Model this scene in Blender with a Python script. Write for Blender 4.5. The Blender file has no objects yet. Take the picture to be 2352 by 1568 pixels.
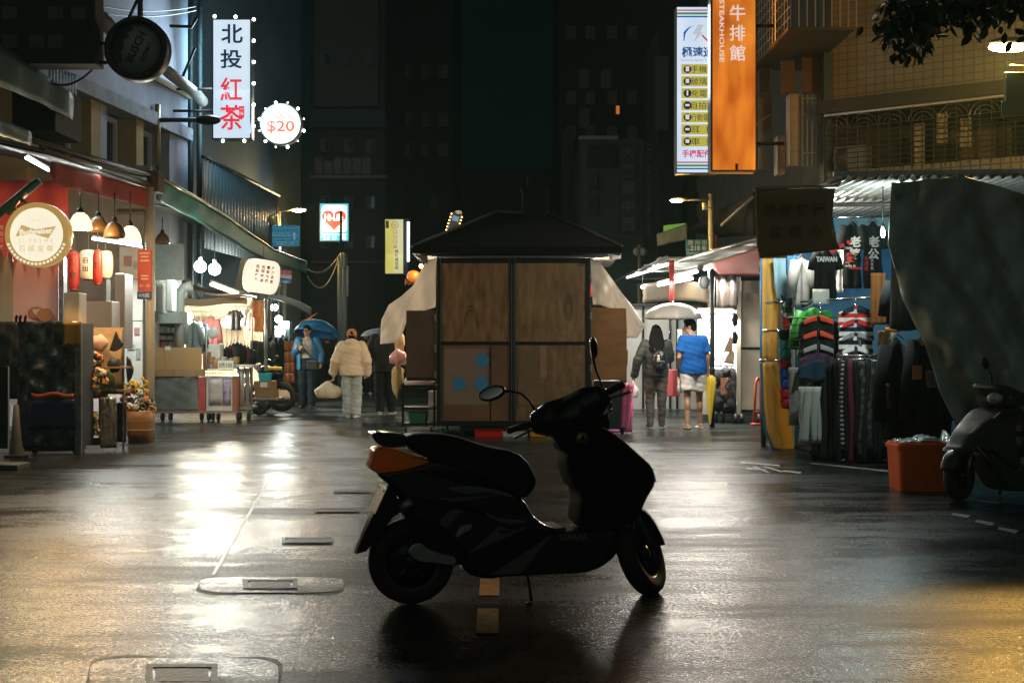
import bpy, bmesh, math, random
from mathutils import Vector as V, Matrix as M
R = math.radians
sc = bpy.context.scene
col = sc.collection
# ---------------------------------------------------------------- camera, sky, exposure
F, CX, HY, HC = 2940.0, 1176.0, 793.0, 1.34        # focal length in px of a 2352 px wide frame, horizon row, eye height
cd = bpy.data.cameras.new("Camera"); cam = bpy.data.objects.new("Camera", cd); col.objects.link(cam)
cd.sensor_width = 36; cd.lens = 45; cd.shift_y = 9 / 2352; cd.clip_start = .1; cd.clip_end = 2000
cam.location = (0, 0, HC); cam.rotation_euler = (R(90), 0, 0); sc.camera = cam
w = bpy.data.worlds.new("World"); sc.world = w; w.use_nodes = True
bg = w.node_tree.nodes['Background']; wt_ = w.node_tree                # night sky: black green, with an added glow behind the camera, lighting what faces it
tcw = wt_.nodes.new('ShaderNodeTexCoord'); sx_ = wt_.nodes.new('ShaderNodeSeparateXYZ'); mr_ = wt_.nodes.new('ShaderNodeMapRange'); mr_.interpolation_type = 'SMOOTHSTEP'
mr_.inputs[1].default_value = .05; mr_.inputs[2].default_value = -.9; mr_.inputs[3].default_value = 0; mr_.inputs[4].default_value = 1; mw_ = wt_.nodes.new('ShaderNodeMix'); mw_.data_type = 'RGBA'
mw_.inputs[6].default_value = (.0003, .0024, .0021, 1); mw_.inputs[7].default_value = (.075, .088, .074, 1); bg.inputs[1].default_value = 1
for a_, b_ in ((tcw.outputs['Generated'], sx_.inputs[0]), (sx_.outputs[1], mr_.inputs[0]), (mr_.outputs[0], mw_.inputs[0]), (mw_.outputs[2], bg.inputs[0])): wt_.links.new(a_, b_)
sc.view_settings.view_transform = 'Standard'; sc.view_settings.look = 'None'; sc.view_settings.exposure = 0; sc.view_settings.gamma = 1
sc.render.engine = 'CYCLES'
try:
    sc.cycles.use_denoising = True; sc.cycles.denoiser = 'OPENIMAGEDENOISE'
    sc.cycles.max_bounces = 6; sc.cycles.diffuse_bounces = 3; sc.cycles.glossy_bounces = 3; sc.cycles.transmission_bounces = 4
    sc.cycles.sample_clamp_indirect = 4; sc.cycles.sample_clamp_direct = 0; sc.cycles.volume_bounces = 0
    sc.cycles.caustics_reflective = False; sc.cycles.caustics_refractive = False
except Exception: pass
# ---------------------------------------------------------------- helpers
def P(px, py, D): return V(((px - CX) / F * D, D, HC - (py - HY) / F * D))
def gD(py): return F * HC / (py - HY)
def G(px, py): return P(px, py, gD(py))
def S(xs, y, z): return V((xs - .019 * y, y, z))                 # street frame
def SP(px, py, xs): return P(px, py, xs * F / (px - 1120))       # on the plane at street offset xs
def m2(px, D): return px / F * D
def hx(h, k=1.0):
    c = [int(h[i:i + 2], 16) / 255 for i in (0, 2, 4)]
    return tuple((x / 12.92 if x < .04045 else ((x + .055) / 1.055) ** 2.4) * k for x in c)
MATS = {}
def mat(name, c=(.5, .5, .5), rough=.6, metal=0, spec=.5, em=None, es=0, c2=None, ns=6, nmix=.5, bump=0, bs=60, coat=0, trans=0, alpha=1, sss=0, streak=None):
    if name in MATS: return MATS[name]
    m = bpy.data.materials.new(name); m.use_nodes = True; t = m.node_tree; b = t.nodes['Principled BSDF']
    if rough >= .8: spec = .12
    if isinstance(c, str): c = hx(c)
    if isinstance(c2, str): c2 = hx(c2)
    if isinstance(em, str): em = hx(em)
    b.inputs['Base Color'].default_value = (*c, 1); b.inputs['Roughness'].default_value = rough; b.inputs['Metallic'].default_value = metal
    b.inputs['Specular IOR Level'].default_value = spec; b.inputs['Coat Weight'].default_value = coat; b.inputs['Coat Roughness'].default_value = .08
    b.inputs['Transmission Weight'].default_value = trans; b.inputs['Alpha'].default_value = alpha
    tc = t.nodes.new('ShaderNodeTexCoord')
    if c2 is not None:
        n = t.nodes.new('ShaderNodeTexNoise'); n.inputs['Scale'].default_value = ns; n.inputs['Detail'].default_value = 6; n.inputs['Roughness'].default_value = .65
        src = tc.outputs['Object']
        if streak:
            mp = t.nodes.new('ShaderNodeMapping'); mp.inputs['Scale'].default_value = streak; t.links.new(src, mp.inputs[0]); src = mp.outputs[0]
        t.links.new(src, n.inputs['Vector'])
        r = t.nodes.new('ShaderNodeValToRGB'); r.color_ramp.elements[0].position = max(0, nmix - .16); r.color_ramp.elements[1].position = min(1, nmix + .16)
        r.color_ramp.elements[0].color = (*c, 1); r.color_ramp.elements[1].color = (*c2, 1)
        t.links.new(n.outputs[0], r.inputs[0]); t.links.new(r.outputs[0], b.inputs['Base Color'])
        if em is not None and em == 'tex': t.links.new(r.outputs[0], b.inputs['Emission Color'])
    if em is not None:
        b.inputs['Emission Color'].default_value = (*em, 1); b.inputs['Emission Strength'].default_value = es
    if bump:
        n2 = t.nodes.new('ShaderNodeTexNoise'); n2.inputs['Scale'].default_value = bs; n2.inputs['Detail'].default_value = 4
        t.links.new(tc.outputs['Object'], n2.inputs['Vector'])
        bp = t.nodes.new('ShaderNodeBump'); bp.inputs['Strength'].default_value = bump; bp.inputs['Distance'].default_value = .02
        t.links.new(n2.outputs[0], bp.inputs['Height']); t.links.new(bp.outputs[0], b.inputs['Normal'])
    MATS[name] = m
    return m
def glow(name, c, s, c2=None, ns=2.5):                         # the face of something that gives off light
    if name in MATS: return MATS[name]
    if isinstance(c, str): c = hx(c)
    m = mat(name, tuple(x * .5 for x in c), .35, em=c, es=s)
    if c2 is not None:                                          # uneven tubes behind the face
        if isinstance(c2, str): c2 = hx(c2)
        t = m.node_tree; b = t.nodes['Principled BSDF']; tc = t.nodes.new('ShaderNodeTexCoord')
        mp = t.nodes.new('ShaderNodeMapping'); mp.inputs['Scale'].default_value = (ns, ns, ns * .28); t.links.new(tc.outputs['Object'], mp.inputs[0])
        n = t.nodes.new('ShaderNodeTexNoise'); n.inputs['Scale'].default_value = 1; n.inputs['Detail'].default_value = 1; t.links.new(mp.outputs[0], n.inputs['Vector'])
        r = t.nodes.new('ShaderNodeValToRGB'); r.color_ramp.elements[0].position = .32; r.color_ramp.elements[1].position = .68
        r.color_ramp.elements[0].color = (*c2, 1); r.color_ramp.elements[1].color = (*c, 1)
        t.links.new(n.outputs[0], r.inputs[0]); t.links.new(r.outputs[0], b.inputs['Emission Color'])
    return m
_glyph = {}
def glyphs(s, bold):
    k = (s, bold)
    if k not in _glyph:
        c = bpy.data.curves.new('g', 'FONT'); c.body = s; c.resolution_u = 2; c.offset = bold; c.fill_mode = 'FRONT'
        o = bpy.data.objects.new('g', c); col.objects.link(o)
        dg = bpy.context.evaluated_depsgraph_get(); me = bpy.data.meshes.new_from_object(o.evaluated_get(dg))
        vs = [v.co.copy() for v in me.vertices]; fs = [tuple(p.vertices) for p in me.polygons]
        bpy.data.objects.remove(o); bpy.data.curves.remove(c); bpy.data.meshes.remove(me)
        _glyph[k] = (vs, fs)
    return _glyph[k]
class MB:
    def __init__(s): s.v = []; s.f = []; s.m = []; s.sm = []; s.mi = 0; s.sh = False; s.X = None
    def mesh(s, vs, fs, smooth=None):
        b = len(s.v)
        s.v += [s.X @ V(v) for v in vs] if s.X else [V(v) for v in vs]
        for f in fs: s.f.append(tuple(i + b for i in f)); s.m.append(s.mi); s.sm.append(s.sh if smooth is None else smooth)
        return s
    def box(s, c, size, rot=None):
        x, y, z = (k / 2 for k in size); c = V(c)
        vs = [V((a, b, d)) for a in (-x, x) for b in (-y, y) for d in (-z, z)]
        if rot is not None: vs = [rot @ v for v in vs]
        return s.mesh([c + v for v in vs], [(0, 1, 3, 2), (4, 6, 7, 5), (0, 4, 5, 1), (2, 3, 7, 6), (0, 2, 6, 4), (1, 5, 7, 3)], False)
    def bx(s, px0, py0, px1, py1, D, dep):                      # box with its front face at distance D over this part of the view, dep thick
        a = P(px0, py0, D); b = P(px1, py1, D)
        return s.box((a + b) / 2 + V((0, dep / 2, 0)), (abs(b.x - a.x), dep, abs(b.z - a.z)))
    def hexa(s, a4, b4):
        vs = list(a4) + list(b4)
        return s.mesh(vs, [(0, 1, 2, 3), (7, 6, 5, 4), (0, 4, 5, 1), (1, 5, 6, 2), (2, 6, 7, 3), (3, 7, 4, 0)], False)
    def slab(s, pts, th):                                       # polygon of world points given thickness along th vector
        n = len(pts); th = V(th); vs = [V(p) for p in pts] + [V(p) + th for p in pts]
        return s.mesh(vs, [tuple(range(n)), tuple(range(2 * n - 1, n - 1, -1))] + [(i, i + n, (i + 1) % n + n, (i + 1) % n) for i in range(n)], False)
    def tube(s, path, r, n=8, cap=True, sx=1):
        path = [V(p) for p in path]; rs = r if isinstance(r, (list, tuple)) else [r] * len(path); vs = []; up = None
        for i, p in enumerate(path):
            t = (path[min(i + 1, len(path) - 1)] - path[max(i - 1, 0)])
            t = t.normalized() if t.length > 1e-9 else V((0, 0, 1))
            if up is None: up = V((0, 0, 1)) if abs(t.z) < .9 else V((0, 1, 0))
            a = t.cross(up); a = a.normalized() if a.length > 1e-6 else V((1, 0, 0)); up = a.cross(t)
            for k in range(n):
                q = 2 * math.pi * k / n; vs.append(p + (a * math.cos(q) * sx + up * math.sin(q)) * rs[i])
        fs = [(i * n + k, i * n + (k + 1) % n, (i + 1) * n + (k + 1) % n, (i + 1) * n + k) for i in range(len(path) - 1) for k in range(n)]
        if cap: fs += [tuple(range(n - 1, -1, -1)), tuple(range((len(path) - 1) * n, len(path) * n))]
        return s.mesh(vs, fs, n > 5)
    def lathe(s, prof, c=(0, 0, 0), n=24, rot=None, a0=0, a1=2 * math.pi):
        c = V(c); vs = []; full = abs(a1 - a0 - 2 * math.pi) < 1e-6; m = n if full else n + 1
        for r, z in prof:
            for k in range(m):
                q = a0 + (a1 - a0) * k / n; v = V((r * math.cos(q), r * math.sin(q), z)); vs.append(c + (rot @ v if rot is not None else v))
        fs = [(i * m + k, i * m + (k + 1) % m, (i + 1) * m + (k + 1) % m, (i + 1) * m + k) for i in range(len(prof) - 1) for k in range(n)]
        return s.mesh(vs, fs, True)
    def ball(s, c, r, n=12, rot=None):
        if not isinstance(r, (tuple, list)): r = (r, r, r)
        c = V(c); vs = []; h = max(6, n // 2 + 2)
        for i in range(h + 1):
            a = math.pi * i / h
            for k in range(n):
                q = 2 * math.pi * k / n; v = V((r[0] * math.sin(a) * math.cos(q), r[1] * math.sin(a) * math.sin(q), r[2] * math.cos(a)))
                vs.append(c + (rot @ v if rot is not None else v))
        return s.mesh(vs, [(i * n + k, (i + 1) * n + k, (i + 1) * n + (k + 1) % n, i * n + (k + 1) % n) for i in range(h) for k in range(n)], True)
    def sheet(s, f, nu=12, nv=12, th=.006):                     # cloth: f(u,v) -> point, closed on both sides
        g = [[V(f(i / nu, j / nv)) for i in range(nu + 1)] for j in range(nv + 1)]
        vs = []; bk = []
        for j in range(nv + 1):
            for i in range(nu + 1):
                a = g[j][min(i + 1, nu)] - g[j][max(i - 1, 0)]; b = g[min(j + 1, nv)][i] - g[max(j - 1, 0)][i]
                n = a.cross(b); n = n.normalized() if n.length > 1e-9 else V((0, 1, 0))
                vs.append(g[j][i] + n * th / 2); bk.append(g[j][i] - n * th / 2)
        N = len(vs); W = nu + 1
        fs = [(j * W + i, j * W + i + 1, (j + 1) * W + i + 1, (j + 1) * W + i) for j in range(nv) for i in range(nu)]
        fs += [tuple(k + N for k in reversed(q)) for q in fs]
        ed = [i for i in range(W)] + [j * W + nu for j in range(1, nv + 1)] + [nv * W + i for i in range(nu - 1, -1, -1)] + [j * W for j in range(nv - 1, 0, -1)]
        fs += [(ed[k], ed[k] + N, ed[(k + 1) % len(ed)] + N, ed[(k + 1) % len(ed)]) for k in range(len(ed))]
        return s.mesh(vs + bk, fs, True)
    def disc(s, c, r, n=24, nrm=(0, -1, 0), th=.01, ry=None):
        nrm = V(nrm).normalized(); a = nrm.cross(V((0, 0, 1))); a = a.normalized() if a.length > 1e-6 else V((1, 0, 0)); b = a.cross(nrm); c = V(c); ry = ry or r
        return s.slab([c + a * r * math.cos(2 * math.pi * k / n) + b * ry * math.sin(2 * math.pi * k / n) for k in range(n)], -nrm * th)
    def text(s, st, c, h=None, w=None, right=(1, 0, 0), up=(0, 0, 1), bold=0, sq=None, th=0):
        vs, fs = glyphs(st, bold)
        if not vs: return s
        x0 = min(v.x for v in vs); x1 = max(v.x for v in vs); y0 = min(v.y for v in vs); y1 = max(v.y for v in vs)
        kx = ky = (h / (y1 - y0)) if h else w / (x1 - x0)
        if h and w: kx = w / (x1 - x0)
        right = V(right).normalized(); up = V(up).normalized(); c = V(c)
        return s.mesh([c + right * ((v.x - (x0 + x1) / 2) * kx) + up * ((v.y - (y0 + y1) / 2) * ky) for v in vs], fs, False)
    def build(s, name, mats, parent=None, local=False, bevel=0, seg=2, sub=0, origin=None):
        root = parent
        me = bpy.data.meshes.new(name)
        off = V((0, 0, 0)); loc = None
        if parent is not None:
            while root.parent is not None: root = root.parent
            if not local: off = root.location.copy()
        elif s.v and not local:
            xs = [v.x for v in s.v]; ys = [v.y for v in s.v]; zs = [v.z for v in s.v]
            loc = V(((min(xs) + max(xs)) / 2, (min(ys) + max(ys)) / 2, min(zs))); off = loc
        me.from_pydata([v - off for v in s.v], [], s.f)
        if not isinstance(mats, (list, tuple)): mats = [mats]
        for m in mats: me.materials.append(m)
        me.polygons.foreach_set('material_index', s.m); me.polygons.foreach_set('use_smooth', s.sm)
        bm = bmesh.new(); bm.from_mesh(me); bmesh.ops.recalc_face_normals(bm, faces=bm.faces); bm.to_mesh(me); bm.free()
        o = bpy.data.objects.new(name, me); col.objects.link(o)
        if parent is not None: o.parent = parent
        elif loc is not None: o.location = loc
        if bevel:
            b = o.modifiers.new('b', 'BEVEL'); b.width = bevel; b.segments = seg; b.limit_method = 'ANGLE'; b.angle_limit = R(35); b.harden_normals = False
        if sub:
            b = o.modifiers.new('s', 'SUBSURF'); b.levels = sub; b.render_levels = sub
        return o
def tag(o, label=None, cat=None, group=None, kind=None):
    if label: o['label'] = label
    if cat: o['category'] = cat
    if group: o['group'] = group
    if kind: o['kind'] = kind
    return o
def thing(name, label, cat, loc=(0, 0, 0), rz=0, group=None):
    o = bpy.data.objects.new(name, None); o.empty_display_size = .1; col.objects.link(o); o.location = loc; o.rotation_euler = (0, 0, rz)
    return tag(o, label, cat, group)
def one(mb, name, mats, label, cat, group=None, kind=None, **k):   # a thing that is a single mesh
    return tag(mb.build(name, mats, **k), label, cat, group, kind)
def dup(o, loc, rz=None, label=None, parent=None):
    c = o.copy(); col.objects.link(c)
    if parent is not None: c.parent = parent
    else:
        c.location = loc
        if rz is not None: c.rotation_euler = (0, 0, rz)
        if label: c['label'] = label
    for ch in list(o.children): dup(ch, None, parent=c)
    return c
def lamp(name, loc, power, color, r=.06, parent=None, typ='POINT', rot=None, spot=None, blend=.5):
    l = bpy.data.lights.new(name, typ); l.energy = power; l.color = color
    l.shadow_soft_size = r
    if typ == 'SPOT': l.spot_size = spot; l.spot_blend = blend
    o = bpy.data.objects.new(name, l); col.objects.link(o)
    if parent is not None:
        root = parent
        while root.parent is not None: root = root.parent
        o.parent = parent; o.location = V(loc) - root.location
    else: o.location = loc
    if rot is not None: o.rotation_euler = rot
    return o
def area(name, loc, power, color, sx, sy, direction, parent):     # light of a tube or a box lamp
    l = bpy.data.lights.new(name, 'AREA'); l.shape = 'RECTANGLE'; l.size = sx; l.size_y = sy; l.energy = power; l.color = color
    o = bpy.data.objects.new(name, l); col.objects.link(o); root = parent
    while root.parent is not None: root = root.parent
    o.parent = parent; o.location = V(loc) - root.location
    o.rotation_euler = V(direction).to_track_quat('-Z', 'Y').to_euler()
    return o
def vox(mb, size, smooth=6):                                       # fuse overlapping solids into one continuous skin
    me = bpy.data.meshes.new('v'); me.from_pydata([tuple(v) for v in mb.v], [], mb.f)
    bm = bmesh.new(); bm.from_mesh(me); bmesh.ops.recalc_face_normals(bm, faces=bm.faces); bm.to_mesh(me); bm.free()
    o = bpy.data.objects.new('v', me); col.objects.link(o)
    r = o.modifiers.new('r', 'REMESH'); r.mode = 'VOXEL'; r.voxel_size = size
    if smooth: q = o.modifiers.new('q', 'SMOOTH'); q.iterations = smooth; q.factor = .5
    dg = bpy.context.evaluated_depsgraph_get(); me2 = bpy.data.meshes.new_from_object(o.evaluated_get(dg))
    out = MB(); out.v = [v.co.copy() for v in me2.vertices]; out.f = [tuple(p.vertices) for p in me2.polygons]
    out.m = [0] * len(out.f); out.sm = [True] * len(out.f)
    bpy.data.objects.remove(o); bpy.data.meshes.remove(me); bpy.data.meshes.remove(me2)
    return out
rnd = random.Random(7)
def wob(x, y, s=1.0): return math.sin(x * 3.1 + s) * .5 + math.sin(x * 7.3 + y * 2.7 + s * 2) * .3 + math.sin(y * 5.9 - x * 4.1 + s * 3) * .2
# ---------------------------------------------------------------- common materials
black = mat('black_metal', (.006, .007, .007), .4, .3, bump=.05)
dark = mat('dark_paint', (.012, .016, .016), .55)
steel = mat('galvanised_steel', (.42, .43, .42), .35, .85, c2=(.26, .27, .26), ns=9, bump=.05)
chrome = mat('chrome', (.7, .7, .7), .15, 1)
rubber = mat('tyre_rubber', (.008, .008, .008), .7, bump=.1, bs=90)
whitep = mat('white_paint', (.62, .62, .58), .5, c2=(.45, .44, .4), ns=5)
wood = mat('bare_wood', (.36, .22, .11), .6, c2=(.25, .14, .065), ns=5, streak=(1, 1, .15))
# ---------------------------------------------------------------- ground, markings
def ground_mat():
    m = bpy.data.materials.new('wet_asphalt'); m.use_nodes = True; t = m.node_tree; b = t.nodes['Principled BSDF']; L = t.links.new
    tc = t.nodes.new('ShaderNodeTexCoord')
    def noise(s, d=4, ro=.6, sc=None):
        n = t.nodes.new('ShaderNodeTexNoise'); n.inputs['Scale'].default_value = s; n.inputs['Detail'].default_value = d; n.inputs['Roughness'].default_value = ro
        if sc:
            mp = t.nodes.new('ShaderNodeMapping'); mp.inputs['Scale'].default_value = sc; L(tc.outputs['Object'], mp.inputs[0]); L(mp.outputs[0], n.inputs['Vector'])
        else: L(tc.outputs['Object'], n.inputs['Vector'])
        return n
    def ramp(src, p0, p1, a, c):
        r = t.nodes.new('ShaderNodeMapRange'); r.inputs[1].default_value = p0; r.inputs[2].default_value = p1; r.inputs[3].default_value = a; r.inputs[4].default_value = c
        L(src, r.inputs[0]); return r.outputs[0]
    big = noise(1, 5, .62, (.35, .9, 1)); fine = noise(170, 2, .6); mid = noise(7, 5, .65); strk = noise(1, 4, .6, (1.1, 5.5, 1)); grit = noise(46, 3, .75)
    r = t.nodes.new('ShaderNodeValToRGB'); r.color_ramp.elements[0].color = (.010, .014, .014, 1); r.color_ramp.elements[1].color = (.028, .032, .030, 1)
    r.color_ramp.elements[0].position = .35; r.color_ramp.elements[1].position = .7; L(mid.outputs[0], r.inputs[0]); L(r.outputs[0], b.inputs['Base Color'])
    a = ramp(big.outputs[0], .40, .62, .13, .40); c = ramp(mid.outputs[0], .3, .7, -.04, .05)
    ad = t.nodes.new('ShaderNodeMath'); ad.operation = 'ADD'; L(a, ad.inputs[0]); L(c, ad.inputs[1]); a5 = t.nodes.new('ShaderNodeMath'); a5.operation = 'ADD'; L(ad.outputs[0], a5.inputs[0]); L(ramp(strk.outputs[0], .38, .64, -.03, .05), a5.inputs[1]); a6 = t.nodes.new('ShaderNodeMath'); a6.operation = 'ADD'; L(a5.outputs[0], a6.inputs[0]); L(ramp(grit.outputs[0], .4, .62, -.09, .09), a6.inputs[1]); L(a6.outputs[0], b.inputs['Roughness'])
    b.inputs['IOR'].default_value = 1.135
    h = t.nodes.new('ShaderNodeMath'); h.operation = 'MULTIPLY_ADD'; L(strk.outputs[0], h.inputs[0]); h.inputs[1].default_value = .16; L(big.outputs[0], h.inputs[2])
    b1 = t.nodes.new('ShaderNodeBump'); b1.inputs['Strength'].default_value = .09; b1.inputs['Distance'].default_value = .012; L(h.outputs[0], b1.inputs['Height'])
    b2 = t.nodes.new('ShaderNodeBump'); b2.inputs['Strength'].default_value = .5; b2.inputs['Distance'].default_value = .0018; L(fine.outputs[0], b2.inputs['Height']); L(b1.outputs[0], b2.inputs['Normal'])
    b3 = t.nodes.new('ShaderNodeBump'); b3.inputs['Strength'].default_value = .55; b3.inputs['Distance'].default_value = .004; L(grit.outputs[0], b3.inputs['Height']); L(b2.outputs[0], b3.inputs['Normal'])
    L(b3.outputs[0], b.inputs['Normal'])
    return m
asphalt = ground_mat()
g = MB(); g.mesh([(-250, -30, 0), (250, -30, 0), (250, 420, 0), (-250, 420, 0)], [(0, 1, 2, 3)]); o = g.build('ground', asphalt, local=True); tag(o, kind='structure')
def mark(name, quads, m, z=.004):
    b = MB()
    for q in quads: b.mesh([V((p.x, p.y, z)) for p in q], [tuple(range(len(q)))])
    o = b.build(name, m); o.location.z = z; return tag(o, kind='structure')
def Q(*pts): return [G(x, y) for x, y in pts]
yel = mat('worn_yellow_paint', (.46, .20, .008), .85, c2=(.15, .07, .008), ns=14, nmix=.56)
wht = mat('worn_white_paint', (.26, .26, .23), .4, c2=(.05, .05, .045), ns=14, nmix=.52)
mark('road_marking', [Q((1092, 1455), (1145, 1455), (1145, 1398), (1097, 1398)), Q((1100, 1368), (1147, 1368), (1147, 1318), (1104, 1318))], yel)
mark('road_marking', [Q((486, 1320), (494, 1320), (616, 1110), (611, 1110))], wht)
mark('road_marking', [Q((1700, 1063), (1704, 1060), (1790, 1068), (1790, 1071)), Q((1715, 1074), (1760, 1078), (1760, 1081), (1713, 1077)), Q((1760, 1071), (1800, 1083), (1795, 1085), (1752, 1072)), Q((1800, 1080), (1842, 1084), (1838, 1088), (1796, 1083)), Q((1735, 1071), (1770, 1086), (1764, 1087), (1729, 1072))], wht)
mark('road_marking', [Q((2190, 1178), (2230, 1184), (2222, 1190), (2185, 1183)), Q((2245, 1194), (2285, 1201), (2278, 1208), (2238, 1199)), Q((2295, 1210), (2340, 1218), (2332, 1226), (2290, 1216))], wht)
mark('road_marking', [Q((1860, 1062), (2060, 1082), (2060, 1086), (1860, 1065)), Q((2215, 1148), (2480, 1166), (2480, 1170), (2215, 1151))], wht)
iron = mat('cast_iron_cover', (.035, .034, .03), .5, .15, c2=(.012, .012, .012), ns=22, bump=.5, bs=40)
patch = mat('concrete_patch', (.045, .046, .044), .42, c2=(.022, .024, .024), ns=7, bump=.5, bs=60)
for k, (x0, x1, y0, y1, lb, hole) in enumerate([(205, 640, 1512, 1600, 'nearest large utility cover set in a wide wet concrete patch at the picture foot', 1), (458, 790, 1326, 1362, 'long utility cover in a raised oblong patch left of the black scooter', 1),
        (650, 764, 1235, 1250, 'small utility cover behind the long oblong one', 0), (724, 826, 1169, 1178, 'narrow utility cover beside the scooter rear, second farthest', 0), (768, 850, 1128, 1133, 'farthest narrow utility cover behind the scooter tail', 0)]):
    a, b = G(x0, y1), G(x1, y1); c, d = G(x1, y0), G(x0, y0); cx = (a + b + c + d) / 4
    t = thing('manhole_cover', lb, 'manhole cover', (cx.x, cx.y, 0), group='utility covers in the wet road')
    def lerp(u, v, z): q = a.lerp(b, u).lerp(d.lerp(c, u), v); return V((q.x, q.y, z))
    mb = MB()
    ov = [(.5 + .5 * math.copysign(abs(math.cos(q)) ** (.45), math.cos(q)), .5 + .5 * math.copysign(abs(math.sin(q)) ** .45, math.sin(q))) for q in [i * math.pi / 14 for i in range(28)]] if hole else [(0, 0), (1, 0), (1, 1), (0, 1)]
    mb.slab([lerp(u, v, .001) for u, v in ov], (0, 0, .004)); mb.build('surround', asphalt, t); mb = MB(); mb.slab([lerp(.5 + (u - .5) * (1.03 + .03 * math.sin(9 * u + 7 * v)), .5 + (v - .5) * (1.10 + .12 * math.sin(8 * u + k)), .0005) for u, v in ov], (0, 0, .0015)); mb.build('joint', mat('joint_dirt', (.012, .013, .012), .55, 0, .35, bump=.6, bs=30), t)
    mb = MB(); u0, u1, v0, v1 = (.30, .68, .22, .80) if hole else (.03, .97, .1, .9)
    for q in ([(u0, v0), (u1, v0), (u1, v0 + .09), (u0, v0 + .09)], [(u0, v1 - .09), (u1, v1 - .09), (u1, v1), (u0, v1)], [(u0, v0 + .09), (u0 + .035, v0 + .09), (u0 + .035, v1 - .09), (u0, v1 - .09)], [(u1 - .035, v0 + .09), (u1, v0 + .09), (u1, v1 - .09), (u1 - .035, v1 - .09)]):
        mb.slab([lerp(u, v, .0055) for u, v in q], (0, 0, .004))
    mb.build('frame', iron, t)
    mb = MB(); mb.slab([lerp(u, v, .0055) for u, v in [(u0 + .05, v0 + .12), (u1 - .05, v0 + .12), (u1 - .05, v1 - .12), (u0 + .05, v1 - .12)]], (0, 0, .002)); mb.build('lid', iron, t)
# ---------------------------------------------------------------- black scooter in the foreground
psi = R(13.3); A0 = V((-.523, 6.65, 0)); T0 = V((math.cos(psi), math.sin(psi), 0)); N0 = V((-math.sin(psi), math.cos(psi), 0))
def transl(name, c, k=.6, rough=.5, c2=None):                      # thin plastic or paper that passes light
    m = bpy.data.materials.new(name); m.use_nodes = True; t = m.node_tree; b = t.nodes['Principled BSDF']; b.inputs['Base Color'].default_value = (*c, 1); b.inputs['Roughness'].default_value = rough
    tr = t.nodes.new('ShaderNodeBsdfTranslucent'); tr.inputs[0].default_value = (*c, 1); mx = t.nodes.new('ShaderNodeMixShader'); mx.inputs[0].default_value = k
    t.links.new(b.outputs[0], mx.inputs[1]); t.links.new(tr.outputs[0], mx.inputs[2]); t.links.new(mx.outputs[0], t.nodes['Material Output'].inputs[0]); MATS[name] = m; return m
def outline(pts, A, N, T, ox, oy, k, off=0):                       # traced silhouette -> metres in the vehicle's own mid plane
    r = []
    for x, y in pts:
        d = V(((ox + k * x - CX) / F, 1, -(oy + k * y - HY) / F)); c = V((0, 0, HC)); Ao = A + N * off
        t = (Ao - c).dot(N) / d.dot(N); q = c + d * t - A; r.append((q.dot(T), q.z))
    return r
def smooth_poly(pts, it=1):
    for _ in range(it):
        o = []
        for i in range(len(pts)):
            a, b = pts[i], pts[(i + 1) % len(pts)]
            o += [(a[0] * .8 + b[0] * .2, a[1] * .8 + b[1] * .2), (a[0] * .2 + b[0] * .8, a[1] * .2 + b[1] * .8)]
        pts = o
    return pts
def shell(mb, pts, half, it=1, taper=None, rings=((-1, .86), (-.93, .955), (-.75, .99), (-.4, 1), (.4, 1), (.75, .99), (.93, .955), (1, .86)), c=0):
    pts = smooth_poly(pts, it); n = len(pts); cx = sum(p[0] for p in pts) / n; cz = sum(p[1] for p in pts) / n; vs = []; fs = []
    for wv, s in rings:
        for x, z in pts:
            h = half * (taper(x, z) if taper else 1); vs.append((cx + (x - cx) * s, c + wv * h, cz + (z - cz) * s))
    for i in range(len(rings) - 1):
        fs += [(i * n + k, i * n + (k + 1) % n, (i + 1) * n + (k + 1) % n, (i + 1) * n + k) for k in range(n)]
    mb.mesh(vs, fs, True); b = len(rings) - 1
    mb.mesh(vs[:n], [tuple(range(n))], False); mb.mesh(vs[b * n:], [tuple(range(n))], False)
    return mb
gloss = mat('black_gloss_paint', (.004, .005, .0055), .2, 0, .35, coat=.3)
rimd = mat('dark_alloy', (.035, .036, .036), .28, .7)
gloss2 = mat('dark_blue_trim', (.07, .085, .09), .25, 0, .5, coat=.3)
matte = mat('black_plastic', (.006, .0065, .0065), .5, 0, .18, bump=.06, bs=160)
vinyl = mat('black_vinyl', (.005, .005, .005), .45, 0, .18, bump=.05, bs=120)
matt2 = mat('dull_black_plastic', (.004, .0045, .0045), .75, 0, .06)
alu = mat('cast_aluminium', (.30, .31, .30), .35, .8, c2=(.18, .19, .18), ns=12, bump=.1)
redlens = mat('red_orange_lens', (.80, .07, .012), .12, 0, .6, c2=(.85, .28, .03), ns=9, coat=.6)
mirrorm = mat('mirror_glass', (.85, .85, .8), .04, 1)
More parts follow.
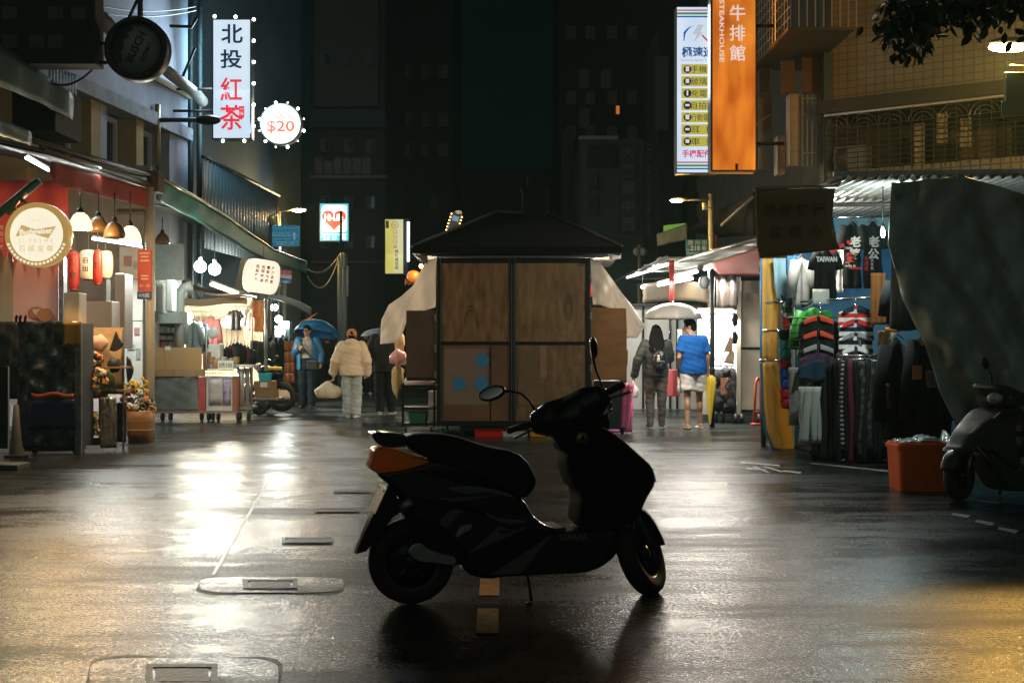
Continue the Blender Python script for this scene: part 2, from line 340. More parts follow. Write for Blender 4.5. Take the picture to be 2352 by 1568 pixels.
def wheel_parts(par, c, X, r=.225, hw=.055, rimm=None):
    ry = M.Rotation(R(-90), 3, 'X')
    k = r / .225; q = hw / .055
    t = thing_part('wheel', par); rimm = rimm or rimd
    m = MB(); m.X = X; m.lathe([(a * k, b * q) for a, b in ((.148, -.045), (.175, -.056), (.2, -.056), (.214, -.044), (.222, -.024), (.225, 0), (.222, .024), (.214, .044), (.2, .056), (.175, .056), (.148, .045), (.148, -.045))], c, 48, ry); m.build('tyre', rubber, t, local=True)
    m = MB(); m.X = X; m.lathe([(a * k, b * q) for a, b in ((.15, -.042), (.15, .042), (.135, .04), (.13, .02), (.13, -.02), (.135, -.04), (.15, -.042))], c, 40, ry)
    m.lathe([(0, -.05), (.035, -.05), (.04, -.03), (.04, .03), (.035, .05), (0, .05)], c, 16, ry)
    m.lathe([(0, .012), (.14 * k, .012), (.14 * k, .02), (0, .02)], c, 28, ry)
    for i in range(5):
        a = 2 * math.pi * i / 5 + .3; d = V((math.cos(a), 0, math.sin(a))); m.tube([V(c) + d * .03 * k, V(c) + d * .09 * k, V(c) + d * .135 * k], [.022, .014, .018], 6)
    m.build('rim', rimm or alu, t, local=True)
    return t
def thing_part(name, par):                                          # an empty that gathers the pieces of one part
    o = bpy.data.objects.new(name, None); o.empty_display_size = .05; col.objects.link(o); o.parent = par; return o
sct = thing('motor_scooter', 'black glossy motor scooter with steering turned left, parked in the middle of the wet road', 'scooter', tuple(A0), psi)
def oc(pts, off=0): return outline(pts, A0, N0, T0, 790.2, 827.8, .3720, off)
wheel_parts(sct, (0.0, 0, .225), None)
# body
m = MB(); shell(m, oc([(185, 670), (300, 655), (525, 600), (640, 620), (800, 690), (900, 750), (1000, 795), (1090, 850), (1140, 940), (1210, 1000), (1320, 1035), (1250, 1090), (1100, 1060), (950, 1010), (850, 940), (760, 880), (600, 850), (430, 830), (330, 850), (270, 760), (215, 720)]), .135, 1, lambda x, z: .62 + .38 * min(1, max(0, (x + .25) / .5)))
m.build('body_cowl', gloss, sct, local=True)
m = MB(); shell(m, oc([(625, 788), (800, 775), (960, 800), (1080, 850), (1040, 850), (960, 825), (840, 815), (740, 830)], -.17), .006, 1, c=-.138); m.build('side_trim', gloss2, sct, local=True)
m = MB(); shell(m, oc([(870, 940), (960, 975), (1130, 990), (1140, 1008), (1000, 1012), (920, 985)], -.17), .006, 1, c=-.137); m.build('side_trim', gloss2, sct, local=True)
m = MB(); shell(m, oc([(360, 500), (375, 455), (450, 442), (600, 447), (700, 467), (800, 500), (900, 530), (1000, 546), (1060, 568), (1115, 620), (1150, 690), (1165, 740), (1140, 795), (1105, 835), (1060, 838), (1000, 796), (900, 752), (800, 695), (640, 632), (520, 605), (400, 548)]), .12, 1); m.build('seat', vinyl, sct, local=True)
m = MB(); shell(m, oc([(158, 442), (200, 433), (300, 440), (385, 458), (380, 520), (300, 535), (210, 522), (170, 485)]), .10, 1); m.build('grab_rail', gloss, sct, local=True)
m = MB(); shell(m, oc([(168, 545), (200, 528), (300, 540), (400, 578), (530, 612), (440, 645), (350, 668), (240, 684), (190, 684), (148, 662), (143, 640), (165, 600)]), .125, 1, lambda x, z: .8 + .2 * min(1, max(0, (x + .25) / .3)))
m.build('tail_light', transl('red_orange_glowing_lens', (.95, .30, .03), .45, .15), sct, local=True)
m = MB(); shell(m, oc([(275, 760), (330, 850), (400, 850), (380, 900), (290, 960), (220, 1060), (125, 1168), (65, 1186), (160, 960), (225, 830)]), .075, 0); m.build('rear_mudguard', matte, sct, local=True)
plate = mat('number_plate', (.50, .48, .42), .5, c2=(.34, .32, .27), ns=14)
a, b = oc([(232, 770), (162, 925)]); m = MB(); q = V((b[0] - a[0], 0, b[1] - a[1])); nn = V((q.z, 0, -q.x)).normalized()
m.slab([V((a[0], -.13, a[1])) - nn * .012, V((a[0], .13, a[1])) - nn * .012, V((b[0], .13, b[1])) - nn * .012, V((b[0], -.13, b[1])) - nn * .012], nn * .004); np_ = m.build('number_plate', plate, sct, local=True, bevel=.003)
for yy in (-.085, .085): m = MB(); m.ball(V((a[0], yy, a[1])) + q * .12 - nn * .012, (.009, .009, .009), 8); m.build('bolt', black, np_, local=True)
m = MB(); shell(m, oc([(640, 860), (870, 940), (1130, 1005), (1300, 1035), (1430, 1040), (1560, 1020), (1650, 1000), (1668, 1080), (1652, 1180), (1560, 1255), (1450, 1292), (1200, 1300), (1000, 1312), (860, 1335), (730, 1300), (690, 1200), (600, 1100), (520, 1000)]), .14, 1, lambda x, z: 1 if x > .5 else .8)
m.build('floor_skirt', gloss, sct, local=True)
m = MB(); shell(m, oc([(300, 850), (480, 800), (700, 820), (900, 930), (1000, 1040), (960, 1200), (800, 1270), (640, 1240), (480, 1130), (380, 980)]), .085, 1); m.build('engine_cover', matte, sct, local=True)
a, b = oc([(1320, 1090), (1500, 1090)], -.14); m = MB(); m.text('YAMAHA', V(((a[0] + b[0]) / 2, -.1425, a[1])), w=abs(b[0] - a[0]), h=.04, right=(1, 0, 0), bold=.03); m.build('lettering', mat('dull_silver_letter', (.10, .115, .12), .4), sct, local=True)
m = MB(); m.box((.62, 0, oc([(1300, 1038)])[0][1] + .012), (.36, .26, .02)); m.build('foot_mat', rubber, sct, local=True, bevel=.005)
# engine and swing arm on the near side
m = MB(); shell(m, oc([(390, 1175), (420, 1130), (470, 1120), (520, 1160), (600, 1190), (690, 1205), (700, 1270), (650, 1262), (560, 1250), (470, 1245), (410, 1215)], -.15), .025, 1, c=-.135); m.build('engine_case', alu, sct, local=True, bevel=.004)
m = MB(); shell(m, oc([(680, 1085), (720, 1020), (790, 1005), (785, 1040), (740, 1060), (700, 1090)], -.12), .012, 0, c=-.12); m.build('foot_peg', alu, sct, local=True)
m = MB(); p1, p2, p3 = oc([(330, 905), (400, 850), (600, 1075)]); m.tube([(p1[0], -.10, p1[1]), (p2[0], -.11, p2[1])], .03, 10); m.build('shock_absorber', alu, sct, local=True)
m = MB(); m.tube([(p2[0], -.12, p2[1] - .03), (p3[0], -.12, p3[1])], .022, 10); m.build('rear_strut', matte, sct, local=True)
m = MB(); m.tube([(-.16, .14, .28), (0, .15, .27), (.25, .14, .25)], [.05, .055, .03], 12); m.build('exhaust', alu, sct, local=True)
p1 = oc([(1112, 1300)])[0]
m = MB(); m.tube([(p1[0], -.06, p1[1] + .03), (p1[0] + .005, -.14, .012)], .009, 6); m.tube([(p1[0] + .005, -.15, .006), (p1[0] - .03, -.17, .006)], .009, 6); m.build('side_stand', black, sct, local=True)
# front apron
m = MB(); shell(m, oc([(1300, 460), (1350, 420), (1400, 390), (1540, 390), (1610, 425), (1700, 492), (1800, 580), (1870, 650), (1897, 742), (1825, 860), (1785, 960), (1700, 1015), (1640, 1025), (1410, 1030), (1430, 800), (1385, 765), (1332, 620), (1345, 560)]), .15, 1, lambda x, z: 1 - .35 * min(1, max(0, (x - 1.05) / .35)))
m.build('leg_shield', matt2, sct, local=True)
m = MB(); shell(m, oc([(1690, 490), (1800, 580), (1872, 650), (1900, 745), (1880, 735), (1840, 668), (1780, 600)]), .10, 1); m.build('front_panel', gloss, sct, local=True)
m = MB(); shell(m, oc([(1295, 462), (1345, 430), (1380, 520), (1345, 560)], -.1), .07, 0, c=-.02); m.build('lock_cover', matte, sct, local=True)
p1 = oc([(1470, 478)], -.15)[0]
m = MB(); m.lathe([(.0, 0), (.028, 0), (.032, .006), (.0, .008)], (p1[0], -.146, p1[1]), 20, M.Rotation(R(90), 3, 'X')); bd = m.build('round_badge', mat('brass_badge', (.55, .33, .12), .35, .7), sct, local=True)
m = MB(); m.lathe([(.012, .008), (.012, .0095), (.0, .0095)], (p1[0], -.146, p1[1]), 12, M.Rotation(R(90), 3, 'X'))
for k in range(3):
    a = k * 2.094 + 1.57; m.box((p1[0] + .017 * math.cos(a), -.155, p1[1] + .017 * math.sin(a)), (.006, .002, .014), M.Rotation(-a + 1.57, 3, 'Y'))
m.build('emblem', black, bd, local=True)
# front assembly turned about the steering axis
rake = R(26.5); ax = V((-math.sin(rake), 0, math.cos(rake))); apt = V((1.355, 0, 0)); ST = M.Translation(apt) @ M.Rotation(R(55), 4, ax) @ M.Translation(-apt)
low = min((ST @ (V((1.265, 0, .225)) + (V((math.cos(q * .05), 0, math.sin(q * .05))) * .225))).z for q in range(126)); FR = M.Translation((0, 0, -low - .002)) @ ST
fw = wheel_parts(sct, (1.265, 0, .225), FR, .228, .05)
m = MB(); m.X = FR
def arc(r, hw, a0, a1, n=14):
    vs = []; fs = []
    prof = [(-1, .80), (-.92, .93), (-.6, .99), (0, 1.02), (.6, .99), (.92, .93), (1, .80)]
    for i in range(n + 1):
        a = a0 + (a1 - a0) * i / n
        for wv, s in prof: vs.append((1.265 + r * s * math.cos(a), hw * wv, .225 + r * s * math.sin(a)))
    p = len(prof); return vs, [(i * p + k, i * p + k + 1, (i + 1) * p + k + 1, (i + 1) * p + k) for i in range(n) for k in range(p - 1)]
m.mesh(*arc(.262, .075, R(10), R(150)), True); fe = m.build('front_fender', gloss, sct, local=True); so = fe.modifiers.new('s', 'SOLIDIFY'); so.thickness = .006
m = MB(); m.X = FR
for sgn in (-1, 1): m.tube([(1.27, sgn * .075, .225), (1.15, sgn * .075, .47), (1.10, sgn * .06, .56)], .019, 8)
m.build('fork', alu, sct, local=True)
m = MB(); m.X = FR; m.tube([(1.355 - .446 * .55, 0, .895 * .55), (1.355 - .446 * 1.05, 0, .895 * 1.05)], .05, 12); m.build('steering_stem', black, sct, local=True)
m = MB(); m.X = FR
m.ball((.90, 0, .985), (.15, .19, .115), 16, M.Rotation(R(-20), 3, 'Y')); m.ball((.95, 0, .92), (.11, .17, .12), 14); m.tube([(.93, 0, .86), (.90, 0, .98)], .11, 14)
for s in (-1, 1): m.tube([(.88, 0, .985), (.86, s * .13, 1.0), (.83, s * .225, 1.01)], [.11, .10, .055], 12); m.ball((.91, s * .16, .985), (.075, .06, .05), 10)
hb = vox(m, .012, 4); hb.build('handlebar_cover', gloss, sct, local=True)
m = MB(); m.X = FR; m.ball((1.035, 0, .925), (.03, .11, .06), 14); m.build('headlight', mat('clear_lens', (.55, .55, .5), .08, 0, .7, coat=.6), sct, local=True)
for s in (-1, 1):
    m = MB(); m.X = FR; m.tube([(.83, s * .22, 1.01), (.815, s * .27, 1.012), (.80, s * .345, 1.012)], [.017, .018, .018], 10); m.ball((.80, s * .352, 1.012), (.02, .012, .02), 10); m.build('grip', rubber, sct, local=True)
    m = MB(); m.X = FR; m.tube([(.86, s * .19, 1.0), (.885, s * .23, .995), (.875, s * .30, .985), (.86, s * .36, .98)], [.009, .008, .007, .008], 6); m.build('brake_lever', alu, sct, local=True)
    mi = thing_part('mirror', sct); FM = FR @ (M.Translation((.02, 0, .05)) if s > 0 else M.Translation((.845, -.22, 1.03)) @ M.Rotation(R(-62), 4, 'Z') @ M.Translation((-.845, .22, -1.03)))
    m = MB(); m.X = FM; m.tube([(.85, s * .20, 1.03), (.845, s * .215, 1.09), (.835, s * .25, 1.15), (.83, s * .31, 1.185), (.83, s * .36, 1.20)], [.008, .007, .007, .007, .01], 8); m.build('stalk', black, mi, local=True)
    tilt = M.Rotation(R(10 * s), 3, 'X') @ M.Rotation(R(8), 3, 'Y')
    m = MB(); m.X = FM; m.ball((.835, s * .42, 1.215), (.022, .088, .045), 18, tilt); m.build('shell', black, mi, local=True)
    m = MB(); m.X = FM; m.ball((.818, s * .42, 1.215), (.006, .080, .038), 18, tilt); m.build('glass', mirrorm, mi, local=True)
    m = MB(); m.X = FR; m.ball((.985, s * .15, .965), (.045, .035, .022), 10); m.build('turn_signal', mat('amber_lens', (.6, .22, .03), .15, coat=.5), sct, local=True)
m = MB(); m.tube([(.93, -.03, .93), (.97, -.06, .80), (1.0, -.08, .74)], .006, 6); m.build('brake_cable', black, sct, local=True)
# ---------------------------------------------------------------- scooter cut by the right picture edge
B0 = G(2203, 1150); th2 = R(24); T1 = V((math.cos(th2), math.sin(th2), 0)); N1 = V((-math.sin(th2), math.cos(th2), 0))
s2 = thing('motor_scooter', 'dusty grey motor scooter cut by the picture edge, front wheel against the orange crate', 'scooter', tuple(B0), th2)
def od(pts, off=0): return outline(pts, B0, N1, T1, 2050.8, 809, .24, off)
grey = mat('dusty_grey_paint', (.034, .042, .037), .45, 0, .3, c2=(.022, .027, .024), ns=6, coat=.1)
rs = M.Translation((0, 0, 0)) @ M.Rotation(R(20), 4, 'Z')
fw2 = wheel_parts(s2, (0, 0, .215), rs, .215, .05)
m = MB(); shell(m, od([(515, 962), (600, 880), (660, 770), (740, 690), (830, 610), (910, 540), (985, 525), (1125, 512), (1080, 610), (1035, 695), (1048, 860), (1100, 1095), (1030, 1120), (880, 1000), (800, 920), (720, 930), (640, 955)]), .19, 1, lambda x, z: .55 + .45 * min(1, max(0, (x + .1) / .35))); m.build('leg_shield', grey, s2, local=True)
m = MB(); shell(m, od([(800, 920), (880, 1000), (1030, 1115), (1100, 1110), (1300, 1090), (1700, 1080), (1720, 1230), (1500, 1300), (1100, 1320), (985, 1310), (900, 1170), (850, 1060)]), .15, 1); m.build('floor_skirt', grey, s2, local=True)
m = MB(); shell(m, od([(870, 298), (985, 312), (1100, 370), (1260, 430), (1330, 440), (1250, 500), (1100, 512), (960, 525), (918, 480), (925, 415), (885, 370)]), .16, 1); m.build('handlebar_cover', grey, s2, local=True)
a = od([(1010, 440)], -.16)[0]; m = MB(); m.ball((a[0], -.12, a[1]), (.075, .06, .05), 14); m.build('headlight', MATS['clear_lens'], s2, local=True)
a = od([(1128, 432)], -.16)[0]; m = MB(); m.ball((a[0], -.13, a[1]), (.03, .035, .018), 10); m.build('turn_signal', mat('pale_lens', (.6, .5, .35), .2, coat=.4), s2, local=True)
m = MB(); shell(m, od([(745, 780), (850, 690), (860, 700), (770, 785)], -.15), .012, 0, c=-.13); m.build('running_light', MATS['pale_lens'], s2, local=True)
m = MB(); shell(m, od([(965, 630), (1030, 570), (1055, 570), (1000, 632)], -.17), .012, 0, c=-.16); m.build('running_light', MATS['pale_lens'], s2, local=True)
a, b = od([(890, 362), (780, 344)]); m = MB(); m.tube([(a[0], 0, a[1]), (b[0], -.05, b[1])], .007, 6); m.build('brake_lever', black, s2, local=True)
a, b, c_, d_ = od([(950, 310), (945, 235), (895, 155), (868, 105)]); mi = thing_part('mirror', s2)
m = MB(); m.tube([(a[0], 0, a[1]), (b[0], 0, b[1]), (c_[0], -.02, c_[1])], .007, 6); m.build('stalk', black, mi, local=True)
m = MB(); m.ball((d_[0], -.02, d_[1]), (.035, .02, .055), 14, M.Rotation(R(-25), 3, 'Y')); m.build('shell', black, mi, local=True)
a, b = od([(805, 905), (1040, 1160)], -.16); m = MB(); m.tube([(a[0], -.165, a[1]), (b[0], -.155, b[1])], .006, 6); m.build('trim_strip', alu, s2, local=True)
m = MB(); a, b = od([(700, 1010), (640, 1270)]); m.X = rs
for sg in (-1, 1): m.tube([(0, sg * .07, .215), (.10, sg * .07, .48)], .018, 8)
m.build('fork', alu, s2, local=True)
m = MB(); m.X = rs; vs, fs = arc(.25, .07, R(30), R(165)); m.mesh([(v[0] - 1.265, v[1], v[2] - .01) for v in vs], fs, True); fe = m.build('front_fender', grey, s2, local=True); so = fe.modifiers.new('s', 'SOLIDIFY'); so.thickness = .006
m = MB(); shell(m, [(.62, .55), (.75, .74), (1.3, .80), (1.42, .74), (1.3, .66), (.8, .60)], .14); m.build('seat', vinyl, s2, local=True)
m = MB(); shell(m, [(.6, .35), (.66, .56), (.8, .6), (1.4, .68), (1.5, .62), (1.3, .45), (1.0, .38)], .15); m.build('body_cowl', grey, s2, local=True)
wheel_parts(s2, (1.22, 0, .215), None, .215, .055)
m = MB(); m.tube([(.62, .1, .30), (.62, .16, .01)], .012, 6); m.tube([(.62, -.1, .30), (.62, -.16, .01)], .012, 6); m.tube([(.62, -.13, .12), (.62, .13, .12)], .012, 6); m.build('center_stand', black, s2, local=True)
# ---------------------------------------------------------------- orange crate and the film on it
cr = thing('storage_crate', 'bright orange plastic crate standing on the road before the black coats', 'crate', tuple(P(2135, 1130, 11.75)))
oran = mat('orange_plastic', (.95, .17, .010), .38, 0, .4, c2=(.85, .12, .008), ns=3, coat=.1)
L0 = P(2135, 1130, 11.75); m = MB(); wd, dp, hh = .56, .42, .44
def rr(w_, d_, r, n=5): return [(sx * (w_ / 2 - r) + r * math.cos(a), sy * (d_ / 2 - r) + r * math.sin(a)) for sx, sy, b in ((1, 1, 0), (-1, 1, 90), (-1, -1, 180), (1, -1, 270)) for a in [R(b + 90 * i / n) for i in range(n + 1)]]
def ring(mb, lv, c):
    n = len(lv[0][0]); vs = [V((c[0] + x, c[1] + y, c[2] + z)) for pts, z in lv for x, y in pts]
    return mb.mesh(vs, [(i * n + k, i * n + (k + 1) % n, (i + 1) * n + (k + 1) % n, (i + 1) * n + k) for i in range(len(lv) - 1) for k in range(n)] + [tuple(range(n - 1, -1, -1)), tuple(range((len(lv) - 1) * n, len(lv) * n))], False)
c0 = (L0.x, L0.y + dp / 2, 0)
ring(m, [(rr(.52, .37, .04), 0), (rr(wd, dp, .05), hh - .05), (rr(wd, dp, .05), hh), (rr(wd - .03, dp - .03, .05), hh), (rr(.49, .34, .04), .02)], c0); m.build('tub', oran, cr)
m = MB(); ring(m, [(rr(wd + .025, dp + .025, .05), hh - .055), (rr(wd + .03, dp + .03, .05), hh - .02), (rr(wd + .005, dp + .005, .05), hh - .02), (rr(wd + .002, dp + .002, .05), hh - .055)], c0); m.build('rim', oran, cr)
m = MB(); ring(m, [(rr(wd - .04, dp - .04, .05), hh - .10), (rr(wd - .05, dp - .05, .05), hh - .03)], c0); m.build('contents', mat('dark_cloth', (.012, .012, .013), .9), cr)
film = mat('clear_film', (.32, .42, .42), .16, 0, .6, alpha=.55, bump=.5, bs=14)
m = MB(); m.sheet(lambda u, v: V((L0.x + (u - .5) * .50 + .02, L0.y + .05 + v * .34, hh - .01 + .05 * math.sin(math.pi * u) + .025 * wob(u * 4, v * 4, 1) + (.10 if u > .93 else 0) * v)), 22, 14, .003)
one(m, 'plastic_film', film, 'crumpled clear plastic film lying over the orange crate', 'plastic film')
# ---------------------------------------------------------------- the boarded food cart in the road centre
ply = [mat('stained_plywood', (.26, .15, .058), .55, c2=(.10, .052, .02), ns=3.4, bump=.1, bs=20, streak=(3, 1, .7)), mat('pale_plywood', (.30, .18, .07), .5, c2=(.12, .068, .026), ns=3, bump=.1, bs=20, streak=(2.4, 1, .6)),
       mat('brown_board', (.16, .083, .042), .5, c2=(.10, .05, .026), ns=2, bump=.1), mat('knotty_plywood', (.26, .15, .06), .55, c2=(.10, .055, .023), ns=3.6, bump=.1, streak=(2.4, 1, .8))]
D = 18.7; Z0 = 3
mat('dark_grain', (.05, .027, .012), .6)
cart = thing('food_cart', 'boarded up street food cart with four plywood panels under a dark hipped roof', 'food cart', tuple(P(1178, 985, D)))
m = MB(); dp = 1.7
for a, b in ((1003, 1012), (1170, 1184), (1346, 1356)): m.bx(a, 592, b, 978, D, .07)
m.bx(1012, 592, 1170, 604, D + .002, .06); m.bx(1184, 592, 1346, 604, D + .002, .06)
m.bx(1012, 784, 1170, 791, D + .002, .06); m.bx(1184, 784, 1346, 791, D + .002, .06); m.bx(1012, 966, 1170, 978, D + .002, .06); m.bx(1184, 966, 1346, 978, D + .002, .06)
m.build('frame', black, cart, bevel=.006)
for a, b in ((1003, 1012), (1346, 1356)): m = MB(); m.bx(a, 592, b, 978, D + dp, .07); m.build('back_post', black, cart)
m = MB(); m.bx(1056, 976, 1302, 1001, D + .95, .03); m.build('floor_board', mat('white_floor_board', (.7, .68, .66), .6), cart)
fr = MB()
for x in (1177,): fr.bx(x - 2.2, 606, x - 1.2, 966, D - .012, .012); fr.bx(x + 3, 606, x + 3.8, 966, D - .012, .012)
fr.build('steel_edge', steel, cart)
m = MB(); m.bx(1003, 585, 1356, 591, D - .05, .04); m.build('gutter', steel, cart)
for (a, b, c, d, k, lb) in ((1012, 604, 1170, 784, 0, None), (1184, 604, 1346, 784, 1, None), (1012, 791, 1170, 966, 2, 'brown lower left panel with three blue discs'), (1184, 791, 1346, 966, 3, 'patched lower right panel')):
    m = MB(); m.bx(a, b, c, d, D + .03, .02); p = m.build('panel', ply[k], cart)
    if lb: p['label'] = lb
    if k == 1:
        kn = MB(); e = P(1305, 706, D + .028)
        for r in (.16, .13, .10, .07): kn.lathe([(r, -.0015), (r + .006, -.0015), (r + .006, .0015), (r, .0015), (r, -.0015)], e, 22, M.Rotation(R(90), 3, 'X') @ M.Diagonal(V((.45, 1.2, 1))).to_3x3())
        kn.build('knot', mat('dark_grain', (.05, .027, .012), .6), p)
    if k == 0:
        kn = MB(); e = P(1082, 752, D + .028)
        for r in (.20, .16): kn.lathe([(r, -.0015), (r + .012, -.0015), (r + .012, .0015), (r, .0015), (r, -.0015)], e, 22, M.Rotation(R(90), 3, 'X') @ M.Diagonal(V((.5, 1.5, 1))).to_3x3(), a0=0, a1=math.pi)
        kn.build('knot', MATS['dark_grain'], p)
    if k == 3:
        for (x0, y0, x1, y1, mm) in ((1188, 800, 1236, 880, 0), (1240, 793, 1256, 868, 1), (1190, 872, 1250, 930, 2)):
            q = MB(); q.bx(x0, y0, x1, y1, D + .03 - .004 * (mm + 1), .004); q.build('patch', mat('board_patch_%s' % 'abc'[mm], ((.16, .10, .05), (.30, .19, .10), (.20, .13, .065))[mm], .55, c2=(.13, .08, .04), ns=4), p)
    if k == 2:
        q = MB(); q.bx(1125, 793, 1128, 966, D + .027, .003); q.build('seam', black, p)
        bl = mat('blue_disc', (.028, .20, .42), .5)
        for x, y, r in ((1108, 827, 15.5), (1054.5, 881, 15), (1105, 880, 16)):
            q = MB(); q.disc(P(x, y, D + .022), m2(r, D), 28, th=.008); q.build('blue_disc', bl, p)
        q = MB(); q.sheet(lambda u, v: P(1020 + 100 * u, 800 + 130 * v, D + .026 - .003 * abs(wob(u * 6, v * 6, 2))), 24, 24, .001); q.build('cling_film', mat('cling_film', (.6, .6, .58), .12, 0, .5, alpha=.09, bump=.8, bs=16), p)
# side and back so the cart is a real box
m = MB()
xl, xr = P(1004, 0, D).x, P(1355, 0, D).x; zt, zb, zc = P(0, 592, D).z, P(0, 978, D).z, P(0, 800, D).z
m.box((xl + .03, D + dp / 2 + .05, (zb + zc) / 2), (.04, dp - .1, zc - zb)); m.box((xr - .03, D + dp / 2 + .05, (zb + zc) / 2), (.04, dp - .1, zc - zb)); m.box(((xl + xr) / 2, D + dp / 2 + .05, zc), (xr - xl - .1, dp - .1, .04)); m.box(((xl + xr) / 2, D + dp / 2, zb + .02), (xr - xl - .1, dp - .1, .03))
m.build('counter', mat('cart_board', (.2, .15, .1), .5), cart)
roofm = mat('dark_roof_sheet', (.0025, .003, .003), .8)
m = MB(); ez = P(0, 588, D).z; yb = D + dp + .9
e = [P(947, 588, D - .55), P(1428, 588, D - .55), V((P(1428, 0, D).x + .02, yb, ez)), V((P(947, 0, D).x, yb, ez))]
r1, r2 = P(1140, 488, D + .9), P(1258, 492, D + .9)
for q in e: q.z = ez
up = V((0, 0, .10)); et = [q + up for q in e]
m.mesh(e + et + [r1, r2], [(0, 1, 5, 4), (1, 2, 6, 5), (2, 3, 7, 6), (3, 0, 4, 7), (0, 3, 2, 1), (4, 5, 9, 8), (5, 6, 9), (6, 7, 8, 9), (7, 4, 8)]); m.build('roof', roofm, cart)
m = MB(); m.tube([e[0] + V((0, -.01, .10)), r1 + V((0, 0, .012))], .022, 6); m.tube([e[1] + V((0, -.01, .10)), r2 + V((0, 0, .012))], .022, 6); m.tube([r1 + V((0, 0, .01)), r2 + V((0, 0, .01))], .025, 6); m.build('roof_edging', mat('grey_edge', (.02, .024, .024), .5), cart)
m = MB(); m.bx(1200, 432, 1256, 505, D + .75, .35); m.bx(1196, 428, 1260, 434, D + .72, .41); m.build('chimney', roofm, cart, bevel=.01)
m = MB(); m.tube([P(1214, 434, D + .8), P(1214, 412, D + .8)], .02, 8); m.ball(P(1214, 410, D + .8), .03, 8); m.build('pipe', roofm, cart)
cream = transl('translucent_white_plastic', (.72, .68, .62), .55)
m = MB(); m.sheet(lambda u, v: P(1400 + 26 * u, 588 - 14 * u + (10 + 10 * u) * v, D - .5 + .5 * u) + V((0, 0, .0)), 4, 4, .004); m.build('valance_end', cream, cart)
m = MB(); m.sheet(lambda u, v: P(952 + 30 * u, 585 + 22 * v * u, D - .5 + .2 * u), 4, 4, .004); m.build('valance_end', mat('grey_canvas', (.2, .18, .15), .8), cart)
for x in (1015, 1345):
    for y in (D + .12, D + dp - .1):
        m = MB(); m.lathe([(0, -.025), (.05, -.025), (.06, 0), (.05, .025), (0, .025)], V((P(x, 0, D).x, y, .06)), 14, M.Rotation(R(90), 3, 'Y')); m.box((P(x, 0, D).x, y, .10), (.03, .07, .05)); m.build('caster', rubber, cart)
# hinged shutters folded out to both sides
sh = mat('dark_brown_shutter', (.085, .052, .032), .5, c2=(.06, .036, .022), ns=3)
m = MB(); m.bx(933, 713, 1002, 874, D + .05, .03); p = m.build('side_shutter', sh, cart, bevel=.004); p['label'] = 'dark brown left shutter'
m = MB(); m.bx(934, 867, 1001, 873, D + .044, .005); m.build('edge_strip', black, p)
orb = mat('orange_plywood', (.36, .15, .035), .5, c2=(.24, .095, .022), ns=2.5, streak=(1, 1, 3))
m = MB(); pts = [P(1358, 706, D + .06)] + [P(x, y, D + .06) for x, y in ((1438, 708), (1440, 760), (1438, 800), (1443, 806), (1441, 840), (1438, 843), (1439, 873))] + [P(1358, 873, D + .06)]; m.slab(pts, (0, .02, 0)); p = m.build('side_shutter', orb, cart); p['label'] = 'orange brown right shutter'
for x, ys in ((1000, (730, 800, 860)), (1358, (725, 790, 845))):
    for y in ys: m = MB(); m.bx(x - 2.5, y - 8, x + 2.5, y + 8, D - .004, .01); m.build('hinge', steel, cart)
# lamps at work inside the cart
warm = (1, .80, .56)
for x, y, dd, pw in ((985, 640, D + 1.0, 120), (1376, 625, D + 1.0, 120), (1180, 935, D + .45, 60)):
    m = MB(); m.ball(P(x, y, dd), .045, 10); b = m.build('lamp_bulb', glow('warm_bulb', warm, 18), cart); lamp('bulb_light', P(x, y, dd) + V((0, 0, -.09)), pw, warm, .05, cart)
for i, (lb, pts) in enumerate((('white translucent rain sheet billowing from the left side of the food cart', [(1002, 592, 0, 1000, 705), (975, 605, .1, 968, 716), (950, 655, .3, 940, 722), (922, 680, .45, 921, 775), (893, 700, .5, 908, 788), (876, 735, .55, 873, 790)]),
        ('white translucent rain sheet hanging out from the right side of the food cart', [(1356, 592, 0, 1362, 700), (1380, 606, .1, 1378, 700), (1405, 640, .25, 1412, 712), (1428, 672, .35, 1430, 748), (1455, 706, .45, 1440, 776), (1482, 748, .55, 1463, 776)]))):
    def f(u, v, pts=pts):
        k = min(len(pts) - 2, int(u * (len(pts) - 1))); t = u * (len(pts) - 1) - k; a, b = pts[k], pts[k + 1]; L = [a[j] + (b[j] - a[j]) * t for j in range(5)]
        return P(L[0] + (L[3] - L[0]) * v, L[1] + (L[4] - L[1]) * v, D + .12 + L[2] * .5 + .05 * wob(u * 3, v * 2.5, 4) + .04 * math.sin(u * 17 + v * 2))
    m = MB(); m.sheet(f, 30, 14, .004); one(m, 'rain_sheet', cream, lb, 'plastic sheet', 'rain sheets on the food cart')
m = MB(); m.sheet(lambda u, v: P(1358 + 25 * u + 6 * math.sin(v * 5), 598 + 82 * v + 6 * u, D + .5 + .04 * math.sin(u * 9)), 8, 10, .004); one(m, 'pink_sheet', transl('translucent_pink', (.75, .30, .28), .55), 'pink plastic sheet hanging behind the white sheet at the right side of the food cart', 'plastic sheet')
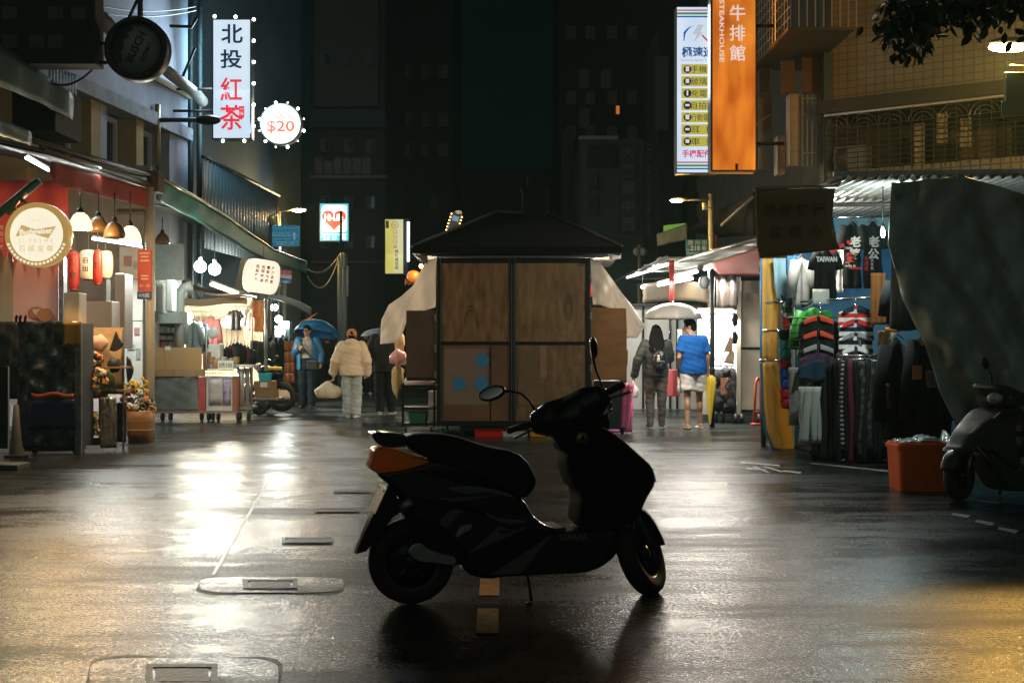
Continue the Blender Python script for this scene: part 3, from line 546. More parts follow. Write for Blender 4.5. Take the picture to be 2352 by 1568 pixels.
# things on and under the cart
def tray(px0, px1, py0, py1, dd, m_, lb, nm='tray'):
    a, b = P(px0, py1, dd), P(px1, py1, dd); h = m2(py1 - py0, dd); mb = MB(); w_ = b.x - a.x
    ring(mb, [(rr(w_ * .86, .26, .03), 0), (rr(w_, .32, .04), h), (rr(w_ * .96, .29, .03), h), (rr(w_ * .83, .24, .03), .01)], ((a.x + b.x) / 2, dd + .16, a.z)); return one(mb, nm, m_, lb, 'tray', 'plastic trays under the food cart')
ground_z = lambda dd: HY + F * HC / dd
for x0, x1, y0, mm, lb in ((1086, 1158, 984, mat('red_tray', (.72, .03, .015), .35), 'red plastic tray on the road under the food cart'), (1212, 1282, 984, mat('yellow_tray', (.75, .33, .02), .35), 'yellow plastic tray on the road under the food cart'), (1150, 1215, 990, mat('white_tray', (.65, .65, .7), .4), 'white plastic tray between the red and the yellow one')):
    tray(x0, x1, y0, ground_z(18.8), 18.8, mm, lb)
tray(1064, 1094, 989, ground_z(19.4), 19.4, mat('green_tray', (.05, .16, .09), .5), 'small dark green basket under the food cart, left of the red tray', 'basket')
# dark cabinet right of the cart
D2 = 19.2
cb = thing('rolling_cabinet', 'narrow black cabinet on castors below the orange brown shutter of the food cart', 'cabinet', tuple(P(1395, ground_z(D2), D2)))
m = MB(); m.bx(1364, 874, 1425, 984, D2, .5); m.build('body', mat('blue_black_steel', (.008, .016, .018), .4), cb, bevel=.008)
m = MB(); m.bx(1358, 981, 1436, 985.5, D2 - .02, .54); m.build('base_frame', black, cb)
for x in (1366, 1430):
    m = MB(); q = P(x, 0, D2); m.lathe([(0, -.02), (.05, -.02), (.055, 0), (.05, .02), (0, .02)], V((q.x, D2 + .06, .055)), 14, M.Rotation(R(90), 3, 'Y')); m.build('caster', rubber, cb)
pk = mat('pink_bag', (.72, .19, .33), .35, c2=(.55, .10, .24), ns=6, bump=.4, bs=8)
m = MB(); m.sheet(lambda u, v: P(1427 + 27 * u - 5 * v * u, 880 + 112 * v, D2 + .2 + .03 * math.sin(u * 14 + v * 3)), 12, 12, .05); one(m, 'rubbish_bag', pk, 'tall pink plastic bag standing behind the black cabinet', 'bag')
m = MB(); m.ball(P(1396, 988, D2 + .75) + V((0, 0, .0)), (.26, .2, .10), 14); one(m, 'rubbish_bag', mat('magenta_bag', (.55, .15, .42), .3, bump=.5, bs=9), 'lilac plastic bag lying under the black cabinet', 'bag')
# shelf trolley on the left
D3 = 19.2
tr = thing('shelf_trolley', 'low black trolley with open shelves on castors, left of the food cart', 'trolley', tuple(P(960, ground_z(D3), D3)))
m = MB()
for x in (923, 995): m.bx(x, 880, x + 5, 980, D3, .03); m.bx(x, 880, x + 5, 980, D3 + .45, .03)
m.build('frame', black, tr)
for y in (884, 935, 972): m = MB(); m.bx(921, y, 1001, y + 5, D3 - .02, .52); m.build('shelf', black, tr)
for x in (930, 990):
    m = MB(); q = P(x, 0, D3); m.lathe([(0, -.02), (.045, -.02), (.05, 0), (.045, .02), (0, .02)], V((q.x, D3 + .05, .05)), 14, M.Rotation(R(90), 3, 'Y')); m.build('caster', rubber, tr)
tray(935, 982, 948, 971.8, D3 + .02, mat('green_crate', (.04, .20, .12), .45), 'dark green basket on the lowest shelf of the black trolley', 'basket')
m = MB(); m.bx(984, 898, 1001, 980, D3 + .6, .2); one(m, 'water_canister', mat('white_canister', (.6, .6, .6), .4), 'white canister standing behind the black trolley beside the food cart', 'canister')
def bundle(c, r, mm, nm, lb, cat, seed=1, amp=.14, group=None, n=18):
    mb = MB(); mb.ball((0, 0, 0), 1, n); mb.v = [V(c) + V((v.x * r[0], v.y * r[1], v.z * r[2])) * (1 + amp * wob(v.x * 2.2 + seed, v.z * 2.2 + v.y * 2, seed)) for v in mb.v]
    return one(mb, nm, mm, lb, cat, group)
m3 = transl('pale_bag', (.78, .72, .76), .35)
bundle(P(962, 877, D3 + .2), (.24, .2, .10), m3, 'plastic_bag', 'pale crumpled plastic bag on the top shelf of the black trolley', 'bag', 3)
bundle(P(913, 872, D3 + .25), (.085, .08, .27), mat('yellow_fur', (.55, .46, .22), .9, c2=(.45, .36, .16), ns=20, bump=.5), 'plush_toy', 'pale yellow plush bundle hanging at the left of the dark brown shutter', 'plush toy', 5, .2)
bundle(P(918, 785, D3 + .3), (.07, .07, .18), mat('amber_bag', (.5, .3, .1), .5, c2=(.6, .4, .2), ns=8), 'food_bag', 'amber bag hanging under the left rain sheet', 'bag', 8, .2)
bundle(P(915, 822, D3 + .2), (.12, .08, .13), mat('rose_bag', (.62, .35, .36), .3, bump=.5, bs=10), 'food_bag', 'rosy clear bag hanging between the left rain sheet and the plush bundle', 'bag', 2, .25)
# ---------------------------------------------------------------- people
skin = mat('skin', (.42, .25, .17), .5, c2=(.36, .2, .13), ns=8)
hair = mat('black_hair', (.005, .0045, .0045), .8, bump=.2, bs=80)
def limb(m, pts, r, n=12):
    m.tube(pts, r, n); rs = r if isinstance(r, list) else [r] * len(pts)
    for p, q in zip(pts, rs): m.ball(p, q, n)
def torso(m, lv, n=20):                                            # (z, rx, ry, y, x)
    vs = []
    for z, rx, ry, *o in lv:
        oy = o[0] if o else 0; ox = o[1] if len(o) > 1 else 0
        for k in range(n): q = 2 * math.pi * k / n; vs.append((ox + rx * math.cos(q), oy + ry * math.sin(q), z))
    m.mesh(vs, [(i * n + k, i * n + (k + 1) % n, (i + 1) * n + (k + 1) % n, (i + 1) * n + k) for i in range(len(lv) - 1) for k in range(n)] + [tuple(range(n - 1, -1, -1)), tuple(range((len(lv) - 1) * n, len(lv) * n))], True)
def hand(m, w_, e_, s, curl=.5, side=1):                           # palm, four fingers and a thumb past the wrist w_, continuing the forearm
    w_ = V(w_); d = (w_ - V(e_)).normalized(); a = d.cross(V((side, 0, 0))); a = a.normalized() if a.length > .1 else V((0, 1, 0)); inn = a.cross(d).normalized()
    if inn.x * side > 0: inn = -inn
    pc = w_ + d * .05 * s; limb(m, [w_, w_ + d * .045 * s, w_ + d * .08 * s], [.026 * s, .03 * s, .03 * s], 10); m.ball(pc, (.03 * s, .04 * s, .045 * s), 10)
    for k, (o, L) in enumerate(((.03, .066), (.011, .076), (-.010, .072), (-.029, .056))):
        b = w_ + d * .085 * s + a * o * s; c1 = b + (d * math.cos(curl * .6) + inn * math.sin(curl * .6)) * L * .5 * s; c2 = c1 + (d * math.cos(curl * 1.6) + inn * math.sin(curl * 1.6)) * L * .5 * s
        limb(m, [b, c1, c2], [.0105 * s, .0095 * s, .0085 * s], 8)
    b = w_ + d * .03 * s + a * .03 * s; limb(m, [b, b + (d * .7 + a * .6 + inn * .2) * .03 * s, b + (d * 1.0 + a * .75 + inn * .5) * .05 * s], [.013 * s, .011 * s, .009 * s], 8)
def figure(lb, px, D, h, head_dir, J=None, face=0, tilt=0, vx=.010, shade=1.0):
    s = h / 1.72
    j = dict(ar=(.095, 0, .08), al=(-.095, 0, .08), kr=(.10, .02, .49), kl=(-.10, .02, .49), hr=(.09, 0, .90), hl=(-.09, 0, .90), sr=(.185, -.01, 1.41), sl=(-.185, -.01, 1.41), er=(.25, -.03, 1.13), el=(-.25, -.03, 1.13), wr=(.27, .06, .90), wl=(-.27, .06, .90), nk=(0, -.01, 1.46), hd=(0, .025, 1.61))
    if J: j.update({k: v for k, v in J.items() if k in j})
    J = J or {}; j = {k: V(v) * s for k, v in j.items()}
    m = MB()
    torso(m, [(.84 * s, .12 * s, .09 * s), (.93 * s, .16 * s, .105 * s), (1.06 * s, .145 * s, .095 * s), (1.22 * s, .165 * s, .105 * s), (1.36 * s, .17 * s, .10 * s), (1.43 * s, .12 * s, .07 * s), (1.47 * s, .055 * s, .055 * s)])
    for q in 'rl':
        limb(m, [j['h' + q], j['k' + q], j['a' + q]], [.085 * s, .055 * s, .038 * s]); c = (j['h' + q] + j['k' + q]) / 2; cal = j['k' + q] * .65 + j['a' + q] * .35; m.ball(cal + V((0, -.015 * s, 0)), (.052 * s, .056 * s, .10 * s), 10)
        t = j['a' + q]; fd = V(J.get('f' + q, (.03 if q == 'r' else -.03, .15, -.05))) * s; limb(m, [t + V((0, -.03 * s, -.045 * s)), t + V((0, .02 * s, -.03 * s)), t + fd], [.035 * s, .036 * s, .026 * s])
        limb(m, [j['s' + q], j['e' + q], j['w' + q]], [.052 * s, .040 * s, .027 * s]); hand(m, j['w' + q], j['e' + q], s, J.get('curl', .5), 1 if q == 'r' else -1)
    hd = j['hd']; limb(m, [j['nk'] - V((0, 0, .03 * s)), hd - V((0, .02 * s, .06 * s))], [.056 * s, .052 * s])
    RH = M.Rotation(face, 3, 'Z') @ M.Rotation(-tilt, 3, 'X')
    def H_(x, y, z): return hd + RH @ (V((x, y, z)) * s)
    m.ball(hd + RH @ V((0, -.008 * s, .02 * s)), (.074 * s, .094 * s, .10 * s), 16, RH); m.ball(H_(0, .02, -.045), (.058 * s, .068 * s, .068 * s), 14, RH); m.ball(H_(0, .055, -.085), (.03 * s, .028 * s, .026 * s), 10, RH)
    limb(m, [H_(0, .085, .01), H_(0, .107, -.028)], [.011 * s, .016 * s], 8); m.ball(H_(0, .088, -.062), (.026 * s, .012 * s, .009 * s), 10, RH); m.ball(H_(0, .084, -.075), (.022 * s, .012 * s, .008 * s), 10, RH)
    for e in (-1, 1): m.ball(H_(e * .076, -.005, -.01), (.011 * s, .022 * s, .033 * s), 10, RH); m.ball(H_(e * .033, .078, .028), (.026 * s, .014 * s, .008 * s), 8, RH)
    b = vox(m, vx, 3); fx = P(px, 0, D)
    o = b.build('person', skin, None, local=True); o.location = (fx.x, D, 0); o.rotation_euler = (0, 0, head_dir); tag(o, lb, 'person')
    e_ = MB()
    for e in (-1, 1): e_.ball(H_(e * .032, .0835, .008), (.013 * s, .008 * s, .008 * s), 8, RH)
    e_.build('eyes', mat('dark_eye', (.02, .015, .012), .2), o, local=True)
    e_ = MB()
    for e in (-1, 1): e_.ball(H_(e * .034, .090, .030), (.022 * s, .006 * s, .004 * s), 8, RH)
    e_.build('eyebrows', hair, o, local=True)
    return o, j, s, H_, RH
def hairdo(o, s, H_, RH, kind='short', m_=None):
    m = MB(); m.ball(H_(0, -.015, .035), (.084 * s, .098 * s, .096 * s), 16, RH); m.ball(H_(0, -.045, .0), (.080 * s, .066 * s, .09 * s), 14, RH); m.ball(H_(0, .04, .095), (.07 * s, .05 * s, .03 * s), 12, RH)
    if kind == 'long':
        torso(m, [(H_(0, 0, 0).z + z * s, rx * s, ry * s, H_(0, y, 0).y, H_(0, 0, 0).x) for z, rx, ry, y in ((.05, .09, .075, -.05), (-.06, .115, .08, -.06), (-.16, .14, .07, -.09), (-.27, .145, .055, -.13), (-.36, .11, .04, -.15))])
    v = vox(m, .011, 4); v.v = [q + V((wob(q.z * 9, q.x * 22, 1), wob(q.z * 9 + 2, q.x * 30, 3), wob(q.x * 25, q.y * 25, 2))) * .004 for q in v.v]
    return v.build('hair', m_ or hair, o, local=True)
def trousers(o, j, s, m_, r=(.105, .082, .066), bottom=None, z0=.95, bag=0, wob_=.006):
    m = MB(); torso(m, [((z0 + .10) * s, .168 * s, .118 * s), (z0 * s, .178 * s, .128 * s), (.86 * s, .17 * s, .13 * s), (.80 * s, .13 * s, .11 * s)])
    for q in 'rl':
        a = j['k' + q] if bottom == 'short' else j['a' + q]
        if bottom == 'short': e = j['h' + q].lerp(j['k' + q], .74); m.tube([j['h' + q], e], [r[0] * s, r[1] * s], 14)
        else: m.tube([j['h' + q], j['k' + q], a + V((0, 0, -.03 * s))], [r[0] * s, r[1] * s, r[2] * s], 14); m.ball(j['k' + q], r[1] * s, 12)
        m.ball(j['h' + q], r[0] * s, 14)
    v = vox(m, .010, 4); v.v = [q + V((wob(q.z * 8, q.x * 9, 1), wob(q.z * 11, q.x * 7, 2), 0)) * wob_ for q in v.v]
    return v.build('trousers' if bottom != 'short' else 'shorts', m_, o, local=True)
def coat(o, j, s, m_, off=.03, z0=.82, name='jacket', quilt=0, short=False, hood=False, wide=1.0):
    m = MB(); lv = []; n = 26
    for i in range(n + 1):
        z = z0 + (1.47 - z0) * i / n
        base = [(.8, .165, .115), (.95, .168, .115), (1.08, .155, .105), (1.22, .172, .112), (1.36, .178, .105), (1.43, .14, .085), (1.48, .07, .065)]
        for (a, b) in zip(base, base[1:]):
            if a[0] <= z <= b[0]: t = (z - a[0]) / (b[0] - a[0]); rx = a[1] + (b[1] - a[1]) * t; ry = a[2] + (b[2] - a[2]) * t; break
        q = quilt * abs(math.sin((z - z0) * math.pi / .21)) if quilt else 0
        if quilt and i in (0,): q = -.01
        lv.append((z * s, (rx * wide + off + q) * s, (ry * wide + off + q) * s, -.005 * s))
    torso(m, lv, 24)
    for q in 'rl':
        a, e, w_ = j['s' + q], j['e' + q], j['w' + q]; k = off * .9 * s
        if short: p = a.lerp(e, .72); m.tube([a, p], [.060 * s + k, .062 * s + k], 14); m.ball(a, .058 * s + k, 14)
        elif quilt:
            pts, rs = [], []
            for i in range(19):
                t = i / 18; pts.append(a.lerp(e, t * 2) if t < .5 else e.lerp(w_, t * 2 - 1)); rs.append((.058 - .022 * t) * s + k + quilt * .8 * s * abs(math.sin(t * math.pi * 4.5)))
            m.tube(pts, rs, 14); m.ball(a, rs[0], 12); m.ball(w_, rs[-1], 12)
        else: m.tube([a, e, w_], [.058 * s + k, .047 * s + k, .035 * s + k], 14); m.ball(a, .058 * s + k, 14); m.ball(e, .047 * s + k, 12)
    if hood: m.ball(V((0, -.075, 1.475)) * s, (.14 * s, .09 * s, .085 * s), 16); m.ball(V((0, -.035, 1.50)) * s, (.125 * s, .09 * s, .05 * s), 14)
    v = vox(m, .010, 2 if quilt else 4); v.v = [q + V((wob(q.z * 7 + q.x * 6, q.x * 9, 1), wob(q.z * 9, q.x * 8 + q.z * 3, 2), 0)) * .006 for q in v.v]
    return v.build(name, m_, o, local=True)
def shoes(o, j, s, m_, sole=None, J=None):
    for q in 'rl':
        t = j['a' + q]; fd = V((J or {}).get('f' + q, (.03 if q == 'r' else -.03, .15, -.05))) * s; m = MB(); lo = t.z - .078 * s
        limb(m, [t + V((0, -.035 * s, -.04 * s)), t + V((0, .03 * s, -.03 * s)), t + fd + V((0, .005, 0))], [.043 * s, .045 * s, .036 * s], 12)
        v = vox(m, .009, 3)
        for p in v.v: p.z = max(p.z, t.z - .080 * s + .004)
        sh_ = v.build('shoe', m_, o, local=True)
        if sole: m = MB(); d = V((fd.x, fd.y, 0)).normalized(); sd = V((d.y, -d.x, 0)); c = t + V((0, 0, -.080 * s)); f_ = c + fd + d * .045 * s; f_.z = c.z + min(0, fd.z + .05 * s); b_ = c - d * .085 * s; m.slab([b_ - sd * .035 * s, f_ - sd * .038 * s, f_ + sd * .038 * s, b_ + sd * .035 * s], (0, 0, .02 * s)); m.build('sole', sole, sh_, local=True, bevel=.006)
def umbrella(lb, c, r, hgt, m_, shaft_to, ribs=8, tiltm=None, group='open umbrellas', op=None):
    t = thing('open_umbrella', lb, 'umbrella', tuple(c), group=group); n = 48; vs = []; rings = 9
    T = tiltm or M.Identity(3)
    def U(q, k): 
        sag = 1 - .10 * (abs(math.sin(q * ribs / 2)) ** 1.5) * (k / rings) ** 2; a = (k / rings) * R(80); rr_ = math.sin(a) / math.sin(R(80)) * r * sag; z = hgt * (math.cos(a) - math.cos(R(80))) / (1 - math.cos(R(80)))
        return V(c) + T @ V((rr_ * math.cos(q), rr_ * math.sin(q), z))
    m = MB(); m.mesh([U(2 * math.pi * k / n, i) for i in range(rings + 1) for k in range(n)], [(i * n + k, i * n + (k + 1) % n, (i + 1) * n + (k + 1) % n, (i + 1) * n + k) for i in range(rings) for k in range(n)], True); cp = m.build('canopy', m_, t)
    so = cp.modifiers.new('s', 'SOLIDIFY'); so.thickness = .003
    for k in range(ribs): q = 2 * math.pi * k / ribs; m = MB(); m.tube([U(q, i) + T @ V((0, 0, -.006)) for i in (0, 3, 5, 7, 9)], .004, 5); m.build('rib', chrome if op is None else op, t)
    top = V(c) + T @ V((0, 0, hgt + .04)); m = MB(); m.tube([top, V(shaft_to)], .007, 8); m.build('shaft', chrome, t)
    d = (V(shaft_to) - top).normalized(); m = MB(); m.tube([V(shaft_to) - d * .10, V(shaft_to) + d * .02], .014, 8); m.build('handle', black, t)
    return t
def toW(o, v):                                                     # a point of a figure in the world
    return o.location + M.Rotation(o.rotation_euler.z, 3, 'Z') @ V(v)
def crumple_bag(lb, c, r, m_, hold, seed=1, print_=None, cat='bag', nm='carrier_bag'):
    t = thing(nm, lb, cat, tuple(V(c) - V((0, 0, r[2]))))
    m = MB(); m.ball((0, 0, 0), 1, 22); out = []
    for v in m.v:
        k = 1 + .16 * wob(v.x * 2.6 + seed, v.z * 3 + v.y * 2, seed); z = v.z
        pinch = 1 if z < .2 else 1 - .72 * ((z - .2) / .8) ** .8
        out.append(V(c) + V((v.x * r[0] * k * pinch * 1.15, v.y * r[1] * k * pinch, max(z, -.72) * r[2] * 1.2)))
    m.v = out; m.build('pouch', m_, t)
    for s_ in (-1, 1): m = MB(); m.tube([V(c) + V((s_ * .03, 0, r[2] * 1.05)), V(hold) + V((s_ * .012, 0, -.06)), V(hold)], .007, 6); m.build('handle', m_, t)
    return t
# man in blue T-shirt, seen from behind, looking left
JM = dict(sr=(.165, -.01, 1.40), sl=(-.165, -.01, 1.40), er=(.225, -.04, 1.12), wr=(.245, .04, .89), el=(-.235, -.06, 1.12), wl=(-.215, .07, .90), ar=(.13, .09, .075), al=(-.11, -.12, .085), kr=(.115, .07, .49), kl=(-.10, -.02, .49), hd=(-.045, .04, 1.605), nk=(-.01, 0, 1.46), curl=.6)
o, j, s, H_, RH = figure('man in bright blue tee and white shorts walking away, head turned to the side', 1592, 20.7, 1.76, R(4), JM, face=R(72), tilt=R(8), vx=.009)
hairdo(o, s, H_, RH)
coat(o, j, s, mat('blue_cotton', (.012, .095, .34), .85, bump=.1, bs=30), .020, .86, 'tee_shirt', short=True, wide=1.2)
trousers(o, j, s, mat('white_cotton', (.60, .58, .55), .85, bump=.1, bs=30), (.125, .125, .1), 'short', .90)
for q in 'rl':
    t = j['a' + q]; m = MB(); m.slab([t + V((x * s, y * s, -.08 * s)) for x, y in ((-.045, -.08), (.045, -.08), (.05, .10), (.035, .16), (-.035, .16), (-.05, .10))], (0, 0, .028 * s)); v = m.build('slipper', mat('beige_rubber', (.48, .38, .27), .7), o, local=True, bevel=.008)
    m = MB(); m.lathe([(.053 * s, -.035 * s), (.056 * s, 0), (.053 * s, .035 * s)], t + V((0, .09 * s, -.055 * s)), 14, M.Rotation(R(-90), 3, 'X'), 0, math.pi); m.build('strap', MATS['beige_rubber'], v, local=True).modifiers.new('s', 'SOLIDIFY').thickness = .01
man5 = o; w5 = toW(o, j['wr']); w5l = toW(o, j['wl'])
# woman with backpack
JW = dict(er=(.24, .05, 1.16), wr=(.20, .22, 1.16), el=(-.31, -.05, 1.15), wl=(-.36, .03, .90), al=(-.10, -.03, .08), ar=(.10, .06, .08), curl=1.1)
o, j, s, H_, RH = figure('long haired woman in black quilted jacket and grey trousers seen from behind', 1507, 20.75, 1.66, R(0), JW)
hairdo(o, s, H_, RH, 'long')
coat(o, j, s, mat('black_quilt', (.020, .024, .022), .6, c2=(.03, .034, .03), ns=5), .034, .86, quilt=.004, wide=1.05)
trousers(o, j, s, mat('grey_trouser', (.088, .08, .072), .85, bump=.1), (.115, .082, .058))
shoes(o, j, s, mat('dark_sneaker', (.03, .03, .03), .6), mat('pale_sole', (.45, .42, .36), .6))
wom4 = o; w4 = toW(o, j['wl']); w4r = toW(o, j['wr'])
bp = thing('backpack', 'small glossy black backpack on the back of the long haired woman', 'backpack', tuple(toW(o, V((.02, -.24, .98)) * s)))
c = toW(o, V((.03, -.235, 1.13)) * s); m = MB(); m.ball(c, (.125, .075, .19), 18); m.v = [V((v.x, v.y, max(v.z, c.z - .16))) for v in m.v]; m.build('bag', mat('glossy_black_nylon', (.008, .009, .009), .25, bump=.7, bs=24), bp)
m = MB(); m.sheet(lambda u, v: c + V((-.09 + .18 * u, -.07 - .015 * math.sin(math.pi * u), -.13 + .14 * v)), 8, 6, .015); m.build('pocket', MATS['glossy_black_nylon'], bp)
m = MB(); [m.tube([c + V((x, .03, .17)), c + V((x * 1.2, .13, .22)), c + V((x * 1.2, .2, .2))], .014, 6) for x in (-.07, .07)]; m.build('strap', black, bp)
m = MB(); e = c + V((-.03, -.095, .03)); m.ball(e, (.024, .02, .03), 10); m.ball(e + V((0, 0, .042)), (.022, .02, .02), 10); m.ball(e + V((-.014, 0, .062)), .009, 8); m.ball(e + V((.014, 0, .062)), .009, 8); [m.ball(e + V((x, 0, -.03)), (.011, .011, .016), 8) for x in (-.013, .013)]; one(m, 'charm', mat('cream_plush', (.6, .55, .42), .9), 'tiny cream plush charm hanging on the black backpack', 'charm')
umbrella('clear whitish umbrella held over the long haired woman and the man in blue', P(1546, 733, 20.9), m2(69, 20.9), m2(38, 20.9), transl('milky_plastic', (.36, .35, .32), .45, .25), w4r + V((.0, 0, -.02)), op=mat('grey_rib', (.2, .2, .19), .5))
hd = w4 + V((-.02, 0, -.10)); crumple_bag('white plastic bag with red print carried by the long haired woman', hd + V((0, 0, -.17)), (.085, .06, .12), mat('white_bag', (.72, .66, .64), .4, c2=(.6, .1, .08), ns=5, nmix=.72), hd + V((0, 0, .01)), 4)
# yellow umbrella, folded, in the man's hand
top = w5 + V((.05, -.02, -.05)); tip = V((P(1638, 960, 20.6).x - .05, 20.6, .03)); um = thing('folded_umbrella', 'yellow folded umbrella carried by the man in the blue tee', 'umbrella', tuple(tip))
m = MB(); d = (tip - top); n = 20; vs = []
for i, (t_, r_) in enumerate(((.0, .02), (.06, .07), (.14, .085), (.45, .055), (.8, .025), (.95, .012))):
    for k in range(n): q = 2 * math.pi * k / n; rr_ = r_ * (1 + .22 * math.sin(q * 6)); vs.append(top + d * t_ + V((rr_ * math.cos(q), rr_ * math.sin(q), 0)))
m.mesh(vs, [(i * n + k, i * n + (k + 1) % n, (i + 1) * n + (k + 1) % n, (i + 1) * n + k) for i in range(5) for k in range(n)], True); m.build('canopy', mat('yellow_nylon', (.55, .40, .03), .5, c2=(.5, .06, .02), ns=4.5, nmix=.74), um)
m = MB(); m.tube([top - d * .03, tip], [.009, .006], 8); m.build('shaft', black, um)
m = MB(); m.tube([top - d * .02, top - d * .10, top - d * .12 + V((.03, 0, .0)), top - d * .10 + V((.055, 0, 0))], .011, 8); m.build('handle', black, um)
# woman in cream puffer
JP = dict(er=(.30, -.05, 1.13), wr=(.29, .05, .88), el=(-.31, -.04, 1.12), wl=(-.37, .08, .90), al=(-.075, .05, .08), ar=(.085, -.03, .08), curl=1.0)
o, j, s, H_, RH = figure('person in cream puffer jacket, tan cap and pale trousers walking away', 808, 23.9, 1.62, R(2), JP)
hairdo(o, s, H_, RH)
coat(o, j, s, mat('cream_puffer', (.62, .48, .32), .75, c2=(.54, .41, .27), ns=4),   .055, .82, quilt=.011, hood=True, wide=1.1)
trousers(o, j, s, mat('pale_denim', (.34, .37, .35), .85, c2=(.28, .31, .30), ns=5), (.115, .105, .10), wob_=.009)
shoes(o, j, s, mat('white_sneaker', (.6, .58, .55), .6), mat('white_sole', (.65, .65, .62), .6))
m = MB(); m.lathe([(.0, .112 * s), (.04 * s, .108 * s), (.075 * s, .08 * s), (.096 * s, .03 * s), (.10 * s, -.02 * s), (.097 * s, -.03 * s)], H_(0, -.008, .035), 24); m.build('cap', mat('tan_cap', (.42, .17, .07), .8), o, local=True)
wl = toW(o, j['wl']) + V((0, 0, -.12)); crumple_bag('large crinkled beige cloth bag carried by the person in the cream puffer', wl + V((-.10, -.03, -.24)), (.24, .14, .16), mat('beige_cloth_bag', (.42, .34, .23), .7, c2=(.52, .44, .33), ns=7, bump=.4, bs=12), wl + V((0, 0, .03)), 6)
# person in black beside the rain sheet
JB = dict(er=(.32, -.03, 1.12), wr=(.33, .06, .88), el=(-.32, -.03, 1.12), wl=(-.34, .05, .88), al=(-.09, -.04, .08), ar=(.11, .10, .08))
o, j, s, H_, RH = figure('broad person in black coat and black trousers walking away under a grey umbrella', 884, 24.9, 1.78, R(-4), JB)
hairdo(o, s, H_, RH); coat(o, j, s, mat('black_cloth', (.014, .013, .014), .8), .06, .80, wide=1.15)
trousers(o, j, s, mat('black_trouser', (.010, .010, .011), .85), (.125, .105, .08)); shoes(o, j, s, mat('grey_sneaker', (.25, .23, .2), .6), MATS['pale_sole'])
umbrella('grey umbrella held in front of the person in black, partly behind the rain sheet', P(872, 772, 25.6), .38, .16, mat('grey_nylon', (.10, .12, .13), .5), toW(o, V((.1, .45, 1.25))))
# man in blue jacket facing us
JJ = dict(er=(.26, .03, 1.14), wr=(.12, .22, 1.24), el=(-.29, -.02, 1.14), wl=(-.30, .08, .93), al=(-.10, .06, .08), ar=(.09, -.05, .08), fr=(.03, .15, -.05), curl=1.2)
o, j, s, H_, RH = figure('man in open blue jacket and glasses walking towards us under a blue umbrella', 706, 27.4, 1.76, R(176), JJ, face=R(-8))
hairdo(o, s, H_, RH); m = MB()
coat(o, j, s, mat('checked_shirt', (.34, .32, .26), .85, c2=(.24, .23, .2), ns=22), .012, .86, 'shirt', short=True)
jk = MB()
def jacket_pt(u, v):                                                # wraps the back and sides, open at the front
    a = R(-238) + u * R(296); z = (.80 + .66 * v) * s; k = 1 - .42 * max(0, (v - .82) / .18); return V(((.215 * k) * math.cos(a) * s, (.155 * k) * math.sin(a) * s, z)) + V((0, 0, .01 * wob(u * 5, v * 4, 1)))
jk.sheet(jacket_pt, 36, 16, .02)
for q in 'rl': jk.tube([j['s' + q], j['e' + q], j['w' + q]], [.088 * s, .075 * s, .058 * s], 14); jk.ball(j['s' + q], .088 * s, 14); jk.ball(j['e' + q], .075 * s, 12)
v = vox(jk, .011, 3); v.build('jacket', mat('azure_nylon', (.010, .13, .27), .5, c2=(.008, .10, .22), ns=4), o, local=True)
trousers(o, j, s, mat('navy_trouser', (.010, .018, .028), .85), (.115, .095, .08)); shoes(o, j, s, mat('black_shoe', (.01, .01, .01), .4))
m = MB()
for e in (-1, 1): m.lathe([(.026 * s, -.002), (.029 * s, 0), (.026 * s, .002), (.024 * s, 0), (.026 * s, -.002)], H_(e * .033, .103, .008), 14, RH @ M.Rotation(R(90), 3, 'X')); m.tube([H_(e * .06, .10, .01), H_(e * .08, 0, .005)], .002, 5)
m.tube([H_(-.007, .106, .012), H_(.007, .106, .012)], .002, 5); m.build('glasses', black, o, local=True)
sb = thing('shoulder_bag', 'black shoulder bag slung across the man in the blue jacket', 'bag', tuple(toW(o, V((-.20, .15, .78)))))
c = toW(o, V((-.15, .20, .90)) * s); m = MB(); m.box(c, (.24, .09, .22)); m.build('pouch', mat('black_leather', (.008, .008, .008), .4), sb, bevel=.03, seg=3)
m = MB(); m.tube([c + V((.05, .0, .10)), toW(o, V((.02, .19, 1.22)) * s), toW(o, V((.12, .13, 1.44)) * s)], .012, 6); m.build('strap', black, sb)
blu = mat('blue_nylon', (.008, .13, .30), .5)
umbrella('blue umbrella held by the man in the blue jacket', P(726, 768, 27.95), m2(53, 27.95), m2(34, 27.95), transl('blue_umbrella_cloth', (.008, .17, .40), .25), toW(o, V(j['wr']) + V((-.02, .03, -.03))), tiltm=M.Rotation(R(6), 3, 'Y') @ M.Rotation(R(-12), 3, 'X'))
# people farther back
for lb, px, D_, h, dr, cm, tm, hr_ in (('young man in black coat facing us behind the person in cream', 841, 34.5, 1.78, R(185), mat('charcoal_cloth', (.02, .024, .024), .8), MATS['black_trouser'], 'short'), ('dark haired woman in teal jacket facing us, left of the tan cap', 790, 36, 1.64, R(170), mat('teal_cloth', (.015, .10, .13), .7), MATS['black_trouser'], 'long'),
        ('person in dark clothes standing behind the blue umbrella', 752, 38, 1.66, R(20), mat('brown_black_cloth', (.016, .015, .014), .8), MATS['black_trouser'], 'short')):
    o, j, s, H_, RH = figure(lb, px, D_, h, dr, None, vx=.012); hairdo(o, s, H_, RH, hr_); coat(o, j, s, cm, .035, .80); trousers(o, j, s, tm); shoes(o, j, s, MATS['white_sneaker'])
t = umbrella('dark navy umbrella with one orange panel behind the blue one', P(712, 762, 33), .58, .34, mat('navy_nylon', (.010, .012, .022), .5), P(712, 830, 33))
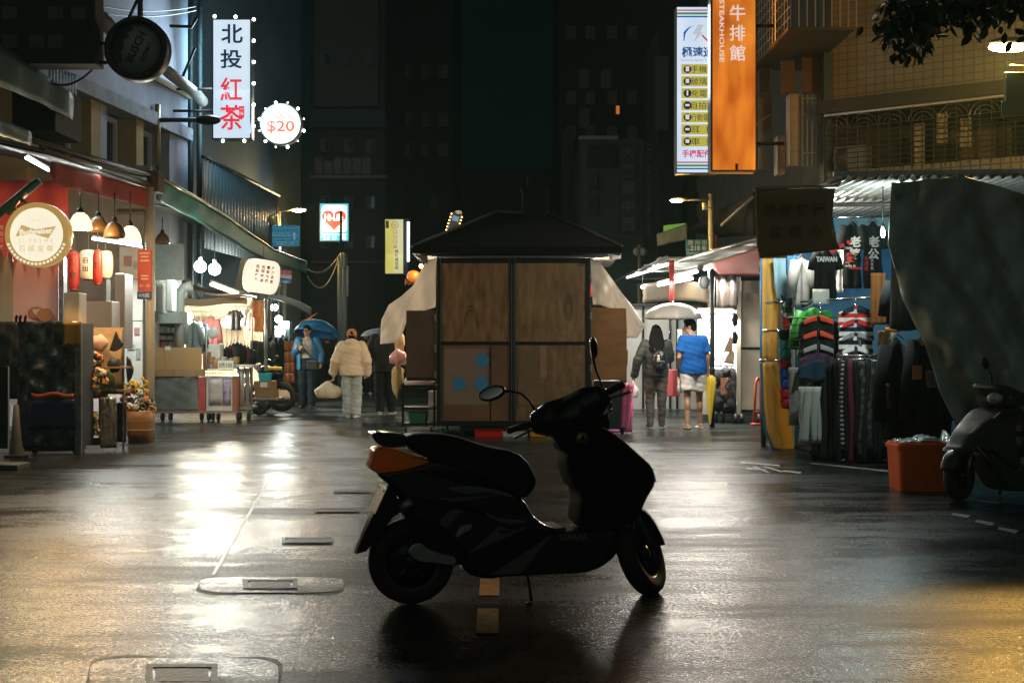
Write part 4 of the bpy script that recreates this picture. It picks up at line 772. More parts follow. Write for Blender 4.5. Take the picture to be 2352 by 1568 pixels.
m = MB(); m.sheet(lambda u, v: P(688 + 42 * u, 741 - 24 * u + 11 * v * (1 - u * .9), 32.45), 6, 3, .01); m.build('panel', mat('orange_nylon', (.7, .14, .03), .5), t)
# ================================================================ left side of the street
LX = -4.95
def FB(t, z, o=0): return V((-7.56 + .108 * t - o * .994, 22 + t + o * .108, z))
plaster = mat('pale_plaster', (.36, .37, .43), .8, c2=(.27, .28, .33), ns=2, bump=.1, streak=(1, 1, .4))
ochre = mat('ochre_plaster', (.38, .28, .13), .8, c2=(.30, .22, .10), ns=3)
glassd = mat('dark_window_glass', (.02, .03, .032), .12, 0, .6)
alw = mat('white_window_frame', (.42, .44, .46), .5)
bl = thing('shop_building', 'pale plastered building with ochre pilasters above the market awnings', 'building', (-7.5, 25, 0))
def fbox(m, t0, t1, z0, z1, o0, o1): m.hexa([FB(t0, z0, o0), FB(t1, z0, o0), FB(t1, z1, o0), FB(t0, z1, o0)], [FB(t0, z0, o1), FB(t1, z0, o1), FB(t1, z1, o1), FB(t0, z1, o1)])
m = MB(); fbox(m, -9, 5.5, 5.98, 14, 0, .3); fbox(m, -9, 5.5, 0, 14, .7, 1.0); fbox(m, 4.45, 5.5, 0, 5.98, 0, .6); m.build('wall', plaster, bl)
m = MB(); fbox(m, -9, 5.5, 5.72, 5.975, -.12, .3); m.build('beam', mat('grey_beam', (.30, .30, .33), .8, c2=(.2, .2, .22), ns=4), bl)
m = MB(); fbox(m, -9, 5.5, 6.62, 6.74, -.06, -.003); m.build('ledge', mat('brown_ledge', (.22, .16, .10), .8), bl)
for t0, t1 in ((.75, 1.15), (2.75, 3.1), (-1.6, -1.2)): m = MB(); fbox(m, t0, t1, 2.8, 5.715, 0, .55); m.build('pilaster', ochre, bl)
for t0, t1 in ((1.17, 1.45),): m = MB(); fbox(m, t0, t1, 2.8, 5.715, .02, .5); m.build('pilaster', plaster, bl)
for t0, t1 in ((-1.15, .7), (1.5, 2.7), (3.2, 4.4)):
    m = MB(); fbox(m, t0, t1, 3.2, 5.6, .42, .44); w_ = m.build('window', glassd, bl)
    m = MB(); fbox(m, t0, t1, 5.6, 5.7, .36, .46); fbox(m, t0, t1, 3.1, 3.2, .36, .46); fbox(m, t0, t0 + .08, 3.2, 5.6, .36, .46); fbox(m, t1 - .08, t1, 3.2, 5.6, .36, .46); fbox(m, (t0 + t1) / 2 - .04, (t0 + t1) / 2 + .04, 3.2, 5.6, .37, .45); m.build('frame', alw, w_)
m = MB(); m.lathe([(0, 0), (.09, 0), (.1, .03), (0, .05)], FB(3.75, 4.95, -.05), 14, M.Rotation(R(-90), 3, 'Y')); m.build('vent_cap', black, bl)
for px in (438, 458): m = MB(); D_ = 27.6; m.tube([P(px, 800, D_), P(px, -60, D_)], .06, 8); m.build('drain_pipe', mat('old_pipe', (.05, .06, .06), .5), bl)
# dark building behind, its corrugated lower wall
b2 = thing('shop_building', 'dark building, wall coloured with blue sign light, behind the vertical tea shop sign', 'building', (-7.5, 35, 0))
m = MB(); m.hexa([V((-8.3, 28.2, 0)), V((-6.6, 40, 0)), V((-6.6, 40, 16)), V((-8.3, 28.2, 16))], [V((-12, 28.2, 0)), V((-12, 40, 0)), V((-12, 40, 16)), V((-12, 28.2, 16))]); m.build('wall', mat('blue_lit_render', (.12, .17, .19), .7, c2=(.09, .13, .15), ns=.6), b2)  # the sign's blue light is put into the wall colour
cor = mat('corrugated_grey', (.11, .13, .13), .45, .3)
def corr(m, a, b, up, depth, n, amp):                              # corrugated sheet between a and b, ribs along up
    a, b, up, depth = V(a), V(b), V(up), V(depth)
    m.sheet(lambda u, v: a.lerp(b, u) + up * v + depth * (amp * math.sin(u * n * 2 * math.pi)), n * 6, 1, .008)
m = MB(); a = P(466, 480, 27); b_ = P(640, 560, 34); a.z = 3.4; b_.z = 3.4; m2_ = MB(); corr(m, a, b_, (0, 0, 1.9), (1, 0, 0), 26, .03); m.build('corrugated_wall', cor, b2)
m = MB(); a2 = a.copy(); b3 = b_.copy(); a2.z = b3.z = 5.32; m.tube([a2, b3], .05, 6); m.build('gutter', dark, b2)
# ---- awnings over the pavement
grn = mat('green_tarpaulin', (.010, .11, .075), .5, c2=(.007, .08, .055), ns=3)
dkroof = mat('dark_corrugated_roof', (.018, .022, .022), .5, .2, c2=(.03, .03, .028), ns=4)
rust = mat('rusty_steel', (.12, .07, .035), .6, .3, c2=(.06, .035, .02), ns=8)
def strip(name, par, top, bot, xs, m_, nu=24, th=.02, lean=.0):    # valance hanging along the street
    def f(u, v):
        k = min(len(top) - 2, int(u * (len(top) - 1))); t = u * (len(top) - 1) - k
        a = V((*top[k], 0)).lerp(V((*top[k + 1], 0)), t); b = V((*bot[k], 0)).lerp(V((*bot[k + 1], 0)), t); q = a.lerp(b, v); p = SP(q.x, q.y, xs)
        return p + V((lean * v + .02 * wob(u * 9, v * 2, xs), 0, 0))
    m = MB(); m.sheet(f, nu, 5, th); return m.build(name, m_, par)
aw = thing('awning', 'long dark green awning over the left stalls, its front flap lit below', 'awning', tuple(S(LX, 25, 3)))
gt = [(358, 403), (440, 447), (514, 492), (580, 540), (630, 574), (704, 601)]; gb = [(358, 458), (440, 500), (514, 545), (580, 586), (630, 608), (704, 629)]
strip('valance', aw, gt, gb, LX, grn, 40)
def roof_over(m, top, xs, rise, back, n=30):
    m.sheet(lambda u, v: (lambda p: p + V((-back * v, 0, rise * v)))(SP(*[top[min(len(top) - 2, int(u * (len(top) - 1)))][i] + (top[min(len(top) - 2, int(u * (len(top) - 1))) + 1][i] - top[min(len(top) - 2, int(u * (len(top) - 1)))][i]) * (u * (len(top) - 1) - min(len(top) - 2, int(u * (len(top) - 1)))) for i in (0, 1)], xs)), n, 3, .02)
m = MB(); roof_over(m, gt, LX, .55, 2.4); m.build('roof_sheet', mat('awning_top', (.03, .05, .042), .5, c2=(.05, .06, .05), ns=5), aw)
m = MB(); m.tube([SP(x, y, LX + .02) for x, y in gt], .022, 6); m.build('front_rail', mat('brassy_rail', (.35, .28, .12), .3, .7), aw)
for x, y in gt[::2]: m = MB(); p = SP(x, y + 8, LX); m.tube([p, p + V((-2.3, 0, .45))], .02, 6); m.build('rafter', steel, aw)
a2 = thing('awning', 'faded red valance under a dark sheet roof above the pendant lamps', 'awning', tuple(S(LX, 16, 3)))
rt = [(118, 372), (190, 392), (265, 412), (342, 436)]; rb = [(118, 420), (190, 440), (265, 458), (342, 478)]
strip('valance', a2, rt, rb, LX - .02, mat('faded_red_canvas', (.30, .05, .032), .8, c2=(.24, .04, .026), ns=3), 24)
m = MB(); t4 = [(100, 352), (190, 380), (265, 404), (345, 432)]; roof_over(m, t4, LX - .02, .5, 2.2); m.build('roof_sheet', dkroof, a2)
m = MB(); m.tube([SP(x, y - 8, LX) for x, y in t4], .03, 6); m.build('front_rail', rust, a2)
a3 = thing('sheet_roof', 'upper corrugated roof with a dark green fascia at the top left', 'roof', tuple(S(LX, 13, 4)))
g1 = [(-90, 50), (0, 101), (90, 164), (168, 218)]; g2 = [(-90, 146), (0, 198), (90, 236), (168, 276)]
strip('fascia', a3, g1, g2, LX + .05, mat('dark_green_fascia', (.010, .055, .05), .5, c2=(.008, .04, .036), ns=3), 20)
m = MB(); roof_over(m, g1, LX + .05, .4, 2.2); m.build('roof_sheet', dkroof, a3)
m = MB(); corr(m, SP(112, 232, LX - .8), SP(176, 252, LX - .8), (0, 0, .48), (1, 0, 0), 9, .02); m.build('corrugated_panel', cor, a3)
a4 = thing('sheet_roof', 'lower corrugated roof with grey green fascia and a rusty edge, left of the pole', 'roof', tuple(S(LX, 14.5, 3.6)))
strip('fascia', a4, [(-90, 238), (0, 275), (72, 303)], [(-90, 280), (0, 311), (72, 333)], LX + .02, mat('grey_green_fascia', (.05, .085, .08), .5), 12)
m = MB(); A_, B_ = SP(60, 316, LX), SP(360, 404, LX); cor2 = mat('corrugated_dark', (.10, .11, .11), .4, .4)
m.sheet(lambda u, v: A_.lerp(B_, u) + V((-2.0 * v, 0, .55 * v)) + V((0, 0, .02 * math.sin(u * 2 * math.pi * 42))), 252, 2, .008); m.build('roof_sheet', cor2, a4)
m = MB(); m.tube([A_ + V((0, 0, -.02)), B_ + V((0, 0, -.02))], .025, 6); m.build('edge_rail', rust, a4)
m = MB(); C_ = SP(168, 330, LX + .01); m.box(C_ + V((-.3, 0, .35)), (.5, .9, .55)); m.build('equipment_box', dark, a4)
# ---- pole with its signs and wires
po = thing('awning_post', 'grey steel post carrying the corner of the green and red awnings', 'post', tuple(G(345, 1003)))
D_ = gD(1003); m = MB(); m.tube([P(345, 1003, D_), P(345, 430, D_)], [.066, .066], 14); m.build('pole', mat('galvanised_post', (.50, .46, .38), .55, .1, c2=(.34, .31, .25), ns=6, streak=(1, 1, .3)), po)
for y in (610, 690, 730, 790): m = MB(); m.tube([P(345, y, D_), P(345, y + 4, D_)], .06, 12); m.build('clamp', dark, po)
m = MB(); m.bx(337, 392, 364, 440, D_ - .03, .3); m.build('bracket', rust, po)
vs = thing('vertical_sign', 'narrow red sign with a blue foot strapped to the awning post', 'sign', tuple(P(332, 686, D_ - .1)))
m = MB(); m.bx(316, 573, 348, 669, D_ - .10, .035); m.build('red_panel', mat('sign_red', (.50, .06, .03), .5), vs)
m = MB(); m.bx(315, 669.5, 347, 687, D_ - .10, .035); m.build('blue_panel', mat('sign_blue', (.02, .06, .22), .5), vs)
wt = mat('white_letter', (.6, .55, .5), .6)
m = MB()
for y, wd in ((580, 22), (588, 18), (597, 20), (632, 17), (639, 17)): m.bx(332 - wd / 2, y, 332 + wd / 2, y + 3, D_ - .104, .003)
m.text('←→', P(332, 656, D_ - .104), w=m2(24, D_)); m.text('0元起', P(331, 678, D_ - .104), h=m2(9, D_), w=m2(24, D_), bold=.02); m.build('lettering', wt, vs)
# ---- round beer signs, the dark sign box
ds = thing('sign_box', 'large unlit black sign box at the top left corner', 'sign', tuple(P(80, 148, 13.6)))
m = MB(); m.bx(-120, -80, 218, 147, 13.6, .3); m.build('case', mat('black_sign_case', (.008, .010, .010), .6), ds, bevel=.01)
m = MB(); gch = mat('dim_character', (.07, .08, .08), .6)
for x, y in ((22, 95), (84, 95), (128, 95), (22, 30), (128, 30), (180, 30)): m.bx(x - 17, y - 15, x + 17, y + 15, 13.593, .005)
m.build('lettering', gch, ds)
bs = thing('round_sign', 'unlit round bar sign with a black rim, bracketed to the black sign box', 'sign', tuple(P(317, 188, 13.8)))
ry = M.Rotation(R(90), 3, 'X')
c = P(317, 115, 13.8); r = m2(73, 13.8)
m = MB(); m.lathe([(r * .80, -.10), (r * .97, -.10), (r, -.08), (r, .08), (r * .97, .10), (r * .80, .10), (r * .80, -.10)], c, 48, ry); m.build('rim', mat('black_rim', (.008, .012, .014), .4), bs)
m = MB(); m.lathe([(0, -.05), (r * .81, -.05), (r * .81, .05), (0, .05)], c, 48, ry); m.build('face', mat('unlit_acrylic', (.30, .31, .28), .4), bs)
m = MB(); fy = c.y - .052; m.slab([V((c.x + x * r, fy, c.z + z * r)) for x, z in ((-.8, .1), (-.72, .34), (-.5, .6), (-.2, .76), (-.1, .62), (-.3, .5), (-.22, .4), (-.4, .28), (-.42, .02), (-.5, -.1), (-.45, -.4), (-.6, -.45), (-.74, -.3))], (0, -.002, 0))
rt_ = V((.46, 0, .89)); up_ = V((-.89, 0, .46)); m.text('BUSCH', c + V((-.03 * r, -.054, .02)), w=r * 1.02, h=r * .26, right=rt_, up=up_, bold=.03); m.text('百威啤酒', c + V((.30 * r, -.054, -.1 * r)), w=r * .7, h=r * .17, right=rt_, up=up_, bold=.02); m.build('lettering', mat('black_letter', (.010, .012, .012), .5), bs)
for y in (101, 144): m = MB(); m.tube([P(217, y, 13.75), P(252, y, 13.8)], .022, 6); m.build('bracket', black, bs)
bw = thing('round_sign', 'lit round beer sign with golden rim hanging at the left shop front', 'sign', tuple(P(90, 613, 14.1)))
c = P(90, 540, 14.1); r = m2(74, 14.1)
m = MB(); m.lathe([(r * .83, -.09), (r * .97, -.085), (r, -.06), (r, .06), (r * .97, .085), (r * .83, .09), (r * .83, -.09)], c, 48, ry); m.build('rim', glow('golden_rim', (.62, .38, .11), .62), bs if 0 else bw)
m = MB(); m.lathe([(0, -.07), (r * .835, -.07), (r * .835, .07), (0, .07)], c, 48, ry); m.build('face', glow('lit_white_face', (1.0, .92, .72), .92), bw)
gold = glow('gold_print', (.78, .52, .20), .68)
m = MB(); fy = c.y - .072
def lp(x, z): return V((c.x + x * r, fy, c.z + z * r))
m.slab([lp(-.66, -.06), (lp(-.47, .30)), lp(-.05, .16), lp(.60, .26), lp(.36, -.12), lp(-.1, .02)], (0, -.002, 0)); m.build('bow_tie', gold, bw)
m = MB(); m.text('Budweiser', V((c.x - .02 * r, fy - .004, c.z + .10 * r)), w=r * 1.02, right=(1, 0, .06), bold=.03); m.build('lettering', MATS['lit_white_face'], bw)
m = MB(); m.text('S U P R E M E', V((c.x - .02 * r, fy - .002, c.z - .20 * r)), w=r * 1.05); m.text('百 威 金 尊', V((c.x - .02 * r, fy - .002, c.z - .42 * r)), w=r * 1.05, bold=.01)
for k in range(9): a = R(38 + 13 * k); m.tube([lp(.14 * math.cos(a) - .02, .28 + .12 * math.sin(a)), lp(.2 * math.cos(a) - .02, .28 + .19 * math.sin(a))], .003, 4)
m.build('lettering', glow('faint_gold_print', (.84, .66, .36), .72), bw)
m = MB()
for k in range(19): a = R(200 + 140 * k / 18); m.box(V((c.x + r * .91 * math.cos(a), c.y - .09, c.z + r * .91 * math.sin(a))), (r * .07, .006, r * .07), M.Rotation(-a, 3, 'Y'))
m.build('rim_characters', MATS['lit_white_face'], bw)
m = MB(); m.tube([P(18, 492, 14.2), P(58, 441, 14.2)], .02, 6); m.tube([P(45, 455, 14.2), P(66, 472, 14.2)], .025, 6); m.tube([P(18, 492, 14.2), P(36, 478, 14.2), P(40, 495, 14.2)], .02, 6); m.build('bracket', mat('yellow_bracket', (.25, .19, .05), .5), bw)
area('sign_light', c + V((0, -.12, 0)), 60, (1, .76, .42), r * 1.6, r * 1.6, (0, -1, -.1), bw)
m = MB(); m.tube([P(-20, 505, 14.6), P(90, 415, 14.6)], .05, 8); one(m, 'diagonal_strut', grn, 'dark green diagonal strut behind the lit round sign', 'strut')
# ---- the red and pink shop at far left
rs_ = thing('shop_curtain', 'red shop banner with pointed hems behind the lit round beer sign', 'banner', tuple(P(75, 615, 17.8)))
redc = mat('red_curtain', (.50, .055, .045), .75, c2=(.42, .045, .04), ns=4)
m = MB(); m.sheet(lambda u, v: P(-60 + 217 * u, 414 + 150 * v, 17.8 + .03 * math.sin(u * 20)), 24, 6, .01); m.build('cloth', redc, rs_)
for k in range(9):
    x = -50 + 24 * k; m = MB(); d_ = 40 if k < 3 else 50; m.slab([P(x, 564, 17.79), P(x + 24, 564, 17.79), P(x + 13 + 3 * math.sin(k), 564 + d_ + 4 * math.sin(k * 2.2), 17.79)], (0, .012, 0)); m.build('pennant', redc, rs_)
m = MB(); gg = mat('faded_print', (.62, .45, .36), .7)
for k, ch in enumerate('老街酒味'): m.text(ch, P(3, 522 + k * 15, 17.77), h=m2(10, 17.8), bold=.02)
m.build('lettering', gg, rs_)
def panel(px0, py0, px1, py1, dd, dep, m_, nm, lb, cat, group=None, bevel=0): m = MB(); m.bx(px0, py0, px1, py1, dd, dep); return one(m, nm, m_, lb, cat, group, bevel=bevel)
sw = thing('shop_facade', 'pink and cream painted shop front wall at the far left', 'shop front', tuple(P(70, 800, 18.4)))
m = MB(); m.bx(29, 600, 134, 905, 18.4, .1); m.build('pink_panel', mat('pink_paint', (.74, .46, .42), .7, c2=(.70, .43, .39), ns=2), sw)
m = MB(); m.bx(-80, 560, 28.5, 905, 18.38, .12); m.build('cream_panel', mat('cream_boards', (.40, .37, .26), .7, c2=(.33, .3, .2), ns=3, streak=(6, 1, .3)), sw)
m = MB(); m.bx(134.5, 470, 146, 905, 18.3, .14); m.build('perforated_post', mat('perforated_metal', (.38, .37, .36), .4, .4), sw)
m = MB()
for y in (612, 650, 698, 727): m.lathe([(.022, -.003), (.03, -.003), (.03, .003), (.022, .003), (.022, -.003)], P(139.5, y, 18.297), 14, ry @ M.Diagonal(V((.6, 1.4, 1))).to_3x3())
m.build('hole', dark, sw)
br = mat('ginger_board', (.42, .18, .07), .7)
m = MB(); m.disc(P(83, 718, 18.36), m2(19, 18.4), 28, th=.015, ry=m2(14, 18.4)); pl = one(m, 'oval_plaque', br, 'ginger oval plaque with a white heart leaning on the pink wall', 'plaque')
m = MB(); e = P(84, 716, 18.355); hp = [(16 * math.sin(t) ** 3, 13 * math.cos(t) - 5 * math.cos(2 * t) - 2 * math.cos(3 * t) - math.cos(4 * t)) for t in [k * math.pi / 14 for k in range(28)]]; m.slab([e + V((x * .0036, -.003, z * .0036)) for x, z in hp], (0, -.003, 0)); m.build('heart', mat('white_heart', (.62, .58, .5), .7), pl)
m = MB(); m.disc(P(104, 723, 18.3), m2(20, 18.4), 28, th=.015, ry=m2(15, 18.4)); one(m, 'oval_plaque', br, 'plain ginger oval plaque overlapping the one with a heart', 'plaque')
panel(146, 672, 182, 800, 17.4, .3, mat('beige_box', (.42, .30, .17), .6, c2=(.36, .25, .14), ns=3), 'storage_box', 'beige upright box right of the perforated post', 'box', bevel=.01)
panel(189, 641, 244, 691, 18.9, .2, mat('dark_board', (.09, .08, .07), .6), 'menu_board', 'dark grey board under the white paper lanterns', 'board')
panel(185, 691.5, 257, 800, 18.8, .5, mat('taupe_steel', (.26, .23, .19), .5, c2=(.22, .19, .16), ns=3), 'steel_cabinet', 'taupe steel cabinet under the dark grey board', 'cabinet', bevel=.01)
panel(265, 628, 287, 800, 19.2, .4, mat('brown_grey_steel', (.20, .17, .15), .5), 'steel_cabinet', 'narrow brown grey cabinet left of the white shop wall', 'cabinet', bevel=.01)
wl = thing('shop_wall', 'white panelled shop wall behind the grey post', 'wall', tuple(P(305, 905, 20.4)))
m = MB(); m.bx(-200, 380, 345, 905, 21.2, .15); m.build('back_wall', mat('mottled_beige_wall', (.33, .30, .25), .8, c2=(.25, .23, .19), ns=2), wl)  # beige wall, tone mottled at random
wpan = mat('white_panel', (.62, .64, .6), .5, c2=(.52, .54, .5), ns=3)
for x0, y0, x1, y1 in ((274, 566, 326, 640), (288, 642, 326, 736), (276, 738, 326, 910)): m = MB(); m.bx(x0, y0, x1, y1, 20.4, .06); m.build('panel', wpan, wl, bevel=.005)
m = MB(); m.tube([P(270, 487, 19.6), P(330, 487, 19.6), P(339, 496, 19.6), P(340, 640, 19.6)], .05, 10); one(m, 'drain_pipe', mat('brown_pipe', (.14, .10, .06), .5), 'brown pipe bending down behind the grey post', 'pipe')
# lanterns
paper = transl('lantern_paper', (.66, .62, .55), .4); redp = transl('red_lantern_paper', (.30, .02, .02), .3)
def lantern(px, py0, py1, w_, dd, m_, lb, chars, ink, tilt=0, group='small paper lanterns under the awning'):
    c = P(px, (py0 + py1) / 2, dd); h = m2(py1 - py0, dd); r = m2(w_ / 2, dd); t = thing('paper_lantern', lb, 'lantern', tuple(c - V((0, 0, h / 2))), group=group)
    T = M.Rotation(tilt, 3, 'Y'); m = MB(); pr = [(0, -h / 2), (r * .55, -h / 2)]
    for k in range(21): q = k / 20; b = min(1, (4 * q * (1 - q)) ** .35); pr.append((r * (.55 + .45 * b) * (1 + .012 * (k % 2)), -h / 2 + h * q))
    pr += [(r * .55, h / 2), (0, h / 2)]; m.lathe(pr, c, 24, T); m.build('shade', m_, t)
    for s_ in (-1, 1): m = MB(); m.lathe([(r * .5, -.012), (r * .58, -.012), (r * .58, .012), (r * .5, .012)], c + T @ V((0, 0, s_ * h * .5)), 20, T); m.build('ring', dark, t)
    m = MB(); m.tube([c + T @ V((0, 0, h / 2)), c + T @ V((0, 0, h / 2)) + V((0, 0, .25))], .006, 5); m.build('cord', dark, t)
    for q in chars:
        st, x, z, hh = q[:4]; m = MB(); n0 = 0; m.text(st, (0, 0, 0), h=hh * h, bold=.03)
        m.v = [c + T @ V((math.sin(x + v.x / r) * r * 1.02, -math.cos(x + v.x / r) * r * 1.02, z * h + v.z)) for v in m.v]; m.build('lettering', q[4] if len(q) > 4 else ink, t)
    return t
ink = mat('lantern_ink', (.012, .010, .010), .7); rink = mat('red_ink', (.45, .05, .04), .7)
lantern(170, 578, 666, 28, 16.6, redp, 'red paper lantern beside the golden rimmed sign', [('酒', .1, .2, .18), ('肉', .1, -.1, .18)], ink)
lantern(203, 574, 641, 42, 16.9, paper, 'white paper lantern with black characters, left of a red one', [('召', .0, .12, .2), ('田', .0, -.15, .2)], ink)
lantern(224, 575, 653, 22, 16.6, redp, 'slim red paper lantern between the two white ones', [('串', .3, .05, .2)], ink)
lantern(242, 576, 638, 34, 17.0, paper, 'white paper lantern right of the slim red one', [('人', -.3, .15, .18), ('味', -.3, -.12, .18)], ink)
# pendant lamps
opal = glow('opal_glass', (1.0, .80, .48), 1.7); ambm = mat('brown_shade', (.10, .055, .02), .4, 0, .5)
def pendant(px, py, w_, dd, lit, lb, top=440):
    b = P(px, py, dd); r = m2(w_ / 2, dd); t = thing('pendant_lamp', lb, 'pendant lamp', tuple(b), group='pendant lamps under the red valance')
    m = MB(); m.lathe([(r, 0), (r * .98, r * .35), (r * .86, r * .8), (r * .6, r * 1.25), (r * .25, r * 1.5), (.0, r * 1.55)], b, 24); sh = m.build('lamp_shade', opal if lit else ambm, t); sh.modifiers.new('s', 'SOLIDIFY').thickness = .004
    m = MB(); m.lathe([(r * .28, r * 1.45), (r * .28, r * 1.7), (r * .12, r * 1.95), (0, r * 2)], b, 14); m.build('cap', black, t)
    m = MB(); m.tube([b + V((0, 0, r * 1.9)), P(px, top, dd)], .008, 6); m.build('cord', black, t)
    if lit: m = MB(); m.ball(b + V((0, 0, r * .5)), .035, 8); m.build('bulb', MATS['warm_bulb'], t); lamp('pendant_light', b + V((0, 0, -.04)), 130, (1, .62, .28), .06, t)
    return t
pendant(185, 527, 52, 15.5, 1, 'lit opal pendant lamp nearest the round beer sign'); pendant(226, 532, 48, 16.2, 0, 'unlit brown pendant lamp between the lit one and the black one'); pendant(263, 546, 50, 16.0, 0, 'unlit dark pendant lamp left of the second lit lamp'); pendant(299, 556, 50, 16.5, 1, 'lit opal pendant lamp nearest the grey post'); pendant(373, 560, 34, 20.2, 0, 'small dark pendant lamp just right of the grey post', 500)
tubew = glow('tube_white', (.93, 1, .96), 9)
def tube_lamp(a, b, lb, pw=40, colr=(.92, 1, .95), r=.018, m_=None, d=(0, -.4, -1), group='fluorescent tubes under the awnings'):
    t = thing('tube_lamp', lb, 'tube lamp', tuple((V(a) + V(b)) / 2), group=group); a, b = V(a), V(b)
    m = MB(); m.tube([a, b], r, 8); m.build('tube', m_ or tubew, t)
    m = MB(); u = V((0, 0, r * 2.2)); m.tube([a + u, b + u], r * 1.1, 4); m.build('fitting', whitep, t)
    if pw:
        ln = (b - a).length; n = V(d)
        area('tube_light', a.lerp(b, .5) + n.normalized() * .06, pw * 1.2, colr, ln, .06, d, t)
    return t
tube_lamp(P(60, 363, 15.5), P(111, 391, 17.2), 'white tube lamp under the lower corrugated roof at top left', 30)
tube_lamp(P(212, 548, 19.0), P(325, 566, 19.6), 'white tube lamp behind the pendant lamps', 110)
# ---- plastic covered cart, barriers at the far left
cv = thing('covered_cart', 'market cart wrapped in dark mottled plastic with a yellow notice on it', 'cart', tuple(P(115, 1045, 15.63)))
def mottle():
    m_ = mat('mottled_plastic', (.010, .016, .017), .25, 0, .5, bump=.6, bs=7); t = m_.node_tree; b = t.nodes['Principled BSDF']; tc = t.nodes.new('ShaderNodeTexCoord')
    n = t.nodes.new('ShaderNodeTexNoise'); n.inputs['Scale'].default_value = 7; n.inputs['Detail'].default_value = 5; t.links.new(tc.outputs['Object'], n.inputs['Vector'])
    h = t.nodes.new('ShaderNodeTexNoise'); h.inputs['Scale'].default_value = 2.2; t.links.new(tc.outputs['Object'], h.inputs['Vector'])
    r1 = t.nodes.new('ShaderNodeValToRGB'); e = r1.color_ramp.elements; e[0].position = .45; e[0].color = (.010, .016, .018, 1); e[1].position = .62; e[1].color = (.07, .09, .10, 1); q = e.new(.72); q.color = (.5, .5, .46, 1)
    r2 = t.nodes.new('ShaderNodeValToRGB'); e = r2.color_ramp.elements; e[0].position = .35; e[0].color = (.3, .8, .9, 1); e[1].position = .65; e[1].color = (1.2, .8, .8, 1)
    t.links.new(n.outputs[0], r1.inputs[0]); t.links.new(h.outputs[0], r2.inputs[0]); x = t.nodes.new('ShaderNodeMix'); x.data_type = 'RGBA'; x.blend_type = 'MULTIPLY'; x.inputs[0].default_value = 1
    t.links.new(r1.outputs[0], x.inputs[6]); t.links.new(r2.outputs[0], x.inputs[7]); t.links.new(x.outputs[2], b.inputs['Base Color']); return m_
mot = mottle(); Dc = 15.6
m = MB(); m.sheet(lambda u, v: P(40 + 142 * u + 3 * math.sin(v * 5), 738 + 290 * v, Dc + .025 * wob(u * 4, v * 5, 2)), 26, 40, .01); m.build('plastic_cover', mot, cv)
m = MB(); m.sheet(lambda u, v: P(-70 + 114 * u, 738 + 178 * v + 120 * v * (1 - abs(u - .5)) * 0, Dc + .05 + .03 * wob(u * 3, v * 4, 5)), 16, 20, .01); p = m.build('plastic_cover', mat('grey_plastic', (.04, .042, .038), .4, c2=(.02, .024, .022), ns=3, bump=.3, bs=8), cv)
m = MB(); m.bx(50, 742, 178, 1026, Dc + .12, .6); m.build('body', mat('cart_dark_body', (.012, .02, .03), .6), cv)
m = MB(); m.sheet(lambda u, v: P(72 + 98 * u, 902 + 12 * v + 3 * math.sin(u * 9), Dc - .03), 12, 2, .008); m.build('orange_tray_edge', mat('dull_orange', (.35, .07, .03), .5), cv)
m = MB(); m.sheet(lambda u, v: P(66 + 108 * u, 916 + 70 * v, Dc - .025 + .01 * wob(u * 3, v * 3, 3)), 12, 6, .008); m.build('blue_sheet', mat('navy_plastic', (.006, .018, .055), .3, bump=.4, bs=8), cv)
m = MB(); m.bx(172, 740, 186, 1046, Dc - .02, .05); m.build('corner_post', mat('mottled_grey_post', (.16, .17, .16), .5, c2=(.06, .07, .07), ns=14), cv)
m = MB(); m.bx(55, 1028, 172, 1036, Dc + .1, .4); m.build('bottom_rail', rust, cv)
for x in (66, 160): m = MB(); q = P(x, 0, Dc); m.lathe([(0, -.02), (.05, -.02), (.055, 0), (.05, .02), (0, .02)], V((q.x, Dc + .2, .055)), 12, M.Rotation(R(90), 3, 'Y')); m.build('caster', rubber, cv)
m = MB(); m.sheet(lambda u, v: P(144 + 41 * u, 739 + 57 * v, Dc - .03 + .01 * math.sin(u * 4)), 6, 8, .004); one(m, 'paper_notice', mat('mustard_paper', (.21, .14, .03), .8, c2=(.17, .11, .025), ns=8), 'mustard yellow paper notice taped to the corner of the wrapped cart', 'notice')
for x, lb in ((37, 'first'), (46, 'middle'), (58, 'last')): m = MB(); p = P(x, 740, Dc - .01); m.tube([p, p + V((0, 0, .05)), p + V((.012, 0, .075)), p + V((0, 0, .085))], [.012, .018, .022, .012], 8); one(m, 'spring_clip', black, lb + ' of three black spring clips along the top of the wrapped cart', 'clip', 'spring clips on the wrapped cart')
co = thing('traffic_cone', 'grey weathered traffic cone beside the wrapped cart', 'cone', tuple(G(37, 1049)))
p = G(37, 1049); m = MB(); m.lathe([(.085, .03), (.06, .25), (.03, .62), (.0, .63)], p, 20); m.build('body', mat('grey_cone', (.16, .16, .14), .6, c2=(.1, .1, .09), ns=5), co)
m = MB(); m.box(p + V((0, 0, .015)), (.22, .22, .03)); m.build('base', mat('cone_base', (.05, .05, .045), .7), co, bevel=.008)
sb_ = thing('sandwich_board', 'black board on a low foot cut by the left picture edge', 'board', tuple(G(0, 1079)))
m = MB(); m.bx(-70, 841, 17, 1030, 13.85, .06); m.build('board', mat('black_board', (.006, .008, .009), .5), sb_)
m = MB(); m.bx(17.3, 842, 18.6, 1028, 13.85, .03); m.build('edge', mat('grey_board_edge', (.2, .22, .22), .4), sb_)
q = P(0, 1079, gD(1079)); m = MB(); m.box(V((q.x - .05, 13.9, .03)), (.52, .36, .06)); m.box(V((q.x - .1, 13.9, .13)), (.06, .06, .24)); m.build('foot', mat('stone_foot', (.06, .06, .055), .6), sb_, bevel=.008)
